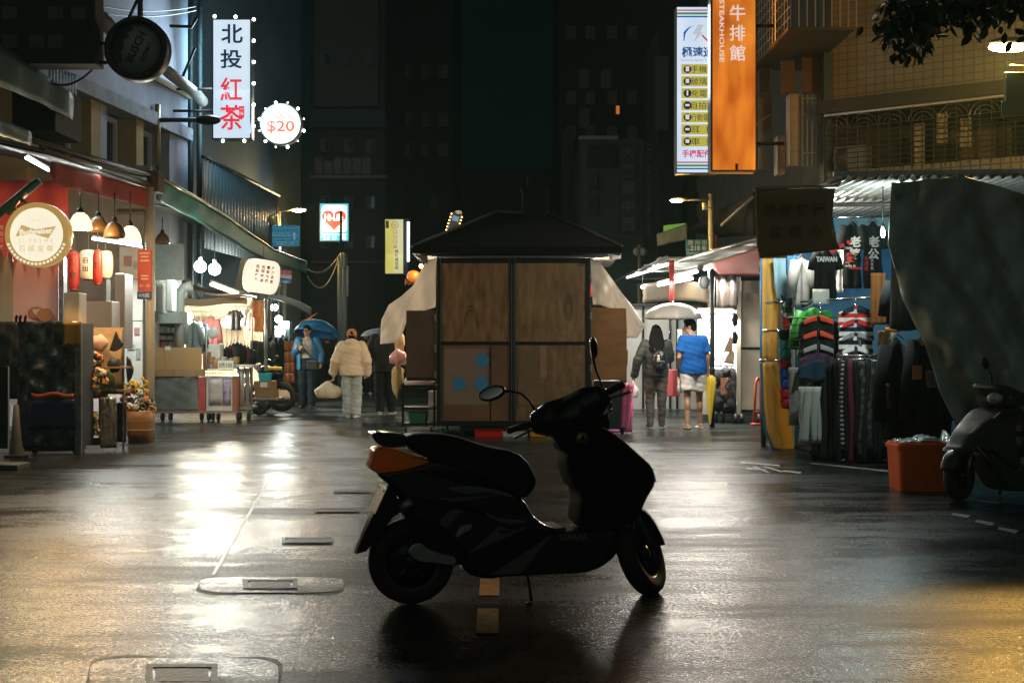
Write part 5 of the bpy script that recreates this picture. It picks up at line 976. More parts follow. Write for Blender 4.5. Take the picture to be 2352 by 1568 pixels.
# ---- flowers
petals = {'orange': mat('orange_petal', (.62, .24, .08), .7, c2=(.66, .36, .16), ns=30), 'cream': mat('cream_petal', (.62, .52, .36), .7), 'red': mat('red_petal', (.38, .03, .02), .7), 'yellow': mat('yellow_petal', (.62, .42, .05), .7), 'grey': mat('dusty_petal', (.25, .28, .28), .8)}
leafm = mat('leaf_green', (.03, .075, .025), .6, c2=(.05, .10, .03), ns=12)
def blossom(m, c, r):
    for k in range(6):
        a = k * 1.047 + rnd.random(); d = V((math.cos(a), rnd.uniform(-.9, .2), math.sin(a))).normalized(); m.ball(c + d * r * .55, (r * .6, r * .6, r * .6), 6)
    m.ball(c + V((0, -r * .4, 0)), r * .45, 6)
def flowers(nm, lb, px0, px1, py0, py1, dd, n, kinds, par=None, dep=.16, rad=.034):
    t = par or thing(nm, lb, 'flowers', tuple(P((px0 + px1) / 2, py1, dd))); ms = {k: MB() for k in kinds}
    for i in range(n):
        k = kinds[i % len(kinds)]; u, v = rnd.random(), rnd.random(); e = math.sqrt(max(0, 1 - (2 * u - 1) ** 2)); py = py1 - (py1 - py0) * (.1 + .9 * v * (.45 + .55 * e))
        blossom(ms[k], P(px0 + (px1 - px0) * u, py, dd + rnd.uniform(-dep, dep)), rad * rnd.uniform(.7, 1.25))
    for k in kinds: q = ms[k].build('blossoms', petals[k], t); q['label'] = k + ' blossoms'
    m = MB()
    for i in range(n * 2):
        c = P(rnd.uniform(px0, px1), rnd.uniform(py0 + .4 * (py1 - py0), py1), dd + rnd.uniform(-dep, dep)); a = V((rnd.uniform(-1, 1), rnd.uniform(-1, 0), rnd.uniform(-.3, 1))).normalized(); s_ = a.cross(V((0, 1, 0))).normalized() * .018; m.mesh([c, c + a * .035 + s_, c + a * .08, c + a * .035 - s_], [(0, 1, 2, 3)], False)
    m.build('leaves', leafm, t); return t
fs_ = thing('flower_rack', 'pale rack with a red lower frame holding bags and bunches of flowers', 'rack', tuple(P(235, 1033, 16.6)))
m = MB(); m.bx(194, 752, 284, 905, 16.9, .04); m.build('back_panel', mat('floral_cream_panel', (.48, .36, .22), .8, c2=(.36, .25, .15), ns=12), fs_)
m = MB(); m.bx(187, 898, 231, 915, 16.5, .3); m.bx(187, 1005, 231, 1022, 16.5, .3); m.bx(226.5, 915, 231, 1005, 16.5, .3); m.bx(187, 915, 190, 1005, 16.5, .3); m.build('red_frame', mat('dull_red_crate', (.26, .05, .045), .6, c2=(.2, .04, .04), ns=20), fs_)
for y in (842, 895): m = MB(); m.bx(188, y, 284, y + 4, 16.5, .35); m.build('shelf', wood, fs_)
for x in (189, 281): m = MB(); m.bx(x, 755, x + 3, 1033, 16.85, .04); m.build('upright', steel, fs_)
silv = mat('silver_wrap', (.42, .43, .42), .22, .4, c2=(.08, .08, .08), ns=9, bump=.9, bs=10)
m = MB(); m.sheet(lambda u, v: P(231 + 36 * u, 912 + 116 * v, 16.45 + .03 * wob(u * 5, v * 2, 1)), 14, 14, .01); one(m, 'plastic_wrap', silv, 'silvery crumpled plastic wrap hanging over the lower flower rack', 'plastic wrap')
m = MB(); m.sheet(lambda u, v: P(268 + 22 * u, 925 + 90 * v, 16.9 + .03 * wob(u * 5, v * 3, 4)), 10, 12, .01); one(m, 'plastic_wrap', mat('dark_wrap', (.10, .10, .095), .3, c2=(.03, .03, .03), ns=8, bump=.8, bs=10), 'dark crumpled plastic wrap between the rack and the flower bucket', 'plastic wrap')
bundle(P(227, 788, 16.7), (.12, .09, .11), mat('blush_cloth', (.55, .38, .30), .8, bump=.2, bs=14), 'cloth_hat', 'blush coloured cloth hat on the top of the flower rack', 'hat', 3, .12)
m = MB(); m.slab([P(x, y, 16.62) for x, y in ((265, 760), (271, 775), (283, 789), (276, 800), (262, 807), (250, 805), (257, 785))], (0, .05, 0)); one(m, 'hanging_bag', mat('black_nylon', (.01, .012, .013), .6), 'black triangular bag hanging at the top right of the flower rack', 'bag', bevel=.01)
bundle(P(262, 838, 16.6), (.09, .06, .10), MATS['black_nylon'], 'hanging_bag', 'small black bag under the triangular one on the flower rack', 'bag', 7, .2)
m = MB(); m.slab([P(x, y, 16.9) for x, y in ((290, 818), (298, 826), (305, 850), (300, 868), (292, 880), (289, 850))], (0, .06, 0)); one(m, 'hanging_bag', MATS['black_nylon'], 'black curved bag hanging on the white wall panel behind the flowers', 'bag', bevel=.01)
flowers('flower_bunch', 'bunch of orange and cream flowers on the middle shelf of the rack', 186, 244, 846, 896, 16.45, 46, ['orange', 'cream'], rad=.04)
flowers('flower_bunch', 'small bunch of deep red flowers on the upper part of the rack', 202, 232, 810, 840, 16.6, 16, ['red', 'cream'])
flowers('flower_bunch', 'bunch of cream and yellow flowers inside the red lower frame', 190, 226, 940, 1002, 16.5, 34, ['cream', 'yellow'])
m = MB(); [m.sheet(lambda u, v, k=k: P(243 + 5 * k + 8 * u * math.sin(v * 3.1), 892 - 46 * v + 4 * k, 16.4 + .02 * k), 3, 6, .003) for k in range(4)]; one(m, 'potted_leaves', leafm, 'broad dark green leaves beside the orange and cream flowers', 'plant')
fb = thing('flower_bucket', 'tan barrel shaped bucket planted with pale and red flowers by the post', 'flower bucket', tuple(G(322, 1014)))
p = G(322, 1014); m = MB(); rb_ = m2(31, p.y); m.lathe([(0, 0), (rb_ * .86, 0), (rb_ * .97, .16), (rb_, .3), (rb_ * 1.06, .43), (rb_ * 1.0, .43), (rb_ * .95, .34), (0, .34)], p, 28); m.build('bucket', mat('tan_plastic', (.36, .17, .06), .5, c2=(.30, .135, .045), ns=5, streak=(4, 4, .3)), fb)
for z in (.17, .30): m = MB(); m.lathe([(rb_ * .99, z - .012), (rb_ * 1.02, z), (rb_ * .99, z + .012)], p, 28); m.build('hoop', mat('tan_hoop', (.45, .26, .11), .5), fb)
flowers('', '', 280, 354, 893, 946, p.y, 44, ['cream', 'orange', 'red', 'grey'], fb, .17, .036); flowers('', '', 284, 322, 876, 905, p.y + .1, 18, ['yellow'], fb, .1, .03)
m = MB()
for k in range(12): blossom(m, P(333 + 6 * math.sin(k), 905 - 3.3 * k, p.y), .02)
m.build('blossom_spike', petals['yellow'], fb)
# ---- stall carts
Dk = 22.7; gz = ground_z(Dk)
def castors(par, xs_, dd, r=.075):
    for x in xs_: m = MB(); q = P(x, 0, dd); m.lathe([(0, -.025), (r * .9, -.025), (r, 0), (r * .9, .025), (0, .025)], V((q.x, dd + .05, r)), 14, M.Rotation(R(90), 3, 'Y')); m.build('caster', rubber, par); 
ct = thing('stall_cart', 'stall cart with a grey tarpaulin front and cardboard screen beside the post', 'cart', tuple(P(410, gz, Dk)))
m = MB(); m.sheet(lambda u, v: P(351 + 104 * u, 862 + 82 * v, Dk + .02 * math.sin(u * 7 + v * 5) + .02 * wob(u * 3, v * 3, 3)), 20, 14, .01); m.build('tarpaulin', mat('grey_tarpaulin', (.15, .165, .15), .55, c2=(.11, .12, .11), ns=3, bump=.2, bs=8), ct)
m = MB(); m.bx(351, 848, 470, 864, Dk - .03, .06); m.build('upper_rail', wood, ct); m = MB(); m.bx(351, 943, 545, 949, Dk - .03, .06); m.build('lower_rail', mat('pinkish_steel', (.30, .22, .2), .4, .4), ct)
m = MB(); m.bx(351, 866, 455, 940, Dk + .1, .7); m.build('body', mat('cart_box_dark', (.06, .06, .055), .7), ct)
castors(ct, (372, 390, 462, 478), Dk)
card = mat('cardboard', (.40, .25, .115), .8, c2=(.36, .22, .10), ns=3, bump=.05)
m = MB(); m.bx(352, 798, 463, 848, Dk - .01, .02); cbp = one(m, 'cardboard_sheet', card, 'upright cardboard sheet standing along the grey stall cart', 'cardboard')
m = MB(); m.bx(379, 795, 392, 804, Dk - .016, .004); m.build('tape', mat('pale_tape', (.6, .56, .48), .5), cbp); m = MB(); m.tube([P(377, 800, Dk - .012), P(379, 825, Dk - .012), P(383, 847, Dk - .012)], .003, 4); m.build('crease', mat('crease_brown', (.22, .13, .06), .8), cbp)
m = MB(); m.bx(455, 866, 472, 943, Dk - .02, .3); one(m, 'acrylic_box', mat('red_acrylic', (.52, .10, .09), .2, 0, .6, c2=(.3, .07, .06), ns=7), 'tall red acrylic box at the corner of the grey stall cart', 'box', bevel=.005)
d2 = thing('display_cart', 'white display cart with a purple and white picture panel on castors', 'cart', tuple(P(505, gz, Dk)))
m = MB(); m.bx(474, 866, 534, 943, Dk, .6); m.build('body', whitep, d2)
m = MB(); m.sheet(lambda u, v: P(479 + 32 * u, 868 + 62 * v, Dk - .01), 4, 4, .004); m.build('picture', mat('smudged_print', (.52, .46, .44), .5, c2=(.34, .3, .3), ns=6), d2)
m = MB(); m.sheet(lambda u, v: P(512 + 18 * u, 868 + 62 * v, Dk - .01), 4, 4, .004); q = m.build('picture', mat('purple_print', (.10, .06, .25), .5, c2=(.5, .48, .5), ns=9, nmix=.52), d2); q['label'] = 'purple blotched strip'
m = MB(); m.bx(533.5, 864, 544, 944, Dk - .02, .5); m.build('side_board', mat('red_brown_board', (.28, .10, .06), .6), d2)
m = MB()
for y in (850, 857, 864): m.tube([P(470, y, Dk - .03), P(546, y, Dk - .03)], .008, 5)
for x in range(470, 550, 6): m.tube([P(x, 850, Dk - .03), P(x, 864, Dk - .03)], .004, 4)
m.build('wire_basket', steel, d2); castors(d2, (488, 500, 546), Dk)
pr = thing('price_card', 'white hand written price card on the wire basket', 'price card', tuple(P(518, 848, Dk - .06)))
m = MB(); m.bx(500, 828, 536, 848, Dk - .06, .008); m.build('card', mat('white_card', (.72, .70, .6), .7), pr); m = MB(); m.text('S件100', P(518, 838, Dk - .064), w=m2(30, Dk), h=m2(12, Dk)); m.build('lettering', ink, pr)  # card in one plain off-white
d3 = thing('silver_rack', 'silver wheeled rack with hanging covers, right of the display cart', 'rack', tuple(P(560, gz, Dk + .2)))
for x in (547, 562, 574): m = MB(); m.tube([P(x, 842, Dk + .2), P(x, 944, Dk + .2)], .015, 6); m.build('upright', chrome, d3)
m = MB(); m.bx(543, 838, 580, 843, Dk + .15, .5); m.build('top_tray', whitep, d3); m = MB(); m.bx(543, 934, 578, 940, Dk + .15, .5); m.build('base', steel, d3)
m = MB(); m.bx(564, 846, 573, 936, Dk + .22, .3); m.build('cover', mat('grey_brown_cover', (.18, .16, .13), .5), d3); m = MB(); m.sheet(lambda u, v: P(546 + 16 * u, 846 + 90 * v, Dk + .24 + .02 * math.sin(u * 9)), 8, 4, .01); m.build('cover', mat('pale_cover', (.45, .48, .45), .3, c2=(.6, .6, .56), ns=5), d3); castors(d3, (550, 570), Dk + .2)
# goods behind the carts
m = MB(); m.ball(P(490, 763, 23.2), (m2(13, 23), .05, m2(15, 23)), 18, M.Rotation(R(20), 3, 'Y')); fd = thing('reflector_lamp', 'round clear reflector lamp on a bent white stand above the carts', 'lamp', tuple(P(474, 848, 23.2))); m.build('dish', mat('pale_dish', (.5, .53, .52), .2, 0, .6, bump=.2), fd)
m = MB(); m.tube([P(474, 850, 23.2), P(474, 757, 23.2), P(471, 752, 23.2), P(463, 753, 23.2)], .014, 6); m.tube([P(474, 764, 23.2), P(482, 764, 23.2)], .012, 6); m.build('stand', whitep, fd)
panel(478, 790, 505, 848, 23.3, .3, wpan, 'plastic_bin', 'white plastic bin standing on the display cart', 'bin', bevel=.02); panel(466, 808, 484, 848, 23.25, .03, mat('brown_card', (.24, .12, .06), .7), 'cardboard_flap', 'brown card leaning against the white bin', 'cardboard')
sf = thing('goods_shelf', 'dark open shelf with small packets behind the cardboard sheet', 'shelf', tuple(P(380, 850, 23.6)))
m = MB(); m.bx(352, 740, 410, 850, 23.9, .04); m.build('back', mat('dark_shelf', (.035, .035, .033), .7), sf)
for y in (746, 765, 781, 798): m = MB(); m.bx(352, y, 410, y + 2.5, 23.55, .35); m.build('shelf_board', dark, sf)
pc = [mat('packet_%s' % n, c_, .5, c2=tuple(x * .55 for x in c_), ns=14) for n, c_ in (('grey', (.35, .36, .38)), ('rose', (.42, .22, .2)), ('pale', (.5, .5, .48)), ('mint', (.35, .45, .42)))]
for y0, y1 in ((749, 764), (767.6, 780), (783.6, 797)):
    x = 355
    while x < 402: w_ = rnd.choice((9, 12, 15)); m = MB(); m.bx(x, y0 + rnd.uniform(0, 4), x + w_, y1, 23.6, .2); one(m, 'packet', rnd.choice(pc), 'small printed packet standing on the dark open shelf', 'packet', 'packets on the dark shelf'); x += w_ + 2
eb = [(357, 647, 376, 720, 'grey tall electric box behind the post', 22.2), (380, 642, 397, 716, 'white electric box with rounded door behind the post', 21.8)]
for x0, y0, x1, y1, lb, dd in eb: m = MB(); m.bx(x0, y0, x1, y1, dd, .25); one(m, 'electric_box', wpan if 'white' in lb else mat('grey_box', (.36, .38, .36), .5), lb, 'electric box', 'electric boxes on the shop pillar', bevel=.02)
m = MB(); m.bx(345, 600, 352, 800, 22.8, .4); m.bx(352, 715, 412, 742, 22.6, .6); m.bx(352, 560, 420, 643, 23.0, .1); one(m, 'shop_pillar', mat('tiled_pillar', (.25, .27, .25), .6, c2=(.2, .21, .2), ns=12), 'grey green shop pillar carrying the electric boxes', 'pillar')
m = MB(); m.tube([P(411, 800, 22.9), P(413, 672, 22.9), P(424, 660, 22.9), P(440, 656, 22.9)], .09, 10); one(m, 'duct_pipe', mat('pale_pipe', (.33, .35, .33), .5), 'fat pale pipe bending at the pillar beside the bright stall', 'pipe')
# the bright clothes stall
st = thing('clothes_stall', 'brightly lit clothes stall with cream back wall under a tarpaulin', 'stall', tuple(P(510, 860, 26.5)))
cw = mat('cream_wall', (.66, .58, .44), .8, c2=(.58, .5, .37), ns=4)
m = MB(); m.bx(405, 690, 604, 905, 27.2, .05); m.build('back_wall', cw, st)
m = MB(); m.sheet(lambda u, v: P(418 + 150 * u, 684 + 16 * v + 3 * math.sin(u * 6), 25.2), 14, 3, .01); m.build('valance', mat('beige_canvas', (.50, .40, .28), .8), st)
m = MB(); m.sheet(lambda u, v: P(418 + 172 * u, 655 + 40 * u + 8 * math.sin(u * 5) , 24.6 + 2.8 * v) + V((0, 0, .12 * v)), 12, 4, .01); m.build('roof', mat('brown_canvas', (.24, .20, .15), .8), st)
m = MB()
for y in (705, 716, 728, 740): m.tube([P(420, y, 27.1), P(600, y, 27.1)], .008, 4)
for x in range(424, 600, 12): m.tube([P(x, 702, 27.1), P(x, 800, 27.1)], .006, 4)
m.build('wire_grid', mat('grid_wire', (.3, .28, .24), .5), st)
for x in (579, 611): m = MB(); m.tube([P(x, 852, 25.0), P(x, 686, 25.0)], .035 if x > 600 else .016, 8); m.build('stall_pole', steel, st)
for x, y, pw in ((432, 727, 240), (519, 741, 240)): m = MB(); m.ball(P(x, y, 26.3), .10, 12); m.build('lamp_bulb', glow('flood_bulb', (1, .92, .74), 16), st); lamp('flood_light', P(x, y, 26.3) + V((0, -.16, .0)), pw, (1, .90, .70), .1, st)
cloths = {'maroon': mat('maroon_cloth', (.10, .035, .035), .85), 'black': mat('black_cotton', (.014, .014, .015), .85), 'white': mat('white_cloth', (.55, .52, .46), .85), 'bluegrey': mat('blue_grey_film', (.20, .30, .32), .3, bump=.5, bs=10), 'navy': mat('navy_cloth', (.012, .03, .05), .85)}
def garment(nm, lb, px0, px1, py0, py1, dd, m_, kind='tee', group=None, yaw=0, par=None, fold=.02, taper=0, th=.05, sleeve=.28, long_=0):
    c = P((px0 + px1) / 2, py0, dd); w_ = m2(px1 - px0, dd); h = m2(py1 - py0, dd); Ry = M.Rotation(yaw, 3, 'Z'); t = thing(nm, lb, 'garment', tuple(c - V((0, 0, h))), group=group)
    body = w_ * (.5 if kind == 'tee' else .5); bw_ = w_ * (1 - sleeve) if kind in ('tee', 'coat') else w_
    def prof(v):
        if kind in ('tee', 'coat'): return bw_ / 2 * (min(1, .42 + v * 6) if v < .1 else 1 + taper * v)
        return w_ / 2 * (1 + taper * v)
    def f(u, v):
        s_ = (u - .5) * 2; sh = h * .09 * abs(s_) if v < .12 and kind in ('tee', 'coat') else 0
        return c + Ry @ V((s_ * prof(v), fold * (math.sin(u * 11 + px0) + wob(u * 4, v * 4, px0)) * (.3 + v), -h * v - (sh if v < .1 else 0)))
    m = MB()
    if kind == 'trousers':
        for s_ in (-1, 1):
            m.sheet(lambda u, v, s_=s_: c + Ry @ V((s_ * w_ * .25 * (1 + .15 * v) + (u - .5) * w_ * .5 * (1 - .12 * v), fold * math.sin(u * 7 + v * 3 + s_), -h * v)), 6, 10, th)
    else:
        m.sheet(f, 14, 14, th)
        if kind in ('tee', 'coat'):
            for s_ in (-1, 1):
                L = h * (.75 if kind == 'coat' else .34) if not long_ else h * long_
                a = c + Ry @ V((s_ * bw_ * .40, 0, -h * .075)); e = c + Ry @ V((s_ * w_ * .52, .0, -h * .075 - L)); m.tube([a, a.lerp(e, .5) + V((s_ * .015, 0, 0)), e], [h * .085, h * .09, h * .085] if kind == 'tee' else [.075, .07, .055], 10, sx=1)
    m.build('cloth', m_, t)
    if kind != 'plain': m = MB(); m.tube([c + V((0, 0, .10)), c + V((.02, 0, .07)), c + V((0, 0, .04))], .006, 5); m.tube([c + Ry @ V((-bw_ * .3, 0, -.02)), c + V((0, 0, .04)), c + Ry @ V((bw_ * .3, 0, -.02))], .008, 5); m.build('hanger', dark, t)
    return t, c, Ry
G1 = 'clothes hanging in the bright stall'
garment('hanging_blouse', 'maroon top hanging in the middle of the bright stall', 466, 505, 728, 800, 26.8, cloths['maroon'], 'coat', G1); garment('hanging_blouse', 'black top hanging by the flood bulb in the bright stall', 524, 556, 712, 758, 26.2, cloths['black'], 'tee', G1)
garment('hanging_blouse', 'white top hanging at the right of the bright stall', 559, 588, 706, 758, 26.5, cloths['white'], 'coat', G1); garment('hanging_blouse', 'film wrapped blue grey jacket at the left of the bright stall', 424, 464, 736, 802, 25.4, cloths['bluegrey'], 'coat', G1)
garment('hanging_blouse', 'navy top half behind the film wrapped jacket', 449, 474, 738, 812, 26.0, cloths['navy'], 'coat', G1)
cg = MATS['faded_red_canvas']; orm = mat('orange_print', (.65, .13, .03), .6, c2=(.62, .35, .08), ns=10)
for k, (x0, x1, y0, y1) in enumerate(((580, 603, 690, 730), (584, 606, 728, 762))): m = MB(); m.sheet(lambda u, v: P(x0 + (x1 - x0) * u, y0 + (y1 - y0) * v, 24.9 + .04 * math.sin(u * 7 + v)), 8, 8, .01); one(m, 'orange_cloth', orm, ('upper' if k == 0 else 'lower') + ' orange printed cloth hanging on the pole of the bright stall', 'cloth', 'orange cloths on the stall pole')
for k in range(4): garment('hanging_trousers', 'dark trousers on the rail right of the bright stall', 577 + 14 * k, 591 + 14 * k, 782 + 2 * k, 838, 25.6 + .1 * k, cloths['black'] if k % 2 else mat('charcoal_cotton', (.016, .017, .017), .85), 'trousers', 'dark trousers right of the bright stall')
tube_lamp(P(485, 653, 24.6), P(576, 687, 26.6), 'long warm tube lamp under the tarpaulin of the bright stall', 110, (1, .85, .66), .03, glow('tube_warm', (1, .84, .66), 9))
for k in range(9): garment('hanging_blouse', 'dark garment on the low rail behind the silver rack', 506 + 8 * k, 520 + 8 * k, 786 + 4 * abs(k - 4), 840, 24.0 + .08 * k, (cloths['black'], MATS['charcoal_cotton'], cloths['maroon'], cloths['navy'])[k % 4], 'coat', 'garments on the low rail', .9)
for k in range(14): x, y = 482 + 9 * (k % 7), 846 - 13 * (k // 7); m = MB(); m.bx(x, y - 11 - 3 * math.sin(k * 2.1), x + 8, y, 22.9 + .25 * (k // 7), .2); one(m, 'goods_packet', (pc + [orm, MATS['brown_carton'] if 'brown_carton' in MATS else card])[(k * 5) % 6], 'small goods packet heaped on the white display cart', 'packet', 'packets on the display cart')
for k, (x, y, w_, h_) in enumerate(((290, 748, 14, 20), (308, 752, 12, 16), (292, 790, 16, 12), (312, 800, 10, 24), (294, 840, 12, 16), (284, 588, 18, 24), (306, 600, 14, 18))): m = MB(); m.bx(x, y, x + w_, y + h_, 20.38, .006); one(m, 'pinned_paper', pc[k % 4], 'small paper pinned on the white panelled shop wall', 'paper', 'papers on the white shop wall')
# two naked bulbs
for k, (x, y) in enumerate(((460, 612), (493, 618))):
    c = P(x, y, 21.8); t = thing('bulb_lamp', ('left' if k == 0 else 'right') + ' one of two dazzling white bulbs under the green awning', 'bulb', tuple(c - V((0, 0, .1))), group='dazzling bulbs under the green awning')
    m = MB(); m.ball(c, .105, 14); m.build('bulb', glow('dazzling_white', (.90, 1, .95), 16), t); m = MB(); m.tube([c + V((0, 0, .09)), c + V((0, 0, .17))], .035, 10); m.build('socket', whitep, t); m = MB(); m.tube([c + V((0, 0, .16)), c + V((0, 0, .6))], .008, 5); m.build('cord', dark, t)
    lamp('bulb_light', c + V((0, -.13, -.06)), 62, (.86, 1, .92), .1, t)
# big lantern, flag
bl_ = lantern(600, 596, 674, 84, 24.2, glow('lit_paper', (.95, .83, .66), .95), 'big lit cream lantern with red and black writing under the green awning', [(ch, x, z, .105, i_) for x, chs in ((-.05, '北投紅茶'), (.25, '古早味冰'), (.52, '青草珍珠'), (.8, '紅茶老店')) for ch, z, i_ in zip(chs, (.27, .14, .01, -.12), (ink, rink, rink, ink))], ink, R(8), None)
fl = thing('small_flag', 'small pink, white and blue striped flag beside the big lantern', 'flag', tuple(P(656, 650, 26)))
for k, (a, b, mm) in enumerate(((619, 629, mat('flag_pink', (.55, .16, .25), .7)), (629.3, 638, mat('flag_white', (.65, .68, .7), .7)), (638.3, 648, mat('flag_blue', (.04, .22, .5), .7)))): m = MB(); m.sheet(lambda u, v: P(643 + 27 * u, a + (b - a) * v + 3 * u, 26 + .02 * math.sin(u * 6)), 6, 2, .004); m.build('stripe', mm, fl)
m = MB(); m.tube([P(643, 612, 26), P(643, 656, 26)], .008, 5); m.build('staff', steel, fl)
# boxes, hand cart, motorcycle
hc_ = thing('hand_cart', 'low hand cart with one fat black wheel behind the silver rack', 'hand cart', tuple(P(605, 952, 24.6)))
m = MB(); q = P(596, 0, 24.4); m.lathe([(.03, -.05), (.09, -.06), (.135, -.045), (.145, 0), (.135, .045), (.09, .06), (.03, .05)], V((q.x, 24.4, .145)), 20, M.Rotation(R(90), 3, 'Y') @ M.Rotation(R(60), 3, 'X')); m.build('wheel', rubber, hc_)
m = MB(); m.bx(580, 914, 640, 918, 24.5, .6); m.build('deck', steel, hc_); m = MB(); m.tube([P(578, 915, 24.5), P(576, 850, 24.5)], .015, 6); m.build('handle', steel, hc_)
panel(585, 893.5, 632, 914, 24.5, .4, mat('brown_carton', (.30, .19, .09), .8, c2=(.25, .15, .07), ns=4), 'cardboard_box', 'lower cardboard box on the hand cart', 'box', 'cardboard boxes on the hand cart'); bx2 = panel(583, 875, 627, 893, 24.5, .4, MATS['brown_carton'], 'cardboard_box', 'upper cardboard box on the hand cart, with a pale label', 'box', 'cardboard boxes on the hand cart')
m = MB(); m.bx(598, 878, 614, 889, 24.494, .004); m.build('label', MATS['white_card'], bx2)
ring_ = MB(); a, b = P(591, 875, 24.5), P(620, 857, 24.5); ring(ring_, [(rr((b.x - a.x) * .85, .2, .03), 0), (rr(b.x - a.x, .24, .03), b.z - a.z), (rr((b.x - a.x) * .94, .21, .03), b.z - a.z), (rr((b.x - a.x) * .8, .18, .03), .02)], ((a.x + b.x) / 2, 24.65, a.z)); one(ring_, 'teal_crate', mat('teal_plastic', (.03, .36, .42), .4), 'small teal plastic crate on top of the cardboard boxes', 'crate')
mc = thing('motorcycle', 'dark motorcycle with a yellow strip parked behind the hand cart', 'motorcycle', tuple(P(625, ground_z(25.6), 25.6)))
def Y(px, py): return P(px, py, 25.6)
for x, y in ((597, 900), (645, 898)): m = MB(); m.lathe([(.18, -.05), (.26, -.055), (.3, 0), (.26, .055), (.18, .05), (.18, -.05)], V((P(x, 0, 25.6).x, 25.7, .31)), 20, ry); m.build('wheel', rubber, mc)
m = MB(); m.tube([Y(594, 845), Y(610, 850), Y(630, 856), Y(650, 862)], [.09, .14, .13, .06], 12); m.tube([Y(606, 860), Y(620, 885), Y(640, 880)], [.1, .16, .1], 12); m.build('body', MATS['black_gloss_paint'], mc)
m = MB(); m.bx(610, 842, 648, 850, 25.45, .05); m.build('yellow_strip', mat('yellow_plastic', (.55, .38, .03), .4), mc, bevel=.02)
m = MB(); m.ball(Y(593, 842), (.085, .06, .085), 14); m.build('headlight', MATS['clear_lens'], mc); m = MB(); m.tube([Y(603, 838), Y(612, 826), Y(622, 824)], .012, 6); m.build('handlebar', chrome, mc); m = MB(); m.tube([Y(622, 832), Y(634, 824)], .008, 5); m.ball(Y(636, 820), (.06, .02, .04), 10); m.build('mirror', black, mc)
pk_ = thing('snack_rack', 'stand of orange and yellow snack packets beside the man in the blue jacket', 'rack', tuple(P(664, ground_z(28.5), 28.5)))
m = MB(); m.tube([P(664, ground_z(28.5) - 2, 28.5), P(664, 775, 28.5)], .02, 6); m.build('post', steel, pk_)
for s_ in (-1, 1): m = MB(); m.tube([P(664, 880, 28.5), P(664 + 16 * s_, ground_z(28.5) - 1, 28.5 - .2)], .02, 6); m.build('foot', steel, pk_)
for k in range(8):
    x, y = 654 + 11 * (k % 2), 783 + 25 * (k // 2); m = MB(); m.sheet(lambda u, v: P(x + 10.5 * u, y + 22 * v, 28.4 - .06 * math.sin(math.pi * u) * math.sin(math.pi * v)), 5, 5, .02); one(m, 'snack_packet', (orm, mat('red_packet', (.6, .06, .04), .4, c2=(.6, .45, .2), ns=9))[k % 3 % 2], 'shiny orange packet clipped to the snack stand', 'packet', 'packets on the snack stand')
bundle(P(650, 910, 27.6), (.35, .2, .14), mat('brown_sack', (.20, .13, .08), .7, bump=.3, bs=9), 'sack', 'brown sack lying at the foot of the snack stand', 'sack', 4, .12)
aw4 = thing('awning', 'grey sagging awning beyond the big lantern', 'awning', tuple(P(680, 700, 30)))
m = MB(); m.sheet(lambda u, v: P(612 + 103 * u, 676 + 32 * u - 8 * math.sin(u * 3) + 15 * v * (.4 + u), 29 + 6 * u - 1.0 * v), 16, 5, .02); m.build('cloth', mat('grey_awning_cloth', (.20, .19, .17), .7, c2=(.13, .12, .11), ns=5), aw4)
for x, dd in ((629, 29.2), (706, 34)): m = MB(); m.tube([P(x, ground_z(dd), dd), P(x, 690 + (x - 629) * .3, dd)], .025, 6); m.build('pole', steel, aw4)
for x, y, dd, pw, lb in ((640, 733, 30, 120, 'white bulb under the grey sagging awning'), (630, 706, 30.5, 60, 'small white lamp at the front rail of the grey sagging awning')): c = P(x, y, dd); t = thing('bulb_lamp', lb, 'bulb', tuple(c)); m = MB(); m.ball(c, .09, 10); m.build('bulb', MATS['dazzling_white'], t); m = MB(); m.tube([c + V((0, 0, .08)), c + V((0, 0, .3))], .01, 5); m.build('cord', dark, t); lamp('bulb_light', c + V((0, -.12, -.08)), pw, (.9, 1, .95), .1, t)
panel(642, 737, 665, 776, 30.4, .4, mat('pale_blue_film', (.35, .48, .55), .3), 'plastic_box', 'pale blue plastic box hanging beside the white bulb', 'box')
for k, (x, y0, y1) in enumerate(((616, 770, 832), (640, 768, 850), (634, 745, 800))): garment('hanging_blouse', ('dark', 'grey', 'pale grey')[k] + ' top hanging under the grey sagging awning', x, x + 18, y0, y1, 29.5 + .3 * k, (cloths['black'], MATS['charcoal_cotton'], mat('pale_grey_cloth', (.3, .3, .28), .8))[k], 'coat', 'tops under the grey sagging awning')
# ---- signs high on the left
sg = thing('vertical_sign', 'tall lit white sign with blue and red calligraphy, edged with small bulbs', 'sign', tuple(P(532, 320, 27)))
Ds = 27.0; m = MB(); m.bx(486, 43, 578, 320, Ds + .004, .28); m.build('case', mat('sign_case', (.06, .055, .045), .5), sg, bevel=.01)
m = MB(); m.bx(490, 46, 574, 317, Ds, .02); m.build('face', glow('sign_white', (.78, .90, 1.0), .86, (.60, .77, .95), 1.6), sg)
navy = mat('navy_letter', (.012, .03, .075), .5, em=(.012, .03, .075), es=.6); redl = mat('red_letter', (.70, .03, .045), .5, em=(.75, .035, .05), es=.85)
m = MB(); m.text('北', P(533, 78, Ds - .004), h=m2(44, Ds), w=m2(50, Ds), bold=.02); m.text('投', P(531, 136, Ds - .004), h=m2(44, Ds), w=m2(50, Ds), bold=.02); m.build('lettering', navy, sg)
m = MB(); m.text('紅', P(531, 205, Ds - .004), h=m2(54, Ds), w=m2(50, Ds), bold=.015); m.text('茶', P(532, 270, Ds - .004), h=m2(58, Ds), w=m2(54, Ds), bold=.015)
m.build('lettering', redl, sg)
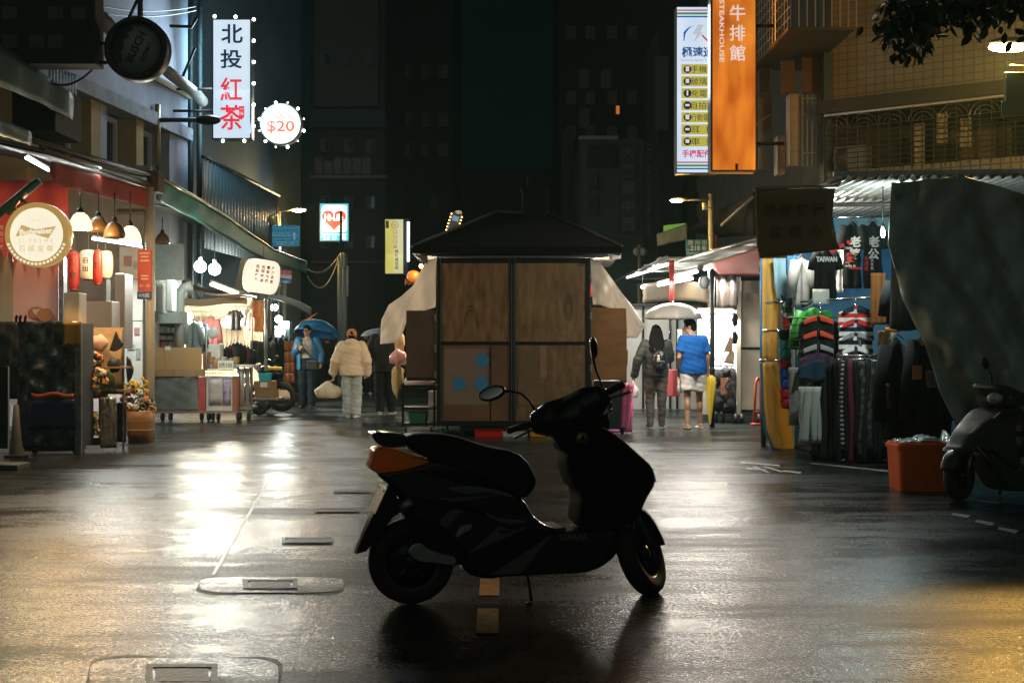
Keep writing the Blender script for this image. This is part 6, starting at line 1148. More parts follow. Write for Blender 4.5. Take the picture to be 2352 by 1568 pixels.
m = MB(); m.bx(549, 244, 561, 270, Ds - .003, .003); m.build('seal', redl, sg); m = MB(); m.text('古早', P(555, 250.5, Ds - .006), w=m2(9, Ds)); m.text('味', P(555, 261, Ds - .006), w=m2(9, Ds)); m.build('lettering', MATS['sign_white'], sg)
wb = glow('tiny_bulb', (.9, 1, 1), 14)
for x, y in [(583, 45 + 49 * k) for k in range(6)] + [(493, 38), (541, 39), (512, 324), (561, 324)]: m = MB(); m.ball(P(x, y, Ds + .02), .034, 8); m.build('small_bulb', wb, sg)
area('sign_light', P(532, 180, Ds - .06), 200, (.62, .85, 1), .8, 2.4, (0, -1, -.25), sg)
area('sign_light', P(487, 180, Ds + .15) + V((-.06, 0, 0)), 12, (.62, .85, 1), .26, 2.4, (-1, .0, -.0), sg)
area('sign_light', P(578, 180, Ds + .15) + V((.06, 0, 0)), 100, (.35, .75, 1), .26, 2.4, (1, .35, -.1), sg)
area('sign_back_light', P(532, 180, Ds + .34), 170, (.35, .75, 1), .8, 2.4, (-.55, 1, -.1), sg)
for y in (205, 255, 274): m = MB(); m.tube([P(369, y, 26.6), P(487, y, 26.9)], .03, 6); m.build('bracket', black, sg)
m = MB(); m.tube([P(369, 200, 26.6), P(369, 290, 26.6)], .035, 6); m.build('bracket', black, sg)
r7 = thing('round_sign', 'lit round white price sign ringed with small bulbs', 'sign', tuple(P(647, 337, 28)))
c = P(647, 287, 28); r = m2(47, 28); m = MB(); m.lathe([(0, -.12), (r, -.12), (r * 1.02, -.08), (r * 1.02, .12), (0, .12)], c, 40, ry); m.build('case', mat('round_case', (.2, .19, .17), .5), r7)
m = MB(); m.disc(c + V((0, -.125, 0)), r * .97, 40, th=.005); m.build('face', glow('round_white', (1, .93, .82), 1.05), r7)
m = MB(); m.text('$20', c + V((0, -.14, -.15 * r)), w=r * 1.35, h=r * .62, bold=.012); q = m.build('lettering', glow('red_print', (.95, .16, .10), .85), r7)
m = MB(); m.text('700c.c.', c + V((0, -.14, .42 * r)), w=r * 1.35, h=r * .34, right=(1, 0, .05)); m.build('lettering', glow('faded_print_red', (.9, .30, .22), .62), r7)
for k in range(12): a = R(15 + 30 * k); m = MB(); m.ball(c + V((math.cos(a) * r * 1.12, 0, math.sin(a) * r * 1.12)), .032 if k % 2 else .015, 8); m.build('small_bulb', wb, r7)
m = MB(); m.tube([c + V((-r, .1, .1)), c + V((-r - .9, .1, .1))], .03, 6); m.build('bracket', black, r7)
area('sign_light', c + V((0, -.18, 0)), 30, (1, .9, .8), .8, .8, (0, -1, -.2), r7)
# street lamp arm over the shops, pipes and wires
sl = thing('shop_lamp', 'unlit black lamp on a pipe arm crossing below the tall white sign', 'lamp', tuple(P(362, 372, 25.6)))
m = MB(); m.tube([P(362, 378, 25.6), P(362, 240, 25.6)], .06, 8); m.build('pipe', mat('amber_lit_pipe', (.30, .22, .10), .4, .3), sl); m = MB(); m.tube([P(362, 276, 25.6), P(455, 276, 25.6)], .045, 8); m.build('arm', dark, sl); m = MB(); m.ball(P(478, 276, 25.6), (.26, .14, .10), 16); m.build('lamp_head', black, sl)  # yellow light on the pipe is put into its colour
def wire(pts, lb, r=.012, m_=None): m = MB(); m.tube(pts, r, 5); return one(m, 'cable', m_ or black, lb, 'cable')
def sag(a, b, d, n=14): a, b = V(a), V(b); return [a.lerp(b, k / n) + V((0, 0, -d * 4 * (k / n) * (1 - k / n))) for k in range(n + 1)]
wire(sag(P(222, 150, 13.9), P(105, 185, 14.6), .12), 'thin cable sagging under the black sign box'); wire(sag(P(218, 12, 22), P(450, 15, 26), .1), 'upper straight cable above the unlit round bar sign'); wire(sag(P(218, 28, 22), P(450, 24, 26), .1), 'lower straight cable above the unlit round bar sign')
m = MB(); m.tube([P(322, 0 - 40, 23), P(322, 60, 23)], .05, 6); m.tube([P(290, 55, 22.5), P(325, -20, 22.5)], .03, 6); m.tube([P(390, 60, 24), P(440, 62, 24), P(452, 40, 24)], .03, 6); m.tube([P(448, 110, 26), P(420, 175, 26)], .03, 6); one(m, 'wall_bracket', black, 'black steel brackets on the pale wall behind the unlit round sign', 'bracket')
for a_, lb in (((P(232, 40, 21), P(258, 70, 21)), 'pale duct elbow behind the unlit round bar sign'), ((P(385, 165, 25.5), P(450, 215, 27)), 'brown grey duct slanting up to the pipes left of the tall sign')): m = MB(); m.tube([a_[0], a_[1], a_[1] + V((.05, .4, -.1))], .12, 12); one(m, 'duct_pipe', mat('duct_metal', (.3, .29, .26), .5, .3), lb, 'duct')
# ================================================================ right side of the street
def sheet_poly(m, rows, dd, nu=16, nv=16, th=.01, fold=.03, fs=9, ds=None):   # cloth between left and right edge points row by row
    def f(u, v):
        k = min(len(rows) - 2, int(v * (len(rows) - 1))); t = v * (len(rows) - 1) - k; a = [rows[k][i] + (rows[k + 1][i] - rows[k][i]) * t for i in range(4)]
        D_ = dd if ds is None else ds[0] + (ds[1] - ds[0]) * u
        return P(a[0] + (a[2] - a[0]) * u, a[1] + (a[3] - a[1]) * u, D_ + fold * (math.sin(u * fs + v * 2.3) + .7 * wob(u * 4, v * 4, fs)))
    return m.sheet(f, nu, nv, th)
# ---- lit signs
def rot_text(m, st, x, y, D_, hpx, **k): m.text(st, P(x, y, D_), h=m2(hpx, D_), **k)
og = thing('vertical_sign', 'tall lit orange steakhouse sign with white lettering hanging over the street', 'sign', tuple(P(1685, 394, 20.3))); Do = 20.3
m = MB(); m.bx(1632, -330, 1738, 394, Do + .006, .3); m.build('case', MATS['sign_case'], og, bevel=.01)
m = MB(); m.bx(1637, -326, 1735, 390, Do, .02); m.build('face', glow('sign_orange', (1.0, .30, .03), .74, (.48, .095, .006), 4.2), og)
lw = glow('letter_white', (.85, .72, .68), .8)
m = MB()
for ch, y in (('牛', 30), ('排', 76), ('館', 122)): m.text(ch, P(1694, y, Do - .004), h=m2(37, Do), w=m2(36, Do), bold=.012)
m.build('lettering', lw, og)
m = MB(); m.text('STEAKHOUSE', P(1658, 71, Do - .004), w=m2(144, Do), h=m2(11, Do), right=(0, 0, -1), up=(1, 0, 0), bold=.015); m.build('lettering', lw, og)
m = MB(); m.bx(1689, 376, 1695, 390, Do - .004, .003); m.build('dark_mark', mat('silhouette_mark', (.03, .015, .005), .8), og)  # small dark silhouette low on the sign face
area('sign_light', P(1685, 150, Do - .06), 60, (1, .36, .06), .7, 3.6, (-.1, -1, -.3), og)
area('sign_light', P(1740, 150, Do + .15) + V((.04, 0, 0)), 10, (1, .36, .06), .26, 3.6, (1, .2, -.1), og)
m = MB(); m.tube([P(1738, 60, Do + .15), P(1790, 60, Do + .3)], .03, 6); m.tube([P(1738, 330, Do + .15), P(1800, 330, Do + .3)], .03, 6); m.build('bracket', black, og)
ph = thing('vertical_sign', 'lit white phone accessories sign with seven yellow rows beside the orange sign', 'sign', tuple(P(1600, 396, 21))); Dp = 21.0
m = MB(); m.bx(1553, 15, 1652, 398, Dp + .006, .28); m.build('case', MATS['sign_case'], ph, bevel=.01)
m = MB(); m.bx(1555, 17, 1650, 396, Dp, .02); m.build('face', glow('sign_pale', (.80, .88, 1), .92, (.62, .74, .92), 2.2), ph)
def ink_(n, c, k=.55): return glow(n, c, k)
st_ = [(22.5, 25.5, ink_('stripe_red', (.75, .12, .16))), (29, 34, ink_('stripe_green', (.10, .42, .16))), (37, 40.5, ink_('stripe_blue', (.03, .22, .52)))]
for y0, y1, mm in st_:
    for dy in (0, 349): m = MB(); m.bx(1555, y0 + dy, 1650, y1 + dy, Dp - .003, .003); m.build('stripe', mm, ph)
m = MB(); m.sheet(lambda u, v: P(1570 + 26 * u, 62 + 22 * abs(u - .9) ** 1.5 * (1 - .0) * (v * .6 + .7) - 3 * math.sin(u * 3) + (10 if u < .1 else 0) * v, Dp - .004), 12, 3, .003); m.build('swoosh', ink_('swoosh_blue', (.02, .18, .62)), ph)
m = MB(); m.slab([P(x, y, Dp - .004) for x, y in ((1603, 57), (1617, 57), (1609, 74), (1615, 74), (1592, 101), (1600, 80), (1590, 80))], (0, -.003, 0)); m.build('lightning_bolt', glow('bolt_silver', (.62, .68, .74), .75), ph)
m = MB(); m.sheet(lambda u, v: P(1612 + 34 * u, 78 + 20 * math.sin(u * 1.9) + 5 * v, Dp - .004), 10, 2, .003); m.build('swoosh', ink_('swoosh_red', (.75, .05, .12)), ph)
m = MB(); m.text('極速通', P(1603, 120, Dp - .004), w=m2(74, Dp), h=m2(25, Dp), bold=.03); m.build('lettering', ink_('ink_blue', (.02, .12, .40)), ph)
m = MB(); m.text('Extreme Speed Techno', P(1604, 139, Dp - .004), w=m2(80, Dp), h=m2(6.5, Dp)); m.build('lettering', ink_('ink_grey', (.30, .34, .42)), ph)
m = MB(); m.text('手機配件', P(1600, 353, Dp - .004), w=m2(66, Dp), h=m2(18, Dp), bold=.03); m.build('lettering', ink_('ink_rose', (.75, .10, .24), .7), ph)
yb_, ki, kd = ink_('row_yellow', (.62, .55, .10), .72), ink_('icon_navy', (.008, .02, .05), .6), ink_('row_ink', (.10, .09, .02), .4)
for k, tx in enumerate(('手機殼', '玻璃貼', '充電線', '自拍棒', '行動電源', '耳  機', '車  架')):
    y = 159.5 + 27.6 * k; m = MB(); m.bx(1565, y - 11.5, 1649, y + 11.5, Dp - .003, .003); rw = m.build('row', yb_, ph, bevel=.0)
    m = MB(); m.disc(P(1579, y, Dp - .005), m2(9, Dp), 20, th=.002); m.build('icon', ki, rw)
    m = MB(); a = {0: (4, 7), 1: (4, 6), 2: (2, 7), 3: (5, 3), 4: (4.5, 6.5), 5: (5, 3), 6: (4.5, 5)}[k]; m.bx(1579 - a[0], y - a[1], 1579 + a[0], y + a[1] * .7, Dp - .009, .002); m.build('pictogram', lw, rw)
    m = MB(); m.text(tx, P(1615, y, Dp - .005), w=m2(56, Dp), h=m2(16, Dp)); m.build('lettering', kd, rw)
area('sign_light', P(1600, 200, Dp - .06), 50, (.72, .86, 1), .6, 2.6, (-.1, -1, -.3), ph)
# ---- the building on the right
WA, WBp = P(1905, 0, 21.0), P(2352, 0, 19.2); WA.z = WBp.z = 0; wd_ = (WBp - WA); wl_ = wd_.length; wd_ /= wl_; wn = V((wd_.y, -wd_.x, 0))
if wn.y > 0: wn = -wn
def WW(u, z, o=0): return WA + wd_ * (u * wl_) + V((0, 0, z)) + wn * o       # o metres out towards the street
def wbox(m, u0, u1, z0, z1, o0, o1): return m.hexa([WW(u0, z0, o1), WW(u1, z0, o1), WW(u1, z1, o1), WW(u0, z1, o1)], [WW(u0, z0, o0), WW(u1, z0, o0), WW(u1, z1, o0), WW(u0, z1, o0)])
def uz(px, py):
    d = V(((px - CX) / F, 1, -(py - HY) / F)); c = V((0, 0, HC)); t = (WA - c).dot(wn) / d.dot(wn); q = c + d * t; return ((q - WA).dot(wd_) / wl_, q.z)
def tiles(name, c, gcol, bw, bh):
    m_ = mat(name, c, .5, c2=tuple(x * .8 for x in c), ns=2); t = m_.node_tree; b = t.nodes['Principled BSDF']; tc = t.nodes.new('ShaderNodeTexCoord'); mp = t.nodes.new('ShaderNodeMapping'); mp.inputs['Rotation'].default_value = (R(90), 0, 0)
    t.links.new(tc.outputs['Object'], mp.inputs[0]); k = t.nodes.new('ShaderNodeTexBrick'); k.offset = 0; k.inputs['Scale'].default_value = 1; k.inputs['Mortar Size'].default_value = .012; k.inputs['Brick Width'].default_value = bw; k.inputs['Row Height'].default_value = bh
    k.inputs['Color1'].default_value = (*c, 1); k.inputs['Color2'].default_value = (*[x * .88 for x in c], 1); k.inputs['Mortar'].default_value = (*gcol, 1); t.links.new(mp.outputs[0], k.inputs['Vector']); t.links.new(k.outputs[0], b.inputs['Base Color']); return m_
tile = tiles('wall_tiles', (.15, .14, .115), (.09, .082, .066), .125, .115)
rb_b = thing('tiled_building', 'tiled building with a grilled balcony above the right hand clothes stall', 'building', tuple(WA))
zl = uz(1910, 262)[1]; zb2 = uz(1910, 404)[1]
m = MB(); wbox(m, 0, 2.2, zl + .18, 13, -.3, 0); m.build('wall', tile, rb_b)
m = MB(); wbox(m, -.02, 2.2, zl - .03, zl + .175, -.4, .28); m.build('ledge', mat('shade_dark_ledge', (.02, .02, .018), .7), rb_b)  # ledge painted dark for the shade below the wall
m = MB(); wbox(m, 0, 2.2, zb2 - .6, zb2 + .05, -1.6, .1); m.build('balcony_slab', tiles('slab_tiles', (.14, .135, .11), (.04, .04, .035), .12, .12), rb_b)
m = MB(); wbox(m, 0, 2.2, 0, zl, -2.0, -1.6); wbox(m, 0, 2.2, 0, zb2 - .62, -1.5, -.2); m.build('inner_wall', mat('recess_wall', (.10, .085, .065), .8, c2=(.07, .06, .05), ns=2), rb_b)
for x0, x1, mm in ((1950, 2035, glassd), (2060, 2085, mat('pale_curtain', (.24, .22, .18), .8)), (2125, 2170, mat('slatted_blind', (.22, .18, .14), .7)), (2180, 2215, MATS['pale_curtain'] if 'pale_curtain' in MATS else glassd), (2260, 2340, glassd)):
    u0, u1 = uz(x0, 300)[0], uz(x1, 300)[0]; m = MB(); wbox(m, u0, u1, zb2 + .1, zl - .15, -1.59, -1.55); w_ = m.build('window', mm, rb_b)
    m = MB(); wbox(m, u0 - .02, u0, zb2 + .06, zl - .12, -1.58, -1.5); wbox(m, u1, u1 + .02, zb2 + .06, zl - .12, -1.58, -1.5); wbox(m, u0, u1, zl - .14, zl - .1, -1.58, -1.5); m.build('frame', mat('dim_frame', (.12, .12, .11), .5), w_)
gr = MB(); gi = mat('grille_bar', (.06, .06, .055), .4, .5); n = 0
for k in range(9): z = zb2 + .08 + (zl - zb2 - .35) * k / 8; gr.tube([WW(0, z, .12), WW(1.6, z, .12)], .010, 4)
for k in range(28): u = k / 17.5; gr.tube([WW(u, zb2, .12), WW(u, zl - .03, .12)], .008, 4)
for k in range(10):
    u = .05 + k * .155
    for r_ in (.075, .05, .025): gr.tube([WW(u + r_ * math.cos(a), zl - .28 + r_ * wl_ * .9 * math.sin(a), .13) for a in [math.pi * i / 8 for i in range(9)]], .008, 4)
gr.build('grille', gi, rb_b)
m = MB(); m.tube([WW(0, zl - .05, .2), WW(1.7, zl - .05, .2)], .03, 6); m.build('pipe_rail', mat('pale_rail', (.35, .34, .3), .4, .4), rb_b)
for x, y0, y1, lb in ((2150, 250, 320, 'pale shirt hanging on the dark balcony'), (2205, 262, 330, 'light patterned shirt hanging on the dark balcony, next to the lamp lit sign'), (2098, 275, 385, 'cream towel hanging at the middle of the dark balcony')):
    u, z0 = uz(x, y1); z1 = uz(x, y0)[1]; m = MB(); m.sheet(lambda a, b: WW(u + .028 * (a - .5) * 2, z1 - .02 + (z0 - z1) * b, -.3 + .03 * math.sin(a * 9)), 8, 8, .02); one(m, 'washing', mat('dim_linen', (.35, .31, .24), .85, c2=(.25, .2, .16), ns=9), lb, 'laundry', 'washing on the balcony')
u0, z0 = uz(1915, 400); u1, z1 = uz(1988, 332); m = MB(); wbox(m, u0, u1, z0, z1, -.3, .02); ac = one(m, 'air_conditioner', mat('ac_grey', (.16, .17, .165), .5), 'air conditioner unit at the left end of the dark balcony', 'air conditioner', bevel=.015)
m = MB(); c = WW((u0 + u1) / 2 - .02, (z0 + z1) / 2, .025); m.lathe([(.0, -.01), (.19, -.01), (.20, .0), (.19, .012), (.0, .005)], c, 24, M.Rotation(R(90), 3, 'X')); m.build('fan_grille', mat('fan_dark', (.03, .035, .035), .5), ac)
# its narrow street side with window boxes
b3 = thing('side_building', 'dark street side of the right hand block with window boxes and pink panels', 'building', tuple(S(5.6, 24, 0)))
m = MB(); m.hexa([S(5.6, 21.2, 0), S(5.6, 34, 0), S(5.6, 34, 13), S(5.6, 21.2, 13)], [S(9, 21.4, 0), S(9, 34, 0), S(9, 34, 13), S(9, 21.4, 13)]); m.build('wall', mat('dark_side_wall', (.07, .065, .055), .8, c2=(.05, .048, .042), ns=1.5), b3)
m = MB(); m.bx(1893, -200, 1912, 470, 20.95, .3); m.build('corner_column', mat('dark_teal_column', (.02, .04, .042), .6), b3)
pkp = mat('dusty_pink_render', (.13, .085, .065), .8, c2=(.10, .065, .05), ns=2)
for x0, x1, y0, y1 in ((1795, 1825, 140, 214), (1843, 1886, 116, 214)): m = MB(); m.bx(x0, y0, x1, y1, 21.3, .05); m.build('pink_panel', pkp, b3)
gp = mat('grey_panel', (.14, .13, .13), .7)
for y0, y1 in ((158, 214), (219, 333), (338, 389)): m = MB(); m.bx(1743, y0, 1772, y1, 22, .05); m.build('grey_panel', gp, b3)
for x0, y0, x1, y1, dd in ((1786, 312, 1804, 400, 21.6), (1814, 216, 1838, 380, 21.3)):
    m = MB(); m.bx(x0, y0, x1, y1, dd, .3); w_ = m.build('window_box', mat('window_box_grey', (.26, .24, .2), .6), b3)
    m = MB()
    for k in range(5): m.bx(x0, y0 + (y1 - y0) * k / 5, x1, y0 + (y1 - y0) * k / 5 + 1.5, dd - .02, .02)
    m.bx(x0, y0, x0 + 1.5, y1, dd - .021, .02); m.bx(x1 - 1.5, y0, x1, y1, dd - .021, .02); m.build('bars', mat('rust_bars', (.30, .17, .08), .5), w_)
m = MB()
for k in range(4): m.bx(1842 + 11 * k, 218, 1845 + 11 * k, 382, 21.2, .03)
for y in (225, 260, 350): m.bx(1842, y, 1880, y + 3, 21.19, .03)
m.build('window_bars', mat('blue_grey_bars', (.13, .15, .15), .5), b3)
m = MB(); m.slab([P(x, y, d_) for x, y, d_ in ((1724, 294, 20.8), (1752, 272, 21), (1771, 263, 21.4), (1740, 288, 21.1))], (0, .02, .01)); m.build('tin_flap', mat('pale_tin', (.32, .25, .14), .5, .3), b3)
cg_ = thing('balcony_cage', 'rusty wire balcony cage jutting out beside the orange sign', 'cage', tuple(S(4.6, 20.8, 6)))
zc_ = P(1730, 152, 4.6 * F / 610).z; y0_, y1_ = 4.6 * F / 696, 4.6 * F / 606; m = MB()
for k in range(15): y = y0_ + (y1_ - y0_) * k / 14; m.tube([S(4.6, y, zc_), S(4.6, y, zc_ + 2.6)], .010, 4)
for k in range(16): z = zc_ + 2.4 * k / 15; m.tube([S(4.6, y0_, z), S(4.6, y1_, z)], .009, 4)
for k in range(9): x = 4.6 + 1.0 * k / 8; m.tube([S(x, y0_, zc_), S(x, y0_, zc_ + 2.6)], .010, 4)
m.build('wire_mesh', mat('cage_wire', (.5, .46, .4), .35, .6), cg_)
m = MB(); m.hexa([S(4.6, y0_, zc_ - .05), S(4.6, y1_, zc_ - .05), S(4.6, y1_, zc_ - .01), S(4.6, y0_, zc_ - .01)], [S(5.58, y0_, zc_ - .05), S(5.58, y1_, zc_ - .05), S(5.58, y1_, zc_ - .01), S(5.58, y0_, zc_ - .01)]); m.build('floor_tray', mat('cage_floor', (.03, .03, .028), .6), cg_)
m = MB(); m.tube([S(4.58, y0_, zc_ - .03), S(4.58, y1_, zc_ - .03)], .03, 5); m.build('edge_rail', rust, cg_)
# ---- street lamp and road sign at the right edge
Dl = 16.8; lc = P(2320, 108, Dl); sl2 = thing('street_lamp', 'lit amber street lamp reaching in from the right picture edge', 'street lamp', (7.9, Dl, 0))
m = MB(); m.tube([(7.9, Dl, 0), (7.9, Dl, 3), (7.9, Dl, lc.z + .15)], [.10, .08, .06], 12); m.build('pole', steel, sl2); m = MB(); m.tube([(7.9, Dl, lc.z + .1), (7.4, Dl, lc.z + .12), lc + V((.25, 0, .06))], .035, 8); m.build('arm', steel, sl2)
m = MB(); m.ball(lc + V((.02, 0, .055)), (.30, .12, .07), 16); m.build('lamp_head', mat('lamp_housing', (.2, .2, .19), .4), sl2)
m = MB(); m.ball(lc + V((-.02, -.01, -.01)), (.27, .11, .06), 14); m.build('lens', glow('sodium_lens', (1, .68, .24), 80), sl2); amber = (1, .58, .15)
lamp('street_light', lc + V((-.02, -.04, -.14)), 1500, amber, .10, sl2, 'SPOT', (R(-28), 0, 0), R(138), .3); lamp('street_light_up', lc + V((-.1, .25, .02)), 130, amber, .1, sl2)
rs2 = thing('road_sign', 'dim blue green hanging road sign below the amber street lamp', 'sign', tuple(P(2330, 268, 16.6)))
m = MB(); m.bx(2308, 166, 2480, 236, 16.6, .04); m.build('panel', mat('sign_blue_green', (.03, .075, .07), .35, c2=(.05, .08, .05), ns=4), rs2, bevel=.008); m = MB(); m.bx(2301, 232, 2480, 266, 16.56, .03); m.build('lower_panel', mat('sign_slate', (.05, .075, .085), .4), rs2, bevel=.008)
m = MB(); m.tube([P(2310, 168, 16.57), P(2310, 233, 16.57)], .008, 4); m.tube([P(2310, 234, 16.57), P(2480, 246, 16.57)], .008, 4); m.build('edge', mat('sign_edge', (.3, .32, .25), .4), rs2); m = MB(); m.bx(2360, 240, 2395, 254, 16.55, .004); m.build('plate', mat('pale_plate', (.2, .22, .22), .5), rs2); m = MB(); m.tube([P(2320, 150, 16.7), P(2480, 158, 16.7), (7.9, 16.8, 5.0)], .012, 5); m.tube([P(2470, 150, 16.7), P(2470, 170, 16.63)], .012, 5); m.build('hanger', dark, rs2)
# ---- tree over the top right corner
tr_ = thing('street_tree', 'dark leafy tree hanging its branch into the top right corner', 'tree', (5.3, 9.6, 0))
bark = mat('bark', (.06, .045, .03), .9, bump=.5, bs=20); m = MB()
m.tube([(5.3, 9.6, 0), (5.25, 9.6, 1.5), (5.3, 9.5, 3), (5.1, 9.4, 4.2)], [.16, .13, .12, .09], 10)
limbs = [[(5.2, 9.5, 3.6), (4.6, 9.3, 4.3), (3.9, 9.1, 4.25), (3.35, 9.0, 3.95)], [(5.1, 9.4, 4.1), (4.4, 9.4, 4.6), (3.7, 9.5, 4.5), (3.1, 9.3, 4.15)], [(5.1, 9.4, 4.2), (5.3, 8.9, 5.0), (4.9, 8.6, 5.4)], [(5.1, 9.4, 4.1), (4.5, 9.9, 5.0), (3.9, 10, 5.2)], [(4.6, 9.3, 4.3), (4.1, 9.1, 3.95), (3.75, 9.0, 3.75)]]
for l in limbs: m.tube(l, [.06, .04, .025, .012][:len(l)] if len(l) == 4 else [.06, .04, .02], 7)
m.build('trunk', bark, tr_)
m = MB(); lr = random.Random(3)
def leaf(m, c, s_):
    a = V((lr.uniform(-1, 1), lr.uniform(-1, 1), lr.uniform(-1.6, .1))).normalized(); b = a.cross(V((lr.uniform(-1, 1), lr.uniform(-1, 1), lr.uniform(-1, 1)))).normalized() * s_ * .3; n_ = a.cross(b).normalized() * s_ * .06
    m.mesh([c, c + a * s_ * .3 + b * .8 + n_, c + a * s_ * .65 + b * .75 + n_, c + a * s_, c + a * s_ * .65 - b * .75 + n_, c + a * s_ * .3 - b * .8 + n_], [(0, 1, 2, 3), (0, 3, 4, 5)], False)
def cluster(c, r, n):
    for k in range(n):
        d = V((lr.gauss(0, 1), lr.gauss(0, 1), lr.gauss(0, 1))); leaf(m, V(c) + V((d.x * r[0], d.y * r[1], d.z * r[2])) * .5, lr.uniform(.07, .12))
for x, y, rx, rz, n in ((2060, 12, .14, .16, 70), (2075, 45, .13, .14, 80), (2095, 75, .12, .12, 60), (2105, 108, .09, .07, 34), (2110, 20, .16, .16, 80), (2150, 15, .16, .12, 70), (2200, 22, .16, .14, 70), (2245, 40, .08, .10, 24), (2255, 5, .2, .10, 60), (2330, 0, .25, .10, 60), (2050, 70, .05, .1, 16), (2135, 60, .07, .1, 22)): cluster(P(x, y, 9.0), (rx, .3, rz), n)
for l in limbs:
    for p in l[1:]: cluster(p, (.45, .45, .3), 110)
for k in range(14): cluster((lr.uniform(3.3, 6.2), lr.uniform(8.4, 10.4), lr.uniform(4.4, 6.0)), (.5, .5, .4), 90)
m.build('crown', mat('dark_leaf', (.022, .045, .018), .5, c2=(.035, .07, .025), ns=9), tr_)
# ---- awnings and posts on the right
pl_ = transl('grey_translucent_roof', (.28, .29, .27), .35, .3)
ra = thing('awning', 'pale translucent awning with bright tubes beyond the white umbrella', 'awning', tuple(S(3.0, 24, 2.8)))
m = MB(); m.sheet(lambda u, v: S(3.0 + 2.3 * v, 31 - 9.6 * u, 2.84 + .02 * v + .04 * math.sin(u * 30) * (1 - v)), 40, 6, .012); m.build('roof_sheet', pl_, ra); m = MB(); m.tube([S(3.0, 31, 2.84), S(3.0, 21.4, 2.82)], .025, 6); m.build('front_rail', steel, ra)
for y in (22.5, 25, 28): m = MB(); m.tube([S(3.0, y, 2.80), S(5.3, y, 2.80)], .018, 6); m.build('rafter', steel, ra)
m = MB(); m.sheet(lambda u, v: P(1477 + 150 * u, 652 + 44 * v - 6 * math.sin(u * 3), 26 - 3 * u), 14, 5, .012); m.build('valance', mat('brown_tarpaulin', (.20, .15, .09), .7, c2=(.14, .10, .06), ns=3), ra)
ra2 = thing('awning', 'near right awning with a grey front edge and a red hanging flap', 'awning', tuple(P(1640, 580, 19)))
m = MB(); m.sheet(lambda u, v: P(1549 + 190 * u, 600 - 50 * u, 22 - 5 * u) + V((2.2 * v, .3 * v, -.03 * v + .03 * math.sin(u * 20))), 20, 5, .012); m.build('roof_sheet', pl_, ra2); m = MB(); m.tube([P(1549, 600, 22), P(1739, 550, 17)], .03, 6); m.build('front_rail', steel, ra2)
m = MB(); sheet_poly(m, [(1634, 603, 1750, 566), (1640, 618, 1750, 600), (1652, 630, 1750, 632)], 17.5, 14, 8, .012, .03, 7, (19.0, 16.95)); m.build('red_flap', mat('red_canvas', (.38, .035, .035), .7, c2=(.3, .03, .03), ns=3), ra2)
ra3 = thing('awning', 'black sloping tarpaulin above the lane sign', 'awning', tuple(P(1650, 500, 20)))
m = MB(); sheet_poly(m, [(1600, 510, 1735, 440), (1580, 528, 1735, 470), (1650, 545, 1735, 540)], 20, 14, 8, .02, .05, 6, (25, 22)); m.build('sheet', mat('black_tarpaulin', (.008, .009, .009), .85), ra3); m = MB(); m.tube([P(1657, 518, 23), P(1730, 452, 22)], .03, 6); m.build('rail', mat('grey_rail', (.2, .19, .17), .5), ra3)
ra4 = thing('awning', 'small grey valance with a lit green sign far right of the cart roof', 'awning', tuple(P(1545, 560, 25)))
m = MB(); sheet_poly(m, [(1508, 538, 1578, 514), (1510, 565, 1578, 550)], 25, 10, 5, .01, .02); m.build('valance', mat('grey_green_canvas', (.14, .17, .14), .7), ra4); m = MB(); m.slab([P(x, y, 25.1) for x, y in ((1524, 518), (1577, 512), (1560, 524), (1524, 534))], (0, .02, 0)); m.build('green_sign', mat('lit_green_sign', (.12, .42, .06), .5, em=(.12, .42, .06), es=.25), ra4)  # the green piece is a lit sign glowing above the valance
ps = thing('awning_post', 'red painted drop post hanging from the awning above the white umbrella', 'post', tuple(P(1543, 712, 21.6))); m = MB(); m.tube([P(1543, 712, 21.6), P(1543, 604, 21.6)], .042, 12); m.build('pole', mat('red_paint', (.40, .035, .03), .45), ps); m = MB(); m.tube([P(1536, 604, 21.6), P(1549, 604, 21.6)], .05, 8); m.build('cap', mat('red_paint_cap', (.40, .035, .03), .45), ps)
ps2 = thing('awning_post', 'dark post beside the round blue rimmed sign', 'post', tuple(P(1636, ground_z(21), 21))); m = MB(); m.tube([P(1636, ground_z(21), 21), P(1636, 600, 21)], .04, 10); m.build('pole', dark, ps2)
tw2 = glow('tube_right', (.98, .98, .9), 9)
for k, (a, b, d0, d1, lb) in enumerate((((1441, 637), (1488, 623), 27.5, 25, 'first'), ((1490, 622), (1538, 606), 25, 22.6, 'second'), ((1549, 637), (1601, 624), 22.4, 20.4, 'third'), ((1618, 618), (1637, 612), 20, 19.2, 'fourth'), ((1512, 655), (1590, 640), 24, 21.5, 'fifth, lowest'))):
    tube_lamp(P(a[0], a[1], d0), P(b[0], b[1], d1), lb + ' tube lamp under the right hand awnings, counted from the street end', 70, (1, .96, .86), .022, tw2, (-.1, -.3, -1), 'tube lamps under the right awnings')
for x, y, d0 in ((1476, 659, 24),): c = P(x, y, d0); t = thing('bulb_lamp', 'tiny white bulb under the right awnings', 'bulb', tuple(c)); m = MB(); m.ball(c, .035, 8); m.build('bulb', MATS['dazzling_white'], t); m = MB(); m.tube([c, c + V((0, 0, .3))], .006, 5); m.build('cord', dark, t)
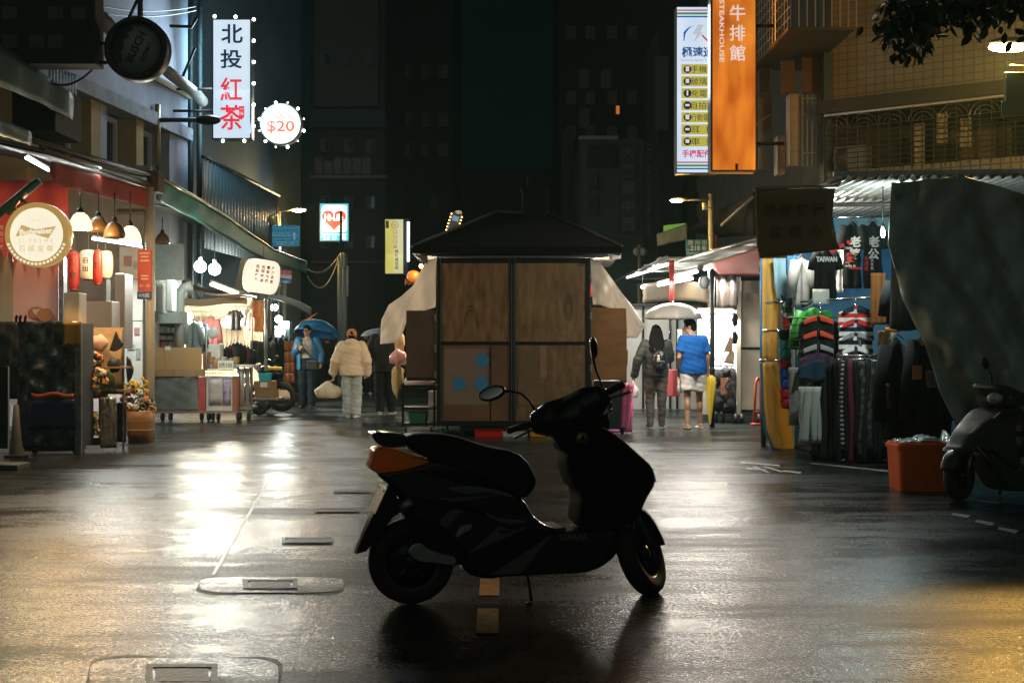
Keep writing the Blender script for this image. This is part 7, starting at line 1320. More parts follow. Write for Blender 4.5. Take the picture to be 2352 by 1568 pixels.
bs_ = thing('round_sign', 'white round sign with a blue rim hanging under the right awning', 'sign', tuple(P(1618, 665, 21.2))); c = P(1618, 648, 21.2); r = m2(16, 21.2); m = MB(); m.lathe([(r * .84, -.02), (r, -.02), (r, .02), (r * .84, .02), (r * .84, -.02)], c, 28, M.Rotation(R(90), 3, 'X') @ M.Diagonal(V((.8, 1, 1))).to_3x3()); m.build('rim', mat('blue_rim', (.02, .10, .3), .5), bs_); m = MB(); m.lathe([(0, -.012), (r * .84, -.012), (r * .84, .012), (0, .012)], c, 28, M.Rotation(R(90), 3, 'X') @ M.Diagonal(V((.8, 1, 1))).to_3x3()); m.build('face', whitep, bs_)
ls = thing('lane_sign', 'green street name sign for lane 218', 'street sign', tuple(P(1601, 590, 20.5))); m = MB(); m.bx(1576, 550, 1628, 587, 20.5, .03); m.build('plate', mat('road_green', (.012, .12, .085), .45, em=(.012, .12, .085), es=.12), ls, bevel=.005); m = MB(); m.text('218', P(1597, 570, 20.49), h=m2(11, 20.5), bold=.03); m.text('巷', P(1617, 570, 20.49), h=m2(11, 20.5), bold=.02); m.text('Lane', P(1582, 573, 20.49), w=m2(10, 20.5)); m.text('廣 州 街', P(1602, 557, 20.49), w=m2(44, 20.5)); m.text('Guangzhou St', P(1600, 582, 20.49), w=m2(44, 20.5)); m.build('lettering', wt, ls); m = MB(); m.tube([P(1600, 560, 20.55), P(1600, 590, 20.66)], .018, 5); m.tube([P(1580, 560, 20.55), P(1625, 560, 20.55)], .012, 5); m.build('bracket', steel, ls)
sp = thing('street_lamp', 'street lamp on a grey pole with a small transformer, above the lane sign', 'street lamp', tuple(P(1633, ground_z(23.5), 23.5))); m = MB(); m.tube([P(1633, ground_z(23.5), 23.5), P(1633, 445, 23.5)], [.07, .05], 10); m.build('pole', mat('amber_lit_pole', (.35, .33, .28), .5, .3), sp); m = MB(); m.tube([P(1633, 459, 23.5), P(1570, 459, 23.4)], .025, 6); m.build('arm', steel, sp); m = MB(); m.ball(P(1560, 458, 23.4), (.17, .09, .05), 12); m.build('lamp_head', MATS['lamp_housing'], sp); m = MB(); m.ball(P(1554, 461, 23.38), (.12, .07, .035), 12); m.build('lens', MATS['sodium_lens'], sp); lamp('street_light', P(1554, 466, 23.3), 40, amber, .08, sp)  # pole in one even warm grey
m = MB(); m.tube([P(1619, 482, 23.3), P(1619, 466, 23.3)], [.05, .055], 10); m.tube([P(1619, 478, 23.35), P(1632, 478, 23.45)], .012, 5); m.build('transformer', mat('cream_transformer', (.42, .38, .28), .5), sp)
m = MB(); m.tube([P(1644, 540, 23.5), P(1644, 590, 23.5)], .03, 6); one(m, 'red_pipe', mat('orange_red_pipe', (.5, .10, .04), .5), 'short orange red pipe beside the lane sign pole', 'pipe')
fl_ = thing('flood_lamp', 'small unlit flood lamps on a thin pole beyond the right end of the cart roof', 'lamp', tuple(P(1469, ground_z(34), 34))); m = MB(); m.tube([P(1469, ground_z(34), 34), P(1469, 562, 34)], .05, 8); m.build('pole', mat('yellow_grey_pole', (.3, .25, .14), .5), fl_); 
for x in (1462, 1477): m = MB(); m.tube([P(1469, 580, 34), P(x, 578, 33.9)], .03, 6); m.ball(P(x, 578, 33.85), (.09, .08, .11), 10); m.build('lamp_head', mat('cream_flood', (.4, .36, .28), .5), fl_)
# ---- goods under the right awning
wf = thing('shop_wall', 'pale grey panelled shop wall behind the couple under the white umbrella', 'wall', tuple(P(1535, 920, 27)))
m = MB(); m.bx(1440, 703, 1612, ground_z(27), 27, .1); m.build('panel_wall', mat('pale_grey_panel', (.45, .47, .45), .6, c2=(.38, .40, .38), ns=2), wf)
for x in (1475, 1537, 1553): m = MB(); m.bx(x, 700, x + 5, ground_z(27) - 1, 26.95, .04); m.build('frame_bar', black, wf)
m = MB(); m.bx(1440, 697, 1612, 702.5, 26.9, .15); m.build('top_rail', dark, wf)
panel(1532, 849, 1562, 910, 23.5, .5, mat('maroon_box', (.20, .02, .025), .5), 'storage_box', 'dark red box on the road between the couple', 'box', bevel=.01)
m = MB(); m.sheet(lambda u, v: P(1556 + 10 * u, 756 + 146 * v, 23.3 + .03 * wob(u * 3, v * 6, 2)), 6, 14, .02); one(m, 'plastic_curtain', mat('silver_film', (.4, .4, .4), .2, .3, c2=(.2, .19, .18), ns=7, bump=.8, bs=9), 'rolled clear plastic curtain between the couple', 'plastic curtain')
m = MB(); m.sheet(lambda u, v: P(1646 + 46 * u, 632 + 76 * v, 21.3 + .05 * math.sin(u * 14)), 16, 8, .01); one(m, 'plastic_curtain', mat('smoky_film', (.22, .18, .16), .25, 0, .5, c2=(.3, .26, .23), ns=6, bump=.6, bs=9, alpha=.8), 'gathered smoky plastic curtain under the red flap', 'plastic curtain')
db = thing('display_board', 'bright white accessory display board with rows of small cards', 'display board', tuple(P(1648, 880, 22.6))); m = MB(); m.bx(1603, 724, 1692, 850, 22.6, .05); m.build('board', mat('bright_board', (.74, .72, .66), .6), db); m = MB(); m.bx(1604, 707, 1694, 724, 22.5, .15); m.build('header', mat('beige_header', (.56, .44, .32), .6), db); m = MB(); m.bx(1606, 850, 1690, 952, 22.65, .04); m.build('back_panel', mat('dim_back_panel', (.2, .18, .15), .7), db)
tube_lamp(P(1606, 727, 22.0), P(1690, 727, 22.0), 'white tube lamp added in front of the display board to light it', 130, (1, .95, .84), .02, tw2, (0, .5, -1), None)  # extra tube added to brighten the board
acm = [mat('card_%s' % n, c_, .5, c2=tuple(x * .5 for x in c_), ns=30) for n, c_ in (('cream', (.55, .5, .4)), ('grey', (.42, .4, .36)), ('tan', (.45, .36, .24)))]
for j in range(6):
    for k in range(8): x, y = 1608 + 10 * k, 731 + 17 * j; m = MB(); m.bx(x, y, x + 6 + (k * j) % 3, y + 5 + (k + j) % 3, 22.57, .02); one(m, 'accessory_card', acm[(k + 2 * j) % 3], 'small accessory card hung on the bright display board', 'card', 'cards on the display board')
rk = thing('accessory_rack', 'low wheeled rack crowded with dark accessories below the display board', 'rack', tuple(P(1660, ground_z(22.2), 22.2)))
for y in (838, 895, 948): m = MB(); m.bx(1634, y, 1692, y + 4, 22.2, .35); m.build('shelf', steel, rk)
for x in (1634, 1662, 1688): m = MB(); m.tube([P(x, 836, 22.2), P(x, 955, 22.2)], .015, 6); m.build('upright', steel, rk)
castors(rk, (1645, 1662, 1688), 22.2)
for k, (x, y, rx, rz, mm, lb) in enumerate(((1648, 868, .10, .16, cloths['black'], 'black soft bag at the left of the accessory rack'), (1668, 855, .09, .10, MATS['charcoal_cotton'], 'charcoal pouch at the top of the accessory rack'), (1684, 870, .10, .20, cloths['black'], 'black backpack at the right of the accessory rack'), (1650, 925, .12, .16, MATS['charcoal_cotton'], 'charcoal bag on the middle shelf of the accessory rack'), (1680, 930, .11, .15, cloths['black'], 'black bag on the middle shelf of the accessory rack'), (1666, 936, .08, .10, MATS['brown_black_cloth'], 'small brown black bag low on the accessory rack'))): bundle(P(x, y, 22.15), (rx, .1, rz), mm, 'soft_bag', lb, 'bag', k + 2, .2, 'bags on the accessory rack')
m = MB(); m.slab([P(x, y, 21.95) for x, y in ((1656, 868), (1677, 867), (1677, 900), (1668, 906), (1657, 904))], (0, .03, 0)); one(m, 'patterned_pouch', mat('orange_pattern', (.55, .25, .12), .7, c2=(.3, .12, .06), ns=16), 'orange patterned pouch hanging on the accessory rack', 'pouch')
m = MB(); m.slab([P(x, y, 21.9) for x, y in ((1663, 890), (1674, 868), (1688, 867), (1692, 885), (1686, 899), (1672, 898))], (0, .03, 0)); one(m, 'patterned_pouch', mat('black_spots', (.015, .015, .015), .6, c2=(.5, .5, .48), ns=16, nmix=.68), 'black and white spotted pouch hanging on the accessory rack', 'pouch')
for k, (pts, lb) in enumerate(((((1677, 768), (1684, 780), (1683, 808), (1660, 808)), 'upper beige cloth hat hanging by the beige cabinet'), (((1680, 800), (1688, 812), (1686, 838), (1661, 832)), 'lower beige cloth hat hanging by the beige cabinet'))): m = MB(); m.slab([P(x, y, 21.9) for x, y in pts], (0, .07, 0)); one(m, 'cloth_hat', mat('beige_felt', (.34, .25, .17), .85), lb, 'hat', 'beige hats by the cabinet', bevel=.015)
for y0, y1, lb in ((668, 712, 'upper black bag hanging by the beige cabinet'), (718, 750, 'middle black bag hanging by the beige cabinet'), (760, 790, 'lower small black bag hanging by the beige cabinet')): bundle(P(1688, (y0 + y1) / 2, 21.85), (.05, .05, m2(y1 - y0, 21.85) / 2), cloths['black'], 'hanging_bag', lb, 'bag', y0, .2, 'black bags hanging by the cabinet')
rc = thing('tall_cabinet', 'tall beige two panel cabinet on wheels left of the yellow tarpaulin', 'cabinet', tuple(P(1722, ground_z(22.1), 22.1))); bc = mat('beige_panel', (.40, .35, .27), .6, c2=(.36, .31, .24), ns=2)
m = MB(); m.bx(1702, 645, 1749, 797, 22.1, .5); m.build('upper_panel', bc, rc); m = MB(); m.bx(1702, 803, 1749, 940, 22.1, .5); m.build('lower_panel', bc, rc); m = MB(); m.bx(1692, 636, 1701.5, 952, 22.05, .08); m.build('upright', mat('cream_post', (.42, .38, .30), .5), rc); m = MB(); m.bx(1702, 797.5, 1749, 802.5, 22.09, .48); m.build('dark_band', black, rc); m = MB(); m.bx(1702, 636, 1749, 644.5, 22.09, .5); m.build('dark_band', black, rc); m = MB(); m.bx(1702, 940.5, 1749, 946, 22.09, .5); m.build('dark_band', black, rc); castors(rc, (1690, 1704, 1744), 22.0, .085)
rt_k = thing('folding_trolley', 'red folding trolley leaning beside the beige cabinet', 'trolley', tuple(P(1738, 975, 21.3))); rp = mat('red_tube', (.50, .06, .035), .45)
m = MB(); m.tube([P(1731, 972, 21.3), P(1736, 880, 21.3), P(1740, 868, 21.3), P(1744, 868, 21.3), P(1747, 880, 21.3), P(1748, 975, 21.3)], .022, 6); m.build('frame', rp, rt_k); m = MB(); m.tube([P(1724, 974, 21.2), P(1748, 974, 21.2)], .025, 6); m.tube([P(1732, 945, 21.3), P(1747, 945, 21.3)], .018, 6); m.build('foot_bar', rp, rt_k)
# ---- the right hand clothes stall
cs = thing('clothes_stall_roof', 'flat corrugated metal stall roof over the hanging clothes', 'roof', (5.6, 15, 3.03)); zr = 3.04
xa = P(1920, 0, 13).x; m = MB(); m.sheet(lambda u, v: V((xa + 5.2 * u, 13.0 + 4.2 * v - .5 * u, zr + .03 * math.sin(u * 2 * math.pi * 50) + .02 * v)), 300, 3, .006); m.build('roof_sheet', mat('corrugated_zinc', (.38, .38, .35), .4, .5, c2=(.25, .25, .23), ns=4), cs)
m = MB(); m.box((xa + 2.6, 12.9, zr + .06), (5.2, .05, .05), M.Rotation(R(-5.5), 3, 'Z')); m.build('front_gutter', steel, cs); m = MB(); m.tube([(xa + .05, 15, zr - .06), (xa + 5.2, 14.5, zr - .06)], .03, 6); m.tube([(xa + .02, 13.0, zr - .05), (xa + .02, 17.2, zr - .05)], .03, 6); m.build('beam', steel, cs); m = MB(); a_, b_ = P(1770, 545, 15.6), P(1900, 545, 15.4); a_.z = b_.z = 2.93; m.tube([a_, b_], .018, 8); m.build('tube', glow('added_stall_tube', (.9, 1, .95), 8), cs); lamp('tube_light', (a_ + b_) / 2 + V((0, .05, -.08)), 110, (1, .97, .85), .1, cs)  # tube added out of view behind the banner to light the tarpaulin
for x, y in ((xa + .05, 17.0), (xa + 5.1, 16.6), (xa + 5.1, 12.8)): m = MB(); m.tube([(x, y, 0), (x, y, zr - .04)], .035, 8); m.build('post', steel, cs)
m = MB(); m.bx(1825, 480, 2500, 1040, 17.4, .04); one(m, 'backdrop_sheet', mat('blue_tarpaulin', (.015, .12, .30), .5, c2=(.012, .09, .24), ns=3), 'blue tarpaulin closing the back of the right hand clothes stall', 'tarpaulin')
lb_ = thing('bulb_lamp', 'small bright white bulb hanging in the right hand clothes stall', 'bulb', tuple(P(2028, 546, 13.4))); c = P(2028, 535, 13.4); m = MB(); m.ball(c, (.022, .022, .05), 10); m.build('bulb', glow('led_white', (.85, 1, .97), 60), lb_); m = MB(); m.tube([c + V((0, 0, .04)), c + V((0, 0, .09))], .02, 8); m.tube([c + V((0, 0, .08)), V((c.x, c.y, zr - .03))], .006, 5); m.build('socket', dark, lb_); lamp('bulb_light', c + V((-.05, -.02, -.02)), 100, (.84, 1, .95), .04, lb_)
bn = thing('banner', 'unlit brown cloth banner with dark characters hanging before the corrugated roof', 'banner', tuple(P(1830, 590, 12.8))); m = MB(); sheet_poly(m, [(1736, 437, 1918, 431), (1736, 500, 1912, 495), (1738, 560, 1922, 555), (1745, 593, 1930, 572)], 12.8, 18, 12, .012, .02, 8); m.build('cloth', mat('brown_banner', (.34, .21, .11), .85, c2=(.27, .165, .085), ns=2), bn)
m = MB()
for k, ch in enumerate('領帶夾圍'): m.text(ch, P(1768 + 38 * k, 480, 12.75), h=m2(28, 12.8), bold=.03)
for k, ch in enumerate('皮帶巾'): m.text(ch, P(1782 + 46 * k, 532, 12.75), h=m2(28, 12.8), bold=.03)
m.build('lettering', mat('banner_ink', (.16, .10, .06), .8), bn); m = MB(); m.tube([P(1732, 434, 12.82), P(1925, 428, 12.82)], .02, 6); m.tube([P(1925, 428, 12.82), V((xa + .05, 13.0, zr - .05))], .012, 5); m.build('rod', steel, bn)
yt = thing('yellow_tarpaulin', 'yellow tarpaulin with a blue edge hanging at the left side of the clothes stall', 'tarpaulin', tuple(P(1780, 1035, 16.8))); yc = transl('yellow_tarp', (.80, .56, .16), .45)
m = MB(); sheet_poly(m, [(1749, 594, 1778, 594), (1749, 700, 1788, 690), (1748, 829, 1783, 826)], 16.9, 8, 20, .01, .03, 5); m.build('upper_sheet', yc, yt); m = MB(); sheet_poly(m, [(1748, 833, 1783, 829), (1751, 920, 1808, 900), (1757, 985, 1822, 980), (1776, 1030, 1824, 1035)], 16.6, 12, 20, .01, .05, 6); m.build('lower_sheet', yc, yt)
m = MB(); m.tube([P(1748, 594, 16.85), P(1748, 829, 16.85)], .016, 5); m.tube([P(1748, 833, 16.55), P(1751, 920, 16.55), P(1757, 985, 16.55), P(1776, 1031, 16.55), P(1824, 1036, 16.55)], .02, 5); m.build('blue_hem', mat('blue_hem', (.04, .2, .42), .5), yt)
def rail(a, b, lb, r=.014): m = MB(); m.tube([a, b], r, 8); return one(m, 'clothes_rail', chrome, lb, 'rail', 'chrome rails of the clothes stall')
rail(P(1758, 696, 16.4), P(1800, 694, 16.2), 'upper short chrome rail before the yellow tarpaulin'); rail(P(1752, 760, 16.4), P(1792, 759, 16.2), 'middle short chrome rail before the yellow tarpaulin'); rail(P(1744, 828, 16.3), P(1790, 828, 16.1), 'lower short rail holding the yellow tarpaulin'); rail(P(1838, 693, 15.6), P(2040, 680, 15.0), 'long chrome rail across the clothes stall'); rail(P(1925, 500, 16), P(2050, 496, 16), 'top rail carrying the black printed tees')
lbt = mat('sky_blue_cloth', (.22, .42, .52), .7); G2 = 'clothes hanging in the right hand stall'
BK = mat('stall_black_cotton', (.010, .011, .011), .85); GY = mat('heather_grey', (.26, .26, .25), .85, c2=(.2, .2, .2), ns=20); WH = mat('white_jersey', (.60, .60, .56), .85)
m = MB(); sheet_poly(m, [(1776, 593, 1816, 593), (1779, 650, 1816, 640), (1784, 690, 1817, 697)], 16.7, 8, 8, .01, .03, 6); one(m, 'blue_sheet', lbt, 'pale blue checked sheet right of the yellow tarpaulin', 'cloth')
def banded(nm, lb, x0, x1, y0, y1, dd, cols, kind='plain'):        # garment of coloured bands, one cloth part per colour run
    t = thing(nm, lb, 'garment', tuple(P((x0 + x1) / 2, y1, dd)), group=G2); n = len(cols)
    for k, mm in enumerate(cols):
        a, b = y0 + (y1 - y0) * k / n, y0 + (y1 - y0) * (k + 1) / n; m = MB(); m.sheet(lambda u, v: P(x0 + (x1 - x0) * u + 5 * (a + (b - a) * v - y0) / (y1 - y0), a + (b - a) * v + 4 * math.sin(u * 3), dd + .02 * math.sin(u * 9 + v)), 6, 3, .05); m.build('band', mm, t)
    m = MB(); m.tube([P((x0 + x1) / 2, y0 - 8, dd), P((x0 + x1) / 2, y0 + 3, dd)], .007, 5); m.build('hanger', dark, t); return t
RD = mat('red_jersey', (.45, .03, .035), .8); TE = mat('teal_jersey', (.06, .30, .32), .8); BLj = mat('blue_jersey', (.02, .10, .42), .8); NV = cloths['navy']; GN = mat('green_jersey', (.05, .22, .13), .8)
banded('striped_jacket', 'jacket striped white, green and red hanging above the blue and red one', 1795, 1814, 677, 752, 16.3, [NV, WH, GN, WH, RD, RD]); banded('striped_jacket', 'jacket in black, teal, blue and red bands by the yellow tarpaulin', 1790, 1812, 755, 935, 16.2, [BK, TE, TE, RD, BLj, BLj, RD, RD])
garment('hanging_sweater', 'grey sweater hanging left of the black tee lettered Taiwan', 1818, 1866, 590, 705, 15.9, GY, 'coat', G2, .2); garment('hanging_shirt', 'dark blue shirt hanging between the pale blue sheet and the grey sweater', 1808, 1836, 588, 700, 16.2, mat('denim_blue', (.03, .12, .22), .8), 'plain', G2)
t, c, _ = garment('printed_tee', 'black tee lettered TAIWAN in white hanging below the banner', 1866, 1926, 570, 690, 15.5, BK, 'tee', G2); m = MB(); m.text('TAIWAN', c + V((0, -.06, -m2(26, 15.5))), w=m2(48, 15.5), h=m2(12, 15.5), bold=.05); m.build('print', mat('white_print', (.62, .62, .58), .7), t)
m = MB(); m.slab([c + V((.02, -.06, -.03)), c + V((.2, -.06, .06)), c + V((.22, -.06, .02)), c + V((.06, -.06, -.07))], (0, -.004, 0)); m.build('print', mat('red_print_cloth', (.60, .04, .03), .7), t); m = MB(); m.sheet(lambda u, v: P(1868 + 36 * u, 664 + 34 * v, 15.42 + .02 * math.sin(u * 8)), 8, 4, .02); m.build('pale_hem', WH, t)
garment('hanging_tee', 'white tee hanging half behind the black tee lettered TAIWAN', 1910, 1942, 566, 672, 15.9, WH, 'coat', G2)
for x0, x1, lb, zh, extra in ((1932, 1984, 'black tee with white and red characters for wife and a heart', '老婆', 1), (1978, 2030, 'black tee with white and red characters for husband beside the bulb', '老公', 0)):
    t, c, _ = garment('printed_tee', lb, x0, x1, 508, 662, 15.8 - .1 * extra, BK, 'tee', G2); f_ = c.y - .06; cx_ = x0 + (x1 - x0) * (.62 if extra else .55)
    m = MB(); [m.text(ch, P(cx_, 555 + 28 * k, f_), h=m2(25, f_), bold=.04) for k, ch in enumerate(zh)]
    if extra: m.text('I', P(1940, 557, f_), h=m2(11, f_)); m.text('TWN', P(1948, 570, f_), w=m2(20, f_), bold=.03); m.text('my', P(1947, 604, f_), w=m2(8, f_)); m.text('wife is', P(1953, 610, f_), w=m2(24, f_), bold=.02)
    else:
        for k in range(4): m.text('我', P(2003, 589 + 9 * k, f_), h=m2(7, f_))
    m.build('print', MATS['white_print'], t); m = MB()
    if extra: m.text('♥', P(1950, 557, f_), h=m2(11, f_)); m.text('對', P(1956, 592, f_), h=m2(24, f_), bold=.03); m.text('WRONG!', P(1964, 616, f_), w=m2(30, f_), bold=.03)
    else: m.text('永', P(1990, 593, f_), h=m2(11, f_)); m.text('遠', P(1990, 605, f_), h=m2(11, f_)); m.text('是', P(1990, 617, f_), h=m2(10, f_))
    m.build('print', MATS['red_print_cloth'], t)
GP = mat('green_puffer', (.035, .30, .03), .5, c2=(.028, .24, .025), ns=4); t, c, _ = garment('puffer_jacket', 'bright green puffer jacket on the left hanging chain', 1822, 1912, 706, 822, 15.6, GP, 'coat', G2, 0, fold=.03); m = MB(); [m.tube([c + V((-.3 + .0, -.06, -.12 - .09 * k)), c + V((0, -.075, -.13 - .09 * k)), c + V((.3, -.06, -.12 - .09 * k))], .012, 5) for k in range(5)]; m.build('quilt_seam', mat('green_seam', (.02, .16, .02), .6), t)
chs = []
for x, y0, y1, dd, lb in ((1885, 697, 838, 15.2, 'left chain of hangers in front of the green puffer'), (1966, 688, 832, 15.0, 'right chain of hangers with striped tops')):
    m = MB(); a, b = P(x, y0, dd), P(x, y1, dd)
    for k in range(26): q = a.lerp(b, (k + .5) / 26); m.lathe([(.010, -.003), (.014, 0), (.010, .003), (.008, 0), (.010, -.003)], q, 8, M.Rotation(R(90 * (k % 2)), 3, 'Z') @ M.Rotation(R(90), 3, 'X') @ M.Diagonal(V((1, 1.9, 1))).to_3x3())
    one(m, 'hanger_chain', chrome, lb, 'chain', 'chains of hangers')
def cascade(x, ys, dd, w_, items):
    for k, (y, (mm, top, lb)) in enumerate(zip(ys, items)):
        d_ = dd - .07 * k; t = thing('cascade_pullover', lb, 'garment', tuple(P(x, y + 46, d_)), group='tops on the hanger chains'); m = MB()
        def sh(u, v): a = abs(u - .5) * 2; return P(x + (u - .5) * w_ * (1 + .08 * v), y + 4 + 15 * a ** 1.3 + (46 + 6 * math.sin(u * 9 + k)) * v * (1 - .25 * a), d_ - .05 * v + .025 * math.sin(u * 13 + k))
        m.sheet(sh, 16, 6, .03); m.build('cloth', mm, t)
        if top is not None:
            for s_ in (-1, 1):
                m = MB(); m.sheet(lambda u, v: P(x + s_ * (4 + (w_ * .36) * u), y + 2 + 15 * (.08 + .75 * u) ** 1.3 + (12 - 2 * u) * v, d_ - .055 - .02 * v), 8, 3, .02); m.build('shoulder', top, t)
        m = MB(); m.tube([P(x, y - 5, d_), P(x, y + 3, d_)], .006, 5); m.build('hanger', chrome, t)
RO = mat('orange_red_jersey', (.50, .06, .03), .8); PU = mat('plum_cloth', (.05, .025, .05), .8)
cascade(1880, (722, 757, 788, 806, 822), 15.1, 84, ((BK, RO, 'black top with orange red shoulders, upper one on the left chain'), (BK, RO, 'black top with orange red shoulders, lower one on the left chain'), (MATS['charcoal_cotton'], GY, 'grey shouldered top in the middle of the left chain'), (PU, None, 'plum dark top low on the left chain'), (NV, None, 'navy top lowest on the left chain')))
def stripes(name, a, b, sc_):
    m_ = mat(name, a, .85); t = m_.node_tree; bb = t.nodes['Principled BSDF']; tc = t.nodes.new('ShaderNodeTexCoord'); wv = t.nodes.new('ShaderNodeTexWave'); wv.bands_direction = 'Z'; wv.inputs['Scale'].default_value = sc_; t.links.new(tc.outputs['Object'], wv.inputs[0]); r_ = t.nodes.new('ShaderNodeValToRGB'); r_.color_ramp.interpolation = 'CONSTANT'; r_.color_ramp.elements[0].color = (*a, 1); r_.color_ramp.elements[1].position = .5; r_.color_ramp.elements[1].color = (*b, 1); t.links.new(wv.outputs[0], r_.inputs[0]); t.links.new(r_.outputs[0], bb.inputs['Base Color']); return m_
SR = stripes('red_white_stripes', (.50, .03, .03), (.62, .6, .56), 3.2); SB = stripes('navy_white_stripes', (.012, .014, .03), (.6, .6, .56), 3.2); CK = stripes('check_black_white', (.012, .012, .012), (.34, .33, .3), 6)
cascade(1966, (698, 730, 760, 792), 14.9, 74, ((SR, NV, 'red and white striped top uppermost on the right chain'), (SB, RD, 'navy and white striped top second on the right chain'), (SB, GY, 'navy and white striped top with grey shoulders on the right chain'), (PU, WH, 'plum top with white shoulders lowest on the right chain')))
garment('hanging_trousers', 'grey cargo trousers hanging low at the left of the stall', 1815, 1868, 844, 976, 14.9, mat('grey_twill', (.20, .21, .19), .85, c2=(.16, .17, .155), ns=6), 'trousers', G2); garment('hanging_trousers', 'pale grey shorts with a pocket before the grey cargo trousers', 1838, 1884, 888, 1018, 14.6, mat('pale_twill', (.36, .37, .34), .85, c2=(.30, .31, .28), ns=6), 'trousers', G2)
rr2 = thing('round_clothes_rack', 'round chrome clothes rack full of dark trousers', 'clothes rack', tuple(P(1976, ground_z(14.7), 14.7))); c = P(1976, 824, 14.7); m = MB(); rx = m2(54, 14.7)
for k in (0, .04): m.tube([c + V((rx * math.cos(a), rx * math.sin(a) * .8, k)) for a in [2 * math.pi * i / 28 for i in range(29)]], .012, 6)
m.tube([c + V((rx * math.cos(R(20)), rx * .8 * math.sin(R(20)), 0)), c + V((rx * math.cos(R(20)), rx * .8 * math.sin(R(20)), .04))], .012, 5); m.build('ring', chrome, rr2); m = MB(); m.tube([c + V((0, 0, .25)), V((c.x, c.y, .06))], .018, 8); m.build('post', chrome, rr2); m = MB(); m.tube([c + V((-rx, 0, .02)), c + V((rx, 0, .02))], .01, 6); m.build('crossbar', chrome, rr2)
for a in range(4): m = MB(); q = R(45 + 90 * a); m.tube([V((c.x, c.y, .07)), V((c.x + .4 * math.cos(q), c.y + .35 * math.sin(q), .035))], .016, 6); m.build('foot', black, rr2)
CM = mat('camouflage', (.018, .020, .018), .85, c2=(.16, .16, .15), ns=13, nmix=.6); BG = mat('burgundy_cloth', (.10, .018, .03), .8); DN = mat('dark_denim', (.03, .05, .075), .85)
n = 17
for k in range(n):
    a = R(180 + 8 + 164 * k / (n - 1)); q = c + V((rx * math.cos(a), rx * .8 * math.sin(a), -.02)); mm, nm_ = [(BK, 'black trousers'), (MATS['charcoal_cotton'], 'charcoal trousers'), (CK, 'checked trousers'), (BK, 'black trousers'), (BG, 'burgundy trousers'), (BK, 'black trousers'), (CM, 'camouflage trousers'), (MATS['charcoal_cotton'], 'charcoal trousers'), (CM, 'camouflage trousers'), (BK, 'black trousers'), (BK, 'black trousers'), (DN, 'dark denim trousers')][k % 12]
    L = 1.10 + .10 * math.sin(k * 2.1); t = thing('hanging_trousers', nm_ + ' hanging on the round chrome rack', 'trousers', tuple(q - V((0, 0, L))), group='trousers on the round rack'); m = MB(); d = V((math.cos(a + .9), math.sin(a + .9), 0))
    m.sheet(lambda u, v: q + d * ((u - .5) * .19 * (1 - .2 * v)) + V((0, 0, -L * v)) + V((.012 * math.sin(v * 6 + k), -.02 * math.sin(u * 7 + k + v * 3), 0)), 8, 12, .05); m.build('cloth', mm, t); m = MB(); m.tube([q + V((0, 0, .05)), q + V((0, 0, -.01))], .008, 5); m.tube([q - d * .07, q + d * .07], .012, 5); m.build('hanger', chrome, t)
for k in range(3): garment('hanging_trousers', ('black', 'charcoal', 'black')[k] + ' trousers in the gap left of the round rack', 1868 + 20 * k, 1892 + 20 * k, 835, 1060, 14.9 - .1 * k, (BK, MATS['charcoal_cotton'], BK)[k], 'trousers', 'dark trousers left of the round rack')
garment('hanging_shorts', 'khaki shorts hanging beside the black coats', 2020, 2054, 760, 818, 14.6, mat('khaki_cloth', (.42, .34, .18), .85), 'trousers', G2)
garment('hanging_coat', 'brown orange coat half hidden by the dark tarpaulin edge', 2004, 2034, 627, 745, 14.2, mat('brown_orange_cloth', (.11, .042, .012), .85), 'plain', G2)
GC = 'black coats before the dark tarpaulin'
for k, (x0, x1, y0, y1, dd, lb) in enumerate(((2018, 2100, 775, 1010, 13.4, 'long black coat with a pale cuff at the left of the black coats'), (2080, 2170, 762, 1005, 13.2, 'long black coat carrying an orange price tag'), (2030, 2115, 640, 745, 13.6, 'black hooded jacket with an orange hem above the long black coats'), (2110, 2190, 800, 1000, 13.3, 'black coat at the right under the dark tarpaulin'))): 
    t, c, _ = garment('hanging_coat', lb, x0, x1, y0, y1, dd, BK, 'coat', GC, fold=.03)
    if k == 2: m = MB(); m.sheet(lambda u, v: P(2034 + 78 * u, 751 + 10 * v - 14 * u ** 2 + 3 * math.sin(u * 5), dd - .07), 10, 3, .02); m.build('hem', mat('orange_hem', (.40, .16, .03), .7), t)
    if k == 0: m = MB(); m.sheet(lambda u, v: P(2035 + 8 * u + 2 * v, 880 + 56 * v, dd - .08), 4, 6, .01); m.build('embroidery', mat('tan_thread', (.22, .13, .06), .8, c2=(.02, .015, .01), ns=30), t)
m = MB(); m.bx(2096, 839, 2118, 871, 13.0, .004); pt = one(m, 'price_tag', mat('orange_tag', (.42, .19, .06), .6, c2=(.34, .14, .04), ns=30), 'orange price tag on the long black coat', 'price tag'); m = MB(); m.tube([P(2107, 839, 13.0), P(2106, 812, 13.05)], .003, 4); m.build('string', dark, pt)
m = MB(); m.sheet(lambda u, v: P(2125 + 24 * u + 4 * v, 850 + 40 * v, 13.0 + .02 * wob(u * 4, v * 4, 1)), 8, 8, .004); one(m, 'clear_pouch', mat('clear_pouch', (.16, .17, .16), .15, 0, .6, c2=(.03, .03, .03), ns=10, bump=.8, bs=12), 'clear plastic pouch pinned right of the orange price tag', 'pouch')
m = MB(); m.slab([P(x, y, 13.05) for x, y in ((2111, 776), (2128, 766), (2131, 788), (2118, 794))], (0, .02, 0)); one(m, 'paper_label', mat('tan_label', (.26, .17, .10), .7), 'tan paper label above the orange price tag', 'label')
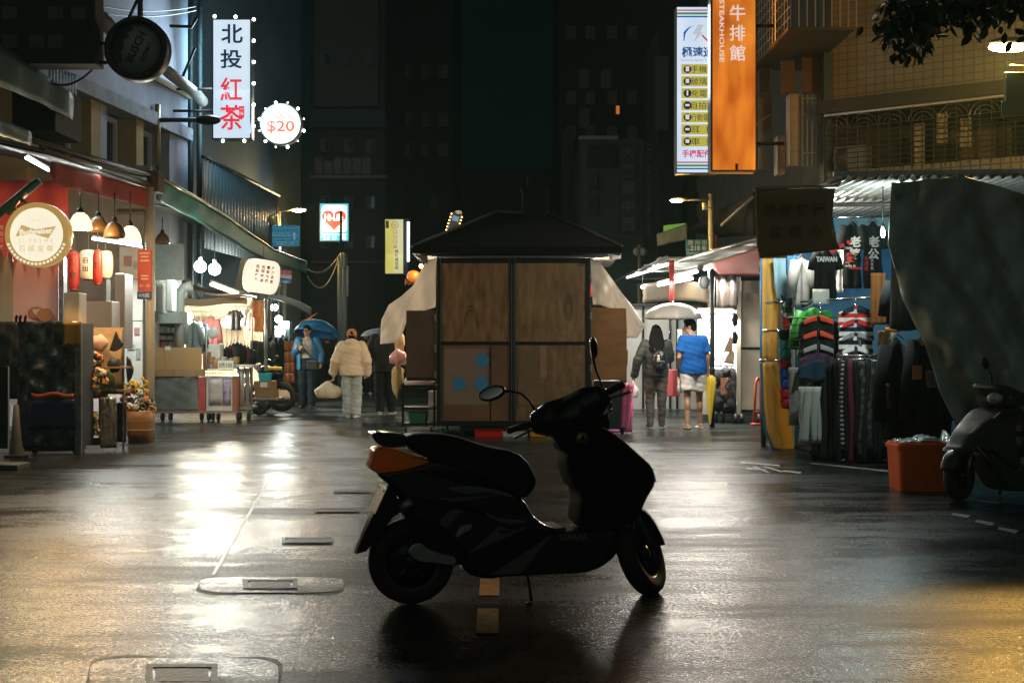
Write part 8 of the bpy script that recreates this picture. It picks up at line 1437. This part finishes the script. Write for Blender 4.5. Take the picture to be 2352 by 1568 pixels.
dt = thing('dark_tarpaulin', 'big dark grey tarpaulin draped from the stall roof behind the right scooter', 'tarpaulin', tuple(P(2250, 985, 12.75))); dtm = mat('grey_drape', (.42, .51, .46), .5, c2=(.22, .29, .27), ns=2.5, bump=.9, bs=6)
m = MB()
def drape(u, v):
    L = [(2048, 420), (2040, 560), (2075, 690), (2128, 800), (2160, 900), (2200, 985)]; k = min(4, int(v * 5)); t_ = v * 5 - k; lx = L[k][0] + (L[k + 1][0] - L[k][0]) * t_; ly = L[k][1] + (L[k + 1][1] - L[k][1]) * t_; rx_ = 2560; tp = 420 - 14 * min(1, u * 5) + 150 * max(0, u - .25); ry_ = tp + (1005 - tp) * v; ly = tp + (ly - 420) * (985 - tp) / 565; e = u ** .8
    return P(lx + (rx_ - lx) * e, ly + (ry_ - ly) * e, 12.72 + .11 * math.sin(e * 15 + v * 6.5) * (.3 + v) + .07 * math.sin(e * 27 - v * 9) + .09 * wob(e * 5 + v * 3, v * 4, 2) + .25 * (1 - e) * v - .06 * abs(math.sin(e * 9 - v * 5.2 + .4 * math.sin(v * 9))) ** .6 - .03 * abs(math.sin(e * 23 - v * 13)) ** .7 * (.3 + v))
m.sheet(drape, 130, 80, .01); m.build('sheet', dtm, dt)
m = MB(); m.tube([P(2058, 425, 12.8), P(2064, 440, 12.75), P(2062, 455, 12.75)], [.03, .05, .02], 8); m.build('knot', mat('pale_knot', (.3, .3, .27), .6), dt)
m = MB(); m.sheet(lambda u, v: P(2050 + 95 * u - 6 * v, 424 + 330 * v + 6 * math.sin(u * 4), 13.1 + .05 * math.sin(u * 9 + v * 3)), 14, 16, .012); p = m.build('sheet', mat('shaded_drape', (.014, .017, .016), .6), dt); p['label'] = 'inner fold, its shade painted near black'  # same cloth as the drape, with its shade painted in
m = MB(); m.box((P(1985, 0, 14.9).x, 15.25, .10), (1.3, .8, .04)); lpf = one(m, 'low_platform', mat('dull_black', (.008, .008, .008), .9), 'low black wheeled platform under the hanging trousers', 'platform')
for x in (1895, 1965, 2050): m = MB(); q = P(x, 0, 14.7); m.lathe([(0, -.02), (.035, -.02), (.04, 0), (.035, .02), (0, .02)], V((q.x, 14.82, .04)), 12, M.Rotation(R(90), 3, 'Y')); m.build('wheel', rubber, lpf)
# ================================================================ far end of the street
fb1 = thing('apartment_block', 'dark tall apartment block with a railed window band behind the convenience store sign', 'building', tuple(P(800, ground_z(46), 46)))
dkw = mat('dark_render', (.045, .042, .036), .8, c2=(.032, .032, .03), ns=.7)
m = MB(); m.bx(712, -400, 884, ground_z(46), 46, 8); m.build('wall', dkw, fb1); m = MB(); m.bx(722, -400, 868, 245, 45.7, .3); m.build('upper_wall', mat('brown_grey_render', (.075, .066, .055), .8), fb1)
m = MB(); m.bx(712, 252, 884, 292, 45.2, .7); m.build('balcony', mat('blue_black_render', (.012, .03, .04), .7), fb1); m = MB(); m.bx(712, 402, 888, 410, 45.3, .7); m.build('ledge', mat('pale_ledge', (.14, .13, .12), .8), fb1)
for k in range(6):
    m = MB(); m.bx(722 + 22 * k, 362 + (8 if k == 1 else 0), 741 + 22 * k, 400, 45.9, .06); w_ = m.build('window', mat('curtained_window', (.11, .10, .085), .6, c2=(.07, .065, .055), ns=3), fb1)
m = MB(); m.bx(714, 600, 880, 604, 45.4, .5); m.build('ledge', MATS['pale_ledge'], fb1)
fb2 = thing('apartment_block', 'nearly black block behind the yellow lit sign', 'building', tuple(P(940, ground_z(60), 60))); m = MB(); m.bx(870, -500, 1040, ground_z(60), 60, 10); m.build('wall', mat('black_render', (.016, .02, .019), .9), fb2)
for x, y in ((905, 470), (950, 390), (985, 450)): m = MB(); m.bx(x, y, x + 20, y + 34, 59.9, .1); m.build('window', glassd, fb2)
fb3 = thing('apartment_block', 'grey block with a pale cornice right of the cart roof', 'building', tuple(P(1430, ground_z(40), 40)))
m = MB(); m.bx(1335, 318, 1545, ground_z(40), 40, 9); m.build('wall', mat('slate_render', (.065, .075, .075), .8, c2=(.05, .06, .06), ns=.8), fb3); m = MB(); m.bx(1330, 312, 1420, 320, 39.7, .6); m.build('cornice', mat('pale_cornice', (.2, .19, .16), .7), fb3)
for y in (398, 455): m = MB(); m.bx(1352, y, 1372, y + 40, 39.9, .12); m.build('window', glassd, fb3)
for y in (335,): m = MB(); m.bx(1350, y, 1415, y + 50, 39.85, .2); m.build('balcony', mat('dark_slate', (.025, .032, .033), .8), fb3)
fb4 = thing('apartment_block', 'tall dark block with one small orange lit window', 'building', tuple(P(1400, ground_z(58), 58))); m = MB(); m.bx(1284, -500, 1560, ground_z(58), 58, 10); m.build('wall', mat('olive_black_render', (.022, .024, .018), .9), fb4); m = MB(); m.bx(1415, 243, 1423, 262, 57.95, .1); m.build('window', glow('orange_window', (1, .25, .06), .45), fb4); m = MB(); m.bx(1290, 300, 1316, 640, 57.6, .4); m.build('pilaster', mat('lit_strip_brown', (.07, .05, .04), .8), fb4)  # this pilaster stands for a lit strip of wall, its light painted brown
for x, y in ((1330, 160), (1380, 160), (1330, 250), (1480, 200)): m = MB(); m.bx(x, y, x + 24, y + 44, 57.9, .15); m.build('window', glassd, fb4)
fb5 = thing('apartment_block', 'dark block behind the phone accessories sign', 'building', tuple(P(1560, ground_z(36), 36))); m = MB(); m.bx(1512, 60, 1760, ground_z(36), 36, 4); m.build('wall', mat('teal_black_render', (.025, .035, .036), .85, c2=(.018, .026, .027), ns=1), fb5); m = MB(); m.bx(1508, 130, 1536, 300, 35.8, .25); m.build('side_panel', mat('brown_grey_panel', (.08, .07, .06), .8), fb5)
for x in (1548, 1580): m = MB(); m.bx(x, 420, x + 20, 520, 35.8, .15); m.build('window', glassd, fb5)
for x0, x1, y0, y1, chs_, lb in ((1424, 1462, 330, 535, '大藥局中西', 'unlit dark vertical shop sign with dim characters, left of two'), (1482, 1522, 322, 545, '三木藥局行', 'unlit dark vertical shop sign with dim characters, right of two')):
    t = thing('vertical_sign', lb, 'sign', tuple(P((x0 + x1) / 2, y1, 38))); m = MB(); m.bx(x0, y0, x1, y1, 38, .3); m.build('case', mat('unlit_sign', (.018, .024, .028), .6), t); m = MB(); n = len(chs_)
    for k, ch in enumerate(chs_): m.text(ch, P((x0 + x1) / 2, y0 + (y1 - y0) * (k + .5) / n, 37.98), h=m2(30, 38), bold=.03)
    m.build('lettering', mat('dim_letter', (.07, .08, .08), .6), t); m = MB(); m.tube([P(x1 + 1, y0, 38.1), P(x1 + 1, y1, 38.1)], .05, 5); m.build('edge_trim', mat('dim_trim', (.12, .12, .10), .5), t)
wf_ = mat('dim_window_frame', (.06, .066, .062), .7)
for par, xs_, ys2, dd in ((fb2, (892, 930, 968, 1006), (150, 260, 330, 560), 59.9), (fb4, (1300, 1345, 1395, 1440), (60, 210, 290), 57.85), (fb5, (1600, 1650, 1700), (410, 470, 530), 35.8), (fb1, (735, 790, 840), (120, 320, 450, 540), 45.6)):
    for x in xs_:
        for y in ys2: m = MB(); m.bx(x, y, x + 22, y + 30, dd, .1); m.bx(x + 2, y + 2, x + 10, y + 28, dd - .03, .03); w_ = m.build('window', wf_, par); m = MB(); m.bx(x + 12, y + 3, x + 20, y + 27, dd - .02, .02); m.build('pane', glassd, w_)
fb6 = thing('apartment_block', 'black row of houses closing the far end of the street', 'building', (0, 120, 0)); m = MB(); m.box((0, 123, 9), (120, 6, 18)); m.build('wall', mat('far_black_render', (.012, .016, .015), .9), fb6)
for x in (-9, -5, 4, 9): m = MB(); m.box((x, 119.9, 7), (1.6, .2, 1.8)); m.build('window', glassd, fb6)
# ---- lit signs and lamps far left of the centre
hs = thing('store_sign', 'lit square convenience store sign with a red heart', 'sign', tuple(P(767, 554, 38))); Dh = 38.0
m = MB(); m.bx(733, 466, 802, 555, Dh + .01, .35); m.build('case', dark, hs); m = MB(); m.bx(735, 468, 800, 553, Dh, .02); m.build('face', glow('sign_cyan', (.02, .52, .78), .9), hs)
m = MB(); a, b = P(739, 533, Dh), P(797, 471, Dh); w_, h_ = b.x - a.x, b.z - a.z; m.slab([V(((a.x + b.x) / 2 + x, Dh - .005, (a.z + b.z) / 2 + y)) for x, y in rr(w_, h_, .10)], (0, .004, 0)); m.build('white_panel', glow('sign_white_panel', (1, .93, .86), 1.15), hs)
m = MB(); e = P(767, 503, Dh - .012); m.slab([e + V((x * m2(1.72, Dh), 0, z * m2(1.62, Dh))) for x, z in hp], (0, .004, 0)); m.build('heart', glow('sign_heart_red', (.85, .035, .04), .95), hs)
m = MB(); m.text('Hi-Life', P(767, 499, Dh - .018), w=m2(44, Dh), h=m2(17, Dh), bold=.07); m.build('lettering', MATS['sign_white_panel'], hs); m = MB(); m.text('萊爾富', P(768, 543, Dh - .012), w=m2(56, Dh), h=m2(15, Dh), bold=.03); m.build('lettering', MATS['sign_white_panel'], hs)
area('sign_light', P(767, 510, Dh - .08), 70, (.8, .9, .95), .8, 1, (0, -1, -.3), hs); m = MB(); m.tube([P(733, 480, Dh + .2), P(690, 480, Dh + .4)], .04, 5); m.build('bracket', black, hs)
ys_ = thing('vertical_sign', 'yellow lit vertical sign with a bare white tube at its side', 'sign', tuple(P(906, 630, 34))); Dy = 34.0
m = MB(); m.bx(883, 502, 938, 630, Dy + .01, .3); m.build('case', dark, ys_); m = MB(); m.bx(885, 504, 905, 628, Dy, .02); m.build('yellow_face', glow('sign_yellow', (.75, .66, .16), .75, (.5, .45, .1), 2), ys_); m = MB(); m.bx(905, 504, 926, 628, Dy, .02); m.build('pale_face', glow('sign_pale_yellow', (.72, .68, .40), .75, (.6, .56, .26), 2), ys_)
m = MB(); m.lathe([(m2(7, Dy), -.004), (m2(8.2, Dy), -.004), (m2(8.2, Dy), .004), (m2(7, Dy), .004), (m2(7, Dy), -.004)], P(907, 517, Dy - .005), 22, ry); m.text('大', P(907, 517, Dy - .006), h=m2(9, Dy))
for k, ch in enumerate('口口口品'): m.text(ch, P(908, 533 + 11 * k, Dy - .006), h=m2(8, Dy), bold=.02)
m.build('lettering', glow('sign_rust_ink', (.55, .16, .04), .5), ys_); m = MB()
for k, ch in enumerate('麻辣臭豆腐'): m.text(ch, P(911, 577 + 9.5 * k, Dy - .006), h=m2(8, Dy), bold=.01)
m.bx(886, 507, 893, 524, Dy - .004, .003); m.build('lettering', glow('sign_dark_ink', (.06, .05, .02), .3), ys_); m = MB(); m.tube([P(938, 510, Dy - .02), P(938, 600, Dy - .02)], .03, 8); m.build('tube', tubew, ys_)
area('sign_light', P(906, 566, Dy - .08), 40, (.9, .85, .5), .45, 1.3, (0, -1, -.4), ys_)
dsn = thing('direction_sign', 'blue direction sign with a white arrow under the left street lamp', 'street sign', tuple(P(653, 566, 33))); m = MB(); a, b = P(619, 566, 33), P(688, 518, 33); m.slab([V(((a.x + b.x) / 2 + x, 33, (a.z + b.z) / 2 + y)) for x, y in rr(b.x - a.x, b.z - a.z, .05)], (0, .03, 0)); m.build('plate', mat('direction_blue', (.015, .17, .27), .45, em=(.015, .17, .27), es=.35), dsn)
m = MB(); m.slab([P(x, y, 32.99) for x, y in ((676, 532), (681, 539), (678.5, 539), (678.5, 551), (673.5, 551), (673.5, 539), (671, 539))], (0, -.003, 0)); m.text('龍山寺地下街', P(646, 537, 32.99), w=m2(42, 33), h=m2(9, 33)); m.text('Longshan Temple', P(646, 549, 32.99), w=m2(44, 33)); m.text('萬華區公所', P(655, 560, 32.99), w=m2(42, 33)); m.build('lettering', mat('sign_print', (.30, .42, .44), .5, em=(.25, .4, .42), es=.3), dsn)
for y in (524, 542, 555): m = MB(); m.tube([P(622, y, 32.992), P(685, y, 32.992)], .006, 4); m.build('rule', MATS['sign_print'], dsn)
m = MB(); m.tube([P(653, ground_z(33.1), 33.15), P(653, 500, 33.15)], .06, 8); m.build('pole', mat('amber_grey_pole', (.28, .25, .18), .5), dsn)
def street_lamp_far(px, py, dd, pole_x, lb, pw, gx=1):
    t = thing('street_lamp', lb, 'street lamp', tuple(P(pole_x, ground_z(dd), dd))); m = MB(); m.tube([P(pole_x, ground_z(dd), dd), P(pole_x, py + 3, dd)], [.09, .06], 8); m.build('pole', steel, t); m = MB(); m.tube([P(pole_x, py + 3, dd), P(px, py - 1, dd)], .03, 6); m.build('arm', steel, t); m = MB(); m.ball(P(px, py - 2, dd), (.24, .12, .06), 12); m.build('lamp_head', MATS['lamp_housing'], t); m = MB(); m.ball(P(px, py + 1, dd - .03), (.2, .1, .05), 12); m.build('lens', MATS['sodium_lens'], t); lamp('street_light', P(px, py + 9, dd - .1), pw, amber, .1, t); return t
street_lamp_far(686, 482, 36, 640, 'amber street lamp above the blue direction sign', 220); street_lamp_far(838, 581, 50, 855, 'amber street lamp above the crowd, left of the yellow sign', 700); street_lamp_far(894, 612, 62, 872, 'distant amber street lamp in front of the yellow sign foot', 600)
cm = thing('convex_mirror', 'round traffic mirror with amber lamp glow in its colour beside the blue direction sign', 'traffic mirror', tuple(P(626, ground_z(31.5), 31.5))); m = MB(); m.ball(P(626, 505, 31.5), (m2(11, 31.5), .05, m2(13, 31.5)), 18); m.build('mirror', mat('lamp_glow_mirror', (.42, .26, .08), .25, .4), cm); m = MB(); m.tube([P(622, ground_z(31.5), 31.6), P(622, 500, 31.6)], .035, 6); m.build('post', rust, cm)  # street lamp glow on the mirror is painted as amber colour
gl = thing('globe_lamp', 'pale globe lamp on a thin pole below the yellow sign', 'lamp', tuple(P(868, ground_z(48), 48))); m = MB(); m.ball(P(873, 637, 48), .13, 12); m.build('globe', glow('globe_glow', (.9, .75, .4), .8), gl); m = MB(); m.tube([P(868, ground_z(48), 48), P(868, 637, 48)], .03, 6); m.build('pole', steel, gl)
up_ = thing('utility_pole', 'tall double utility pole in front of the convenience store sign', 'utility pole', tuple(P(786, ground_z(35), 35))); 
for x, y, r_ in ((782, 590, .085), (791, 583, .085)): m = MB(); m.tube([P(x, ground_z(35), 35), P(x, y, 35)], r_, 10); m.build('pole', mat('grey_pole', (.20, .20, .17), .6), up_)
m = MB(); m.tube([P(783, 592, 35), P(783, 485, 35)], .035, 6); m.build('mast', black, up_)
for x, y0, y1 in ((784, 580, 614), (790, 580, 614), (798, 610, 680)): m = MB(); m.tube([P(x, y0, 34.9), P(x, y1, 34.9)], .035, 6); m.build('reflective_strip', mat('pale_amber_strip', (.5, .42, .26), .4), up_)
wm = mat('pale_cable', (.25, .23, .18), .6)
wire(sag(P(706, 618, 33), P(780, 585, 35), .25), 'upper cable sagging to the double utility pole', .02, wm); wire(sag(P(706, 634, 33), P(780, 588, 35), .55), 'lower cable sagging to the double utility pole', .02, wm); wire(sag(P(820, 655, 48), P(856, 615, 48), .3), 'cable sagging to the amber street lamp pole', .03, mat('amber_cable', (.4, .32, .12), .6))
rl = thing('light_sign', 'small tilted sign edged with amber rope lights above the cart roof slope', 'sign', tuple(P(1043, 538, 40))); T_ = M.Rotation(R(18), 3, 'Y'); c = P(1044, 511, 40)
m = MB(); m.box(c, (.30, .12, .62), T_); m.build('board', mat('night_board', (.10, .09, .07), .5, c2=(.2, .24, .3), ns=6), rl); m = MB(); m.box(c + T_ @ V((0, -.07, .12)), (.2, .02, .16), T_); m.build('blue_window', glow('dim_blue', (.3, .45, .6), .5), rl); m = MB(); m.ball(c + T_ @ V((.02, -.02, .32)), (.12, .05, .08), 10); m.build('crest', glow('dim_cream', (.7, .55, .35), .5), rl); ab = glow('amber_bulb', (1, .55, .15), 5)
for k in range(12): m = MB(); s_ = 1 if k % 2 else -1; m.ball(c + T_ @ V((s_ * .17, -.06, -.30 + .105 * (k // 2))), .025, 6); m.build('small_bulb', ab, rl)
m = MB(); m.tube([c + T_ @ V((0, .1, -.3)), P(1020, ground_z(40), 40.2)], .04, 6); m.build('pole', dark, rl)
ol = thing('fringed_lantern', 'orange fringed lantern glowing at the left eave of the cart', 'lantern', tuple(P(948, 656, 24))); m = MB(); m.ball(P(950, 634, 24), (.13, .11, .11), 14); m.build('shade', glow('orange_shade', (.8, .24, .04), .55), ol)
for k in range(7): m = MB(); x = 934 + 4.6 * k; m.tube([P(x, 640, 24), P(x - 4, 655 - 2 * (k % 2), 24)], [.02, .008], 6); m.build('fringe', mat('orange_fringe', (.5, .16, .03), .6), ol)
c = P(968, 611, 23.8); t = thing('bulb_lamp', 'amber bulb shining under the left eave of the cart', 'bulb', tuple(c)); m = MB(); m.ball(c, .045, 10); m.build('bulb', glow('amber_eave_bulb', (1, .5, .15), 12), t); m = MB(); m.tube([c, c + V((0, 0, .3))], .008, 5); m.build('cord', dark, t); lamp('bulb_light', c + V((0, -.08, -.02)), 24, (1, .55, .2), .05, t)
# ---- stalls and lights far down the street
fs2 = thing('far_stall', 'distant stall with a red and white lit awning above the crowd', 'stall', tuple(P(805, ground_z(52), 52)))
m = MB(); m.sheet(lambda u, v: P(758 + 92 * u, 776 - 16 * u + 12 * v, 52 - 1 * v), 10, 2, .03); m.build('awning', glow('far_red_awning', (.75, .10, .06), .6, (.8, .5, .4), 2), fs2); m = MB(); m.bx(760, 792, 812, 830, 52.5, .1); m.build('lit_front', glow('far_lit_front', (.8, .62, .42), .8, (.25, .12, .1), 3), fs2)
for x in (760, 812, 848): m = MB(); m.tube([P(x, ground_z(52), 52), P(x, 776, 52)], .04, 6); m.build('pole', dark, fs2)
for k, (x0, x1, y0, y1, dd, cc, lb) in enumerate(((812, 850, 752, 764, 56, (.9, .75, .6), 'distant cream lit sign strip above the black haired young man'), (690, 730, 790, 822, 50, (.5, .45, .4), 'distant dim lit stall front left of the blue umbrella'), (822, 850, 786, 800, 58, (.6, .1, .06), 'distant red lit counter behind the young man'))): m = MB(); m.bx(x0, y0, x1, y1, dd, .3); one(m, 'lit_panel', glow('far_panel_%d' % k, cc, .7), lb, 'lit panel', 'lit panels far down the street')
lamp_t = thing('stall_lamp', 'distant warm stall lamp behind the crowd', 'lamp', tuple(P(805, 772, 50))); m = MB(); m.ball(P(805, 786, 50), .1, 10); m.build('bulb', MATS['warm_bulb'], lamp_t); m = MB(); m.tube([P(805, 784, 50), P(805, 770, 50)], .01, 5); m.build('cord', dark, lamp_t); lamp('stall_light', P(805, 790, 49.8), 900, (1, .82, .55), .12, lamp_t)
ft = thing('street_tree', 'dark bushy tree beyond the crowd below the amber street lamp', 'tree', tuple(P(850, ground_z(54), 54))); m = MB(); m.tube([P(850, ground_z(54), 54), P(852, 720, 54)], [.16, .1], 8); m.build('trunk', bark, ft); m = MB()
for k in range(16): cluster(P(lr.uniform(815, 885), lr.uniform(650, 720), 54), (.7, .7, .6), 60)
m.v = [v for v in m.v]; m.build('crown', MATS['dark_leaf'], ft)
# ---------------------------------------------------------------- thin damp night air round the street
hm = bpy.data.materials.new('damp_air'); hm.use_nodes = True; t = hm.node_tree; t.nodes.remove(t.nodes['Principled BSDF']); pv = t.nodes.new('ShaderNodeVolumePrincipled'); pv.inputs['Color'].default_value = (.55, .92, .88, 1); pv.inputs['Density'].default_value = .0005; pv.inputs['Anisotropy'].default_value = .55
t.links.new(pv.outputs[0], t.nodes['Material Output'].inputs['Volume'])
m = MB(); m.box((0, 61, 13.5), (150, 142, 29)); o = m.build('haze', hm); tag(o, kind='stuff')
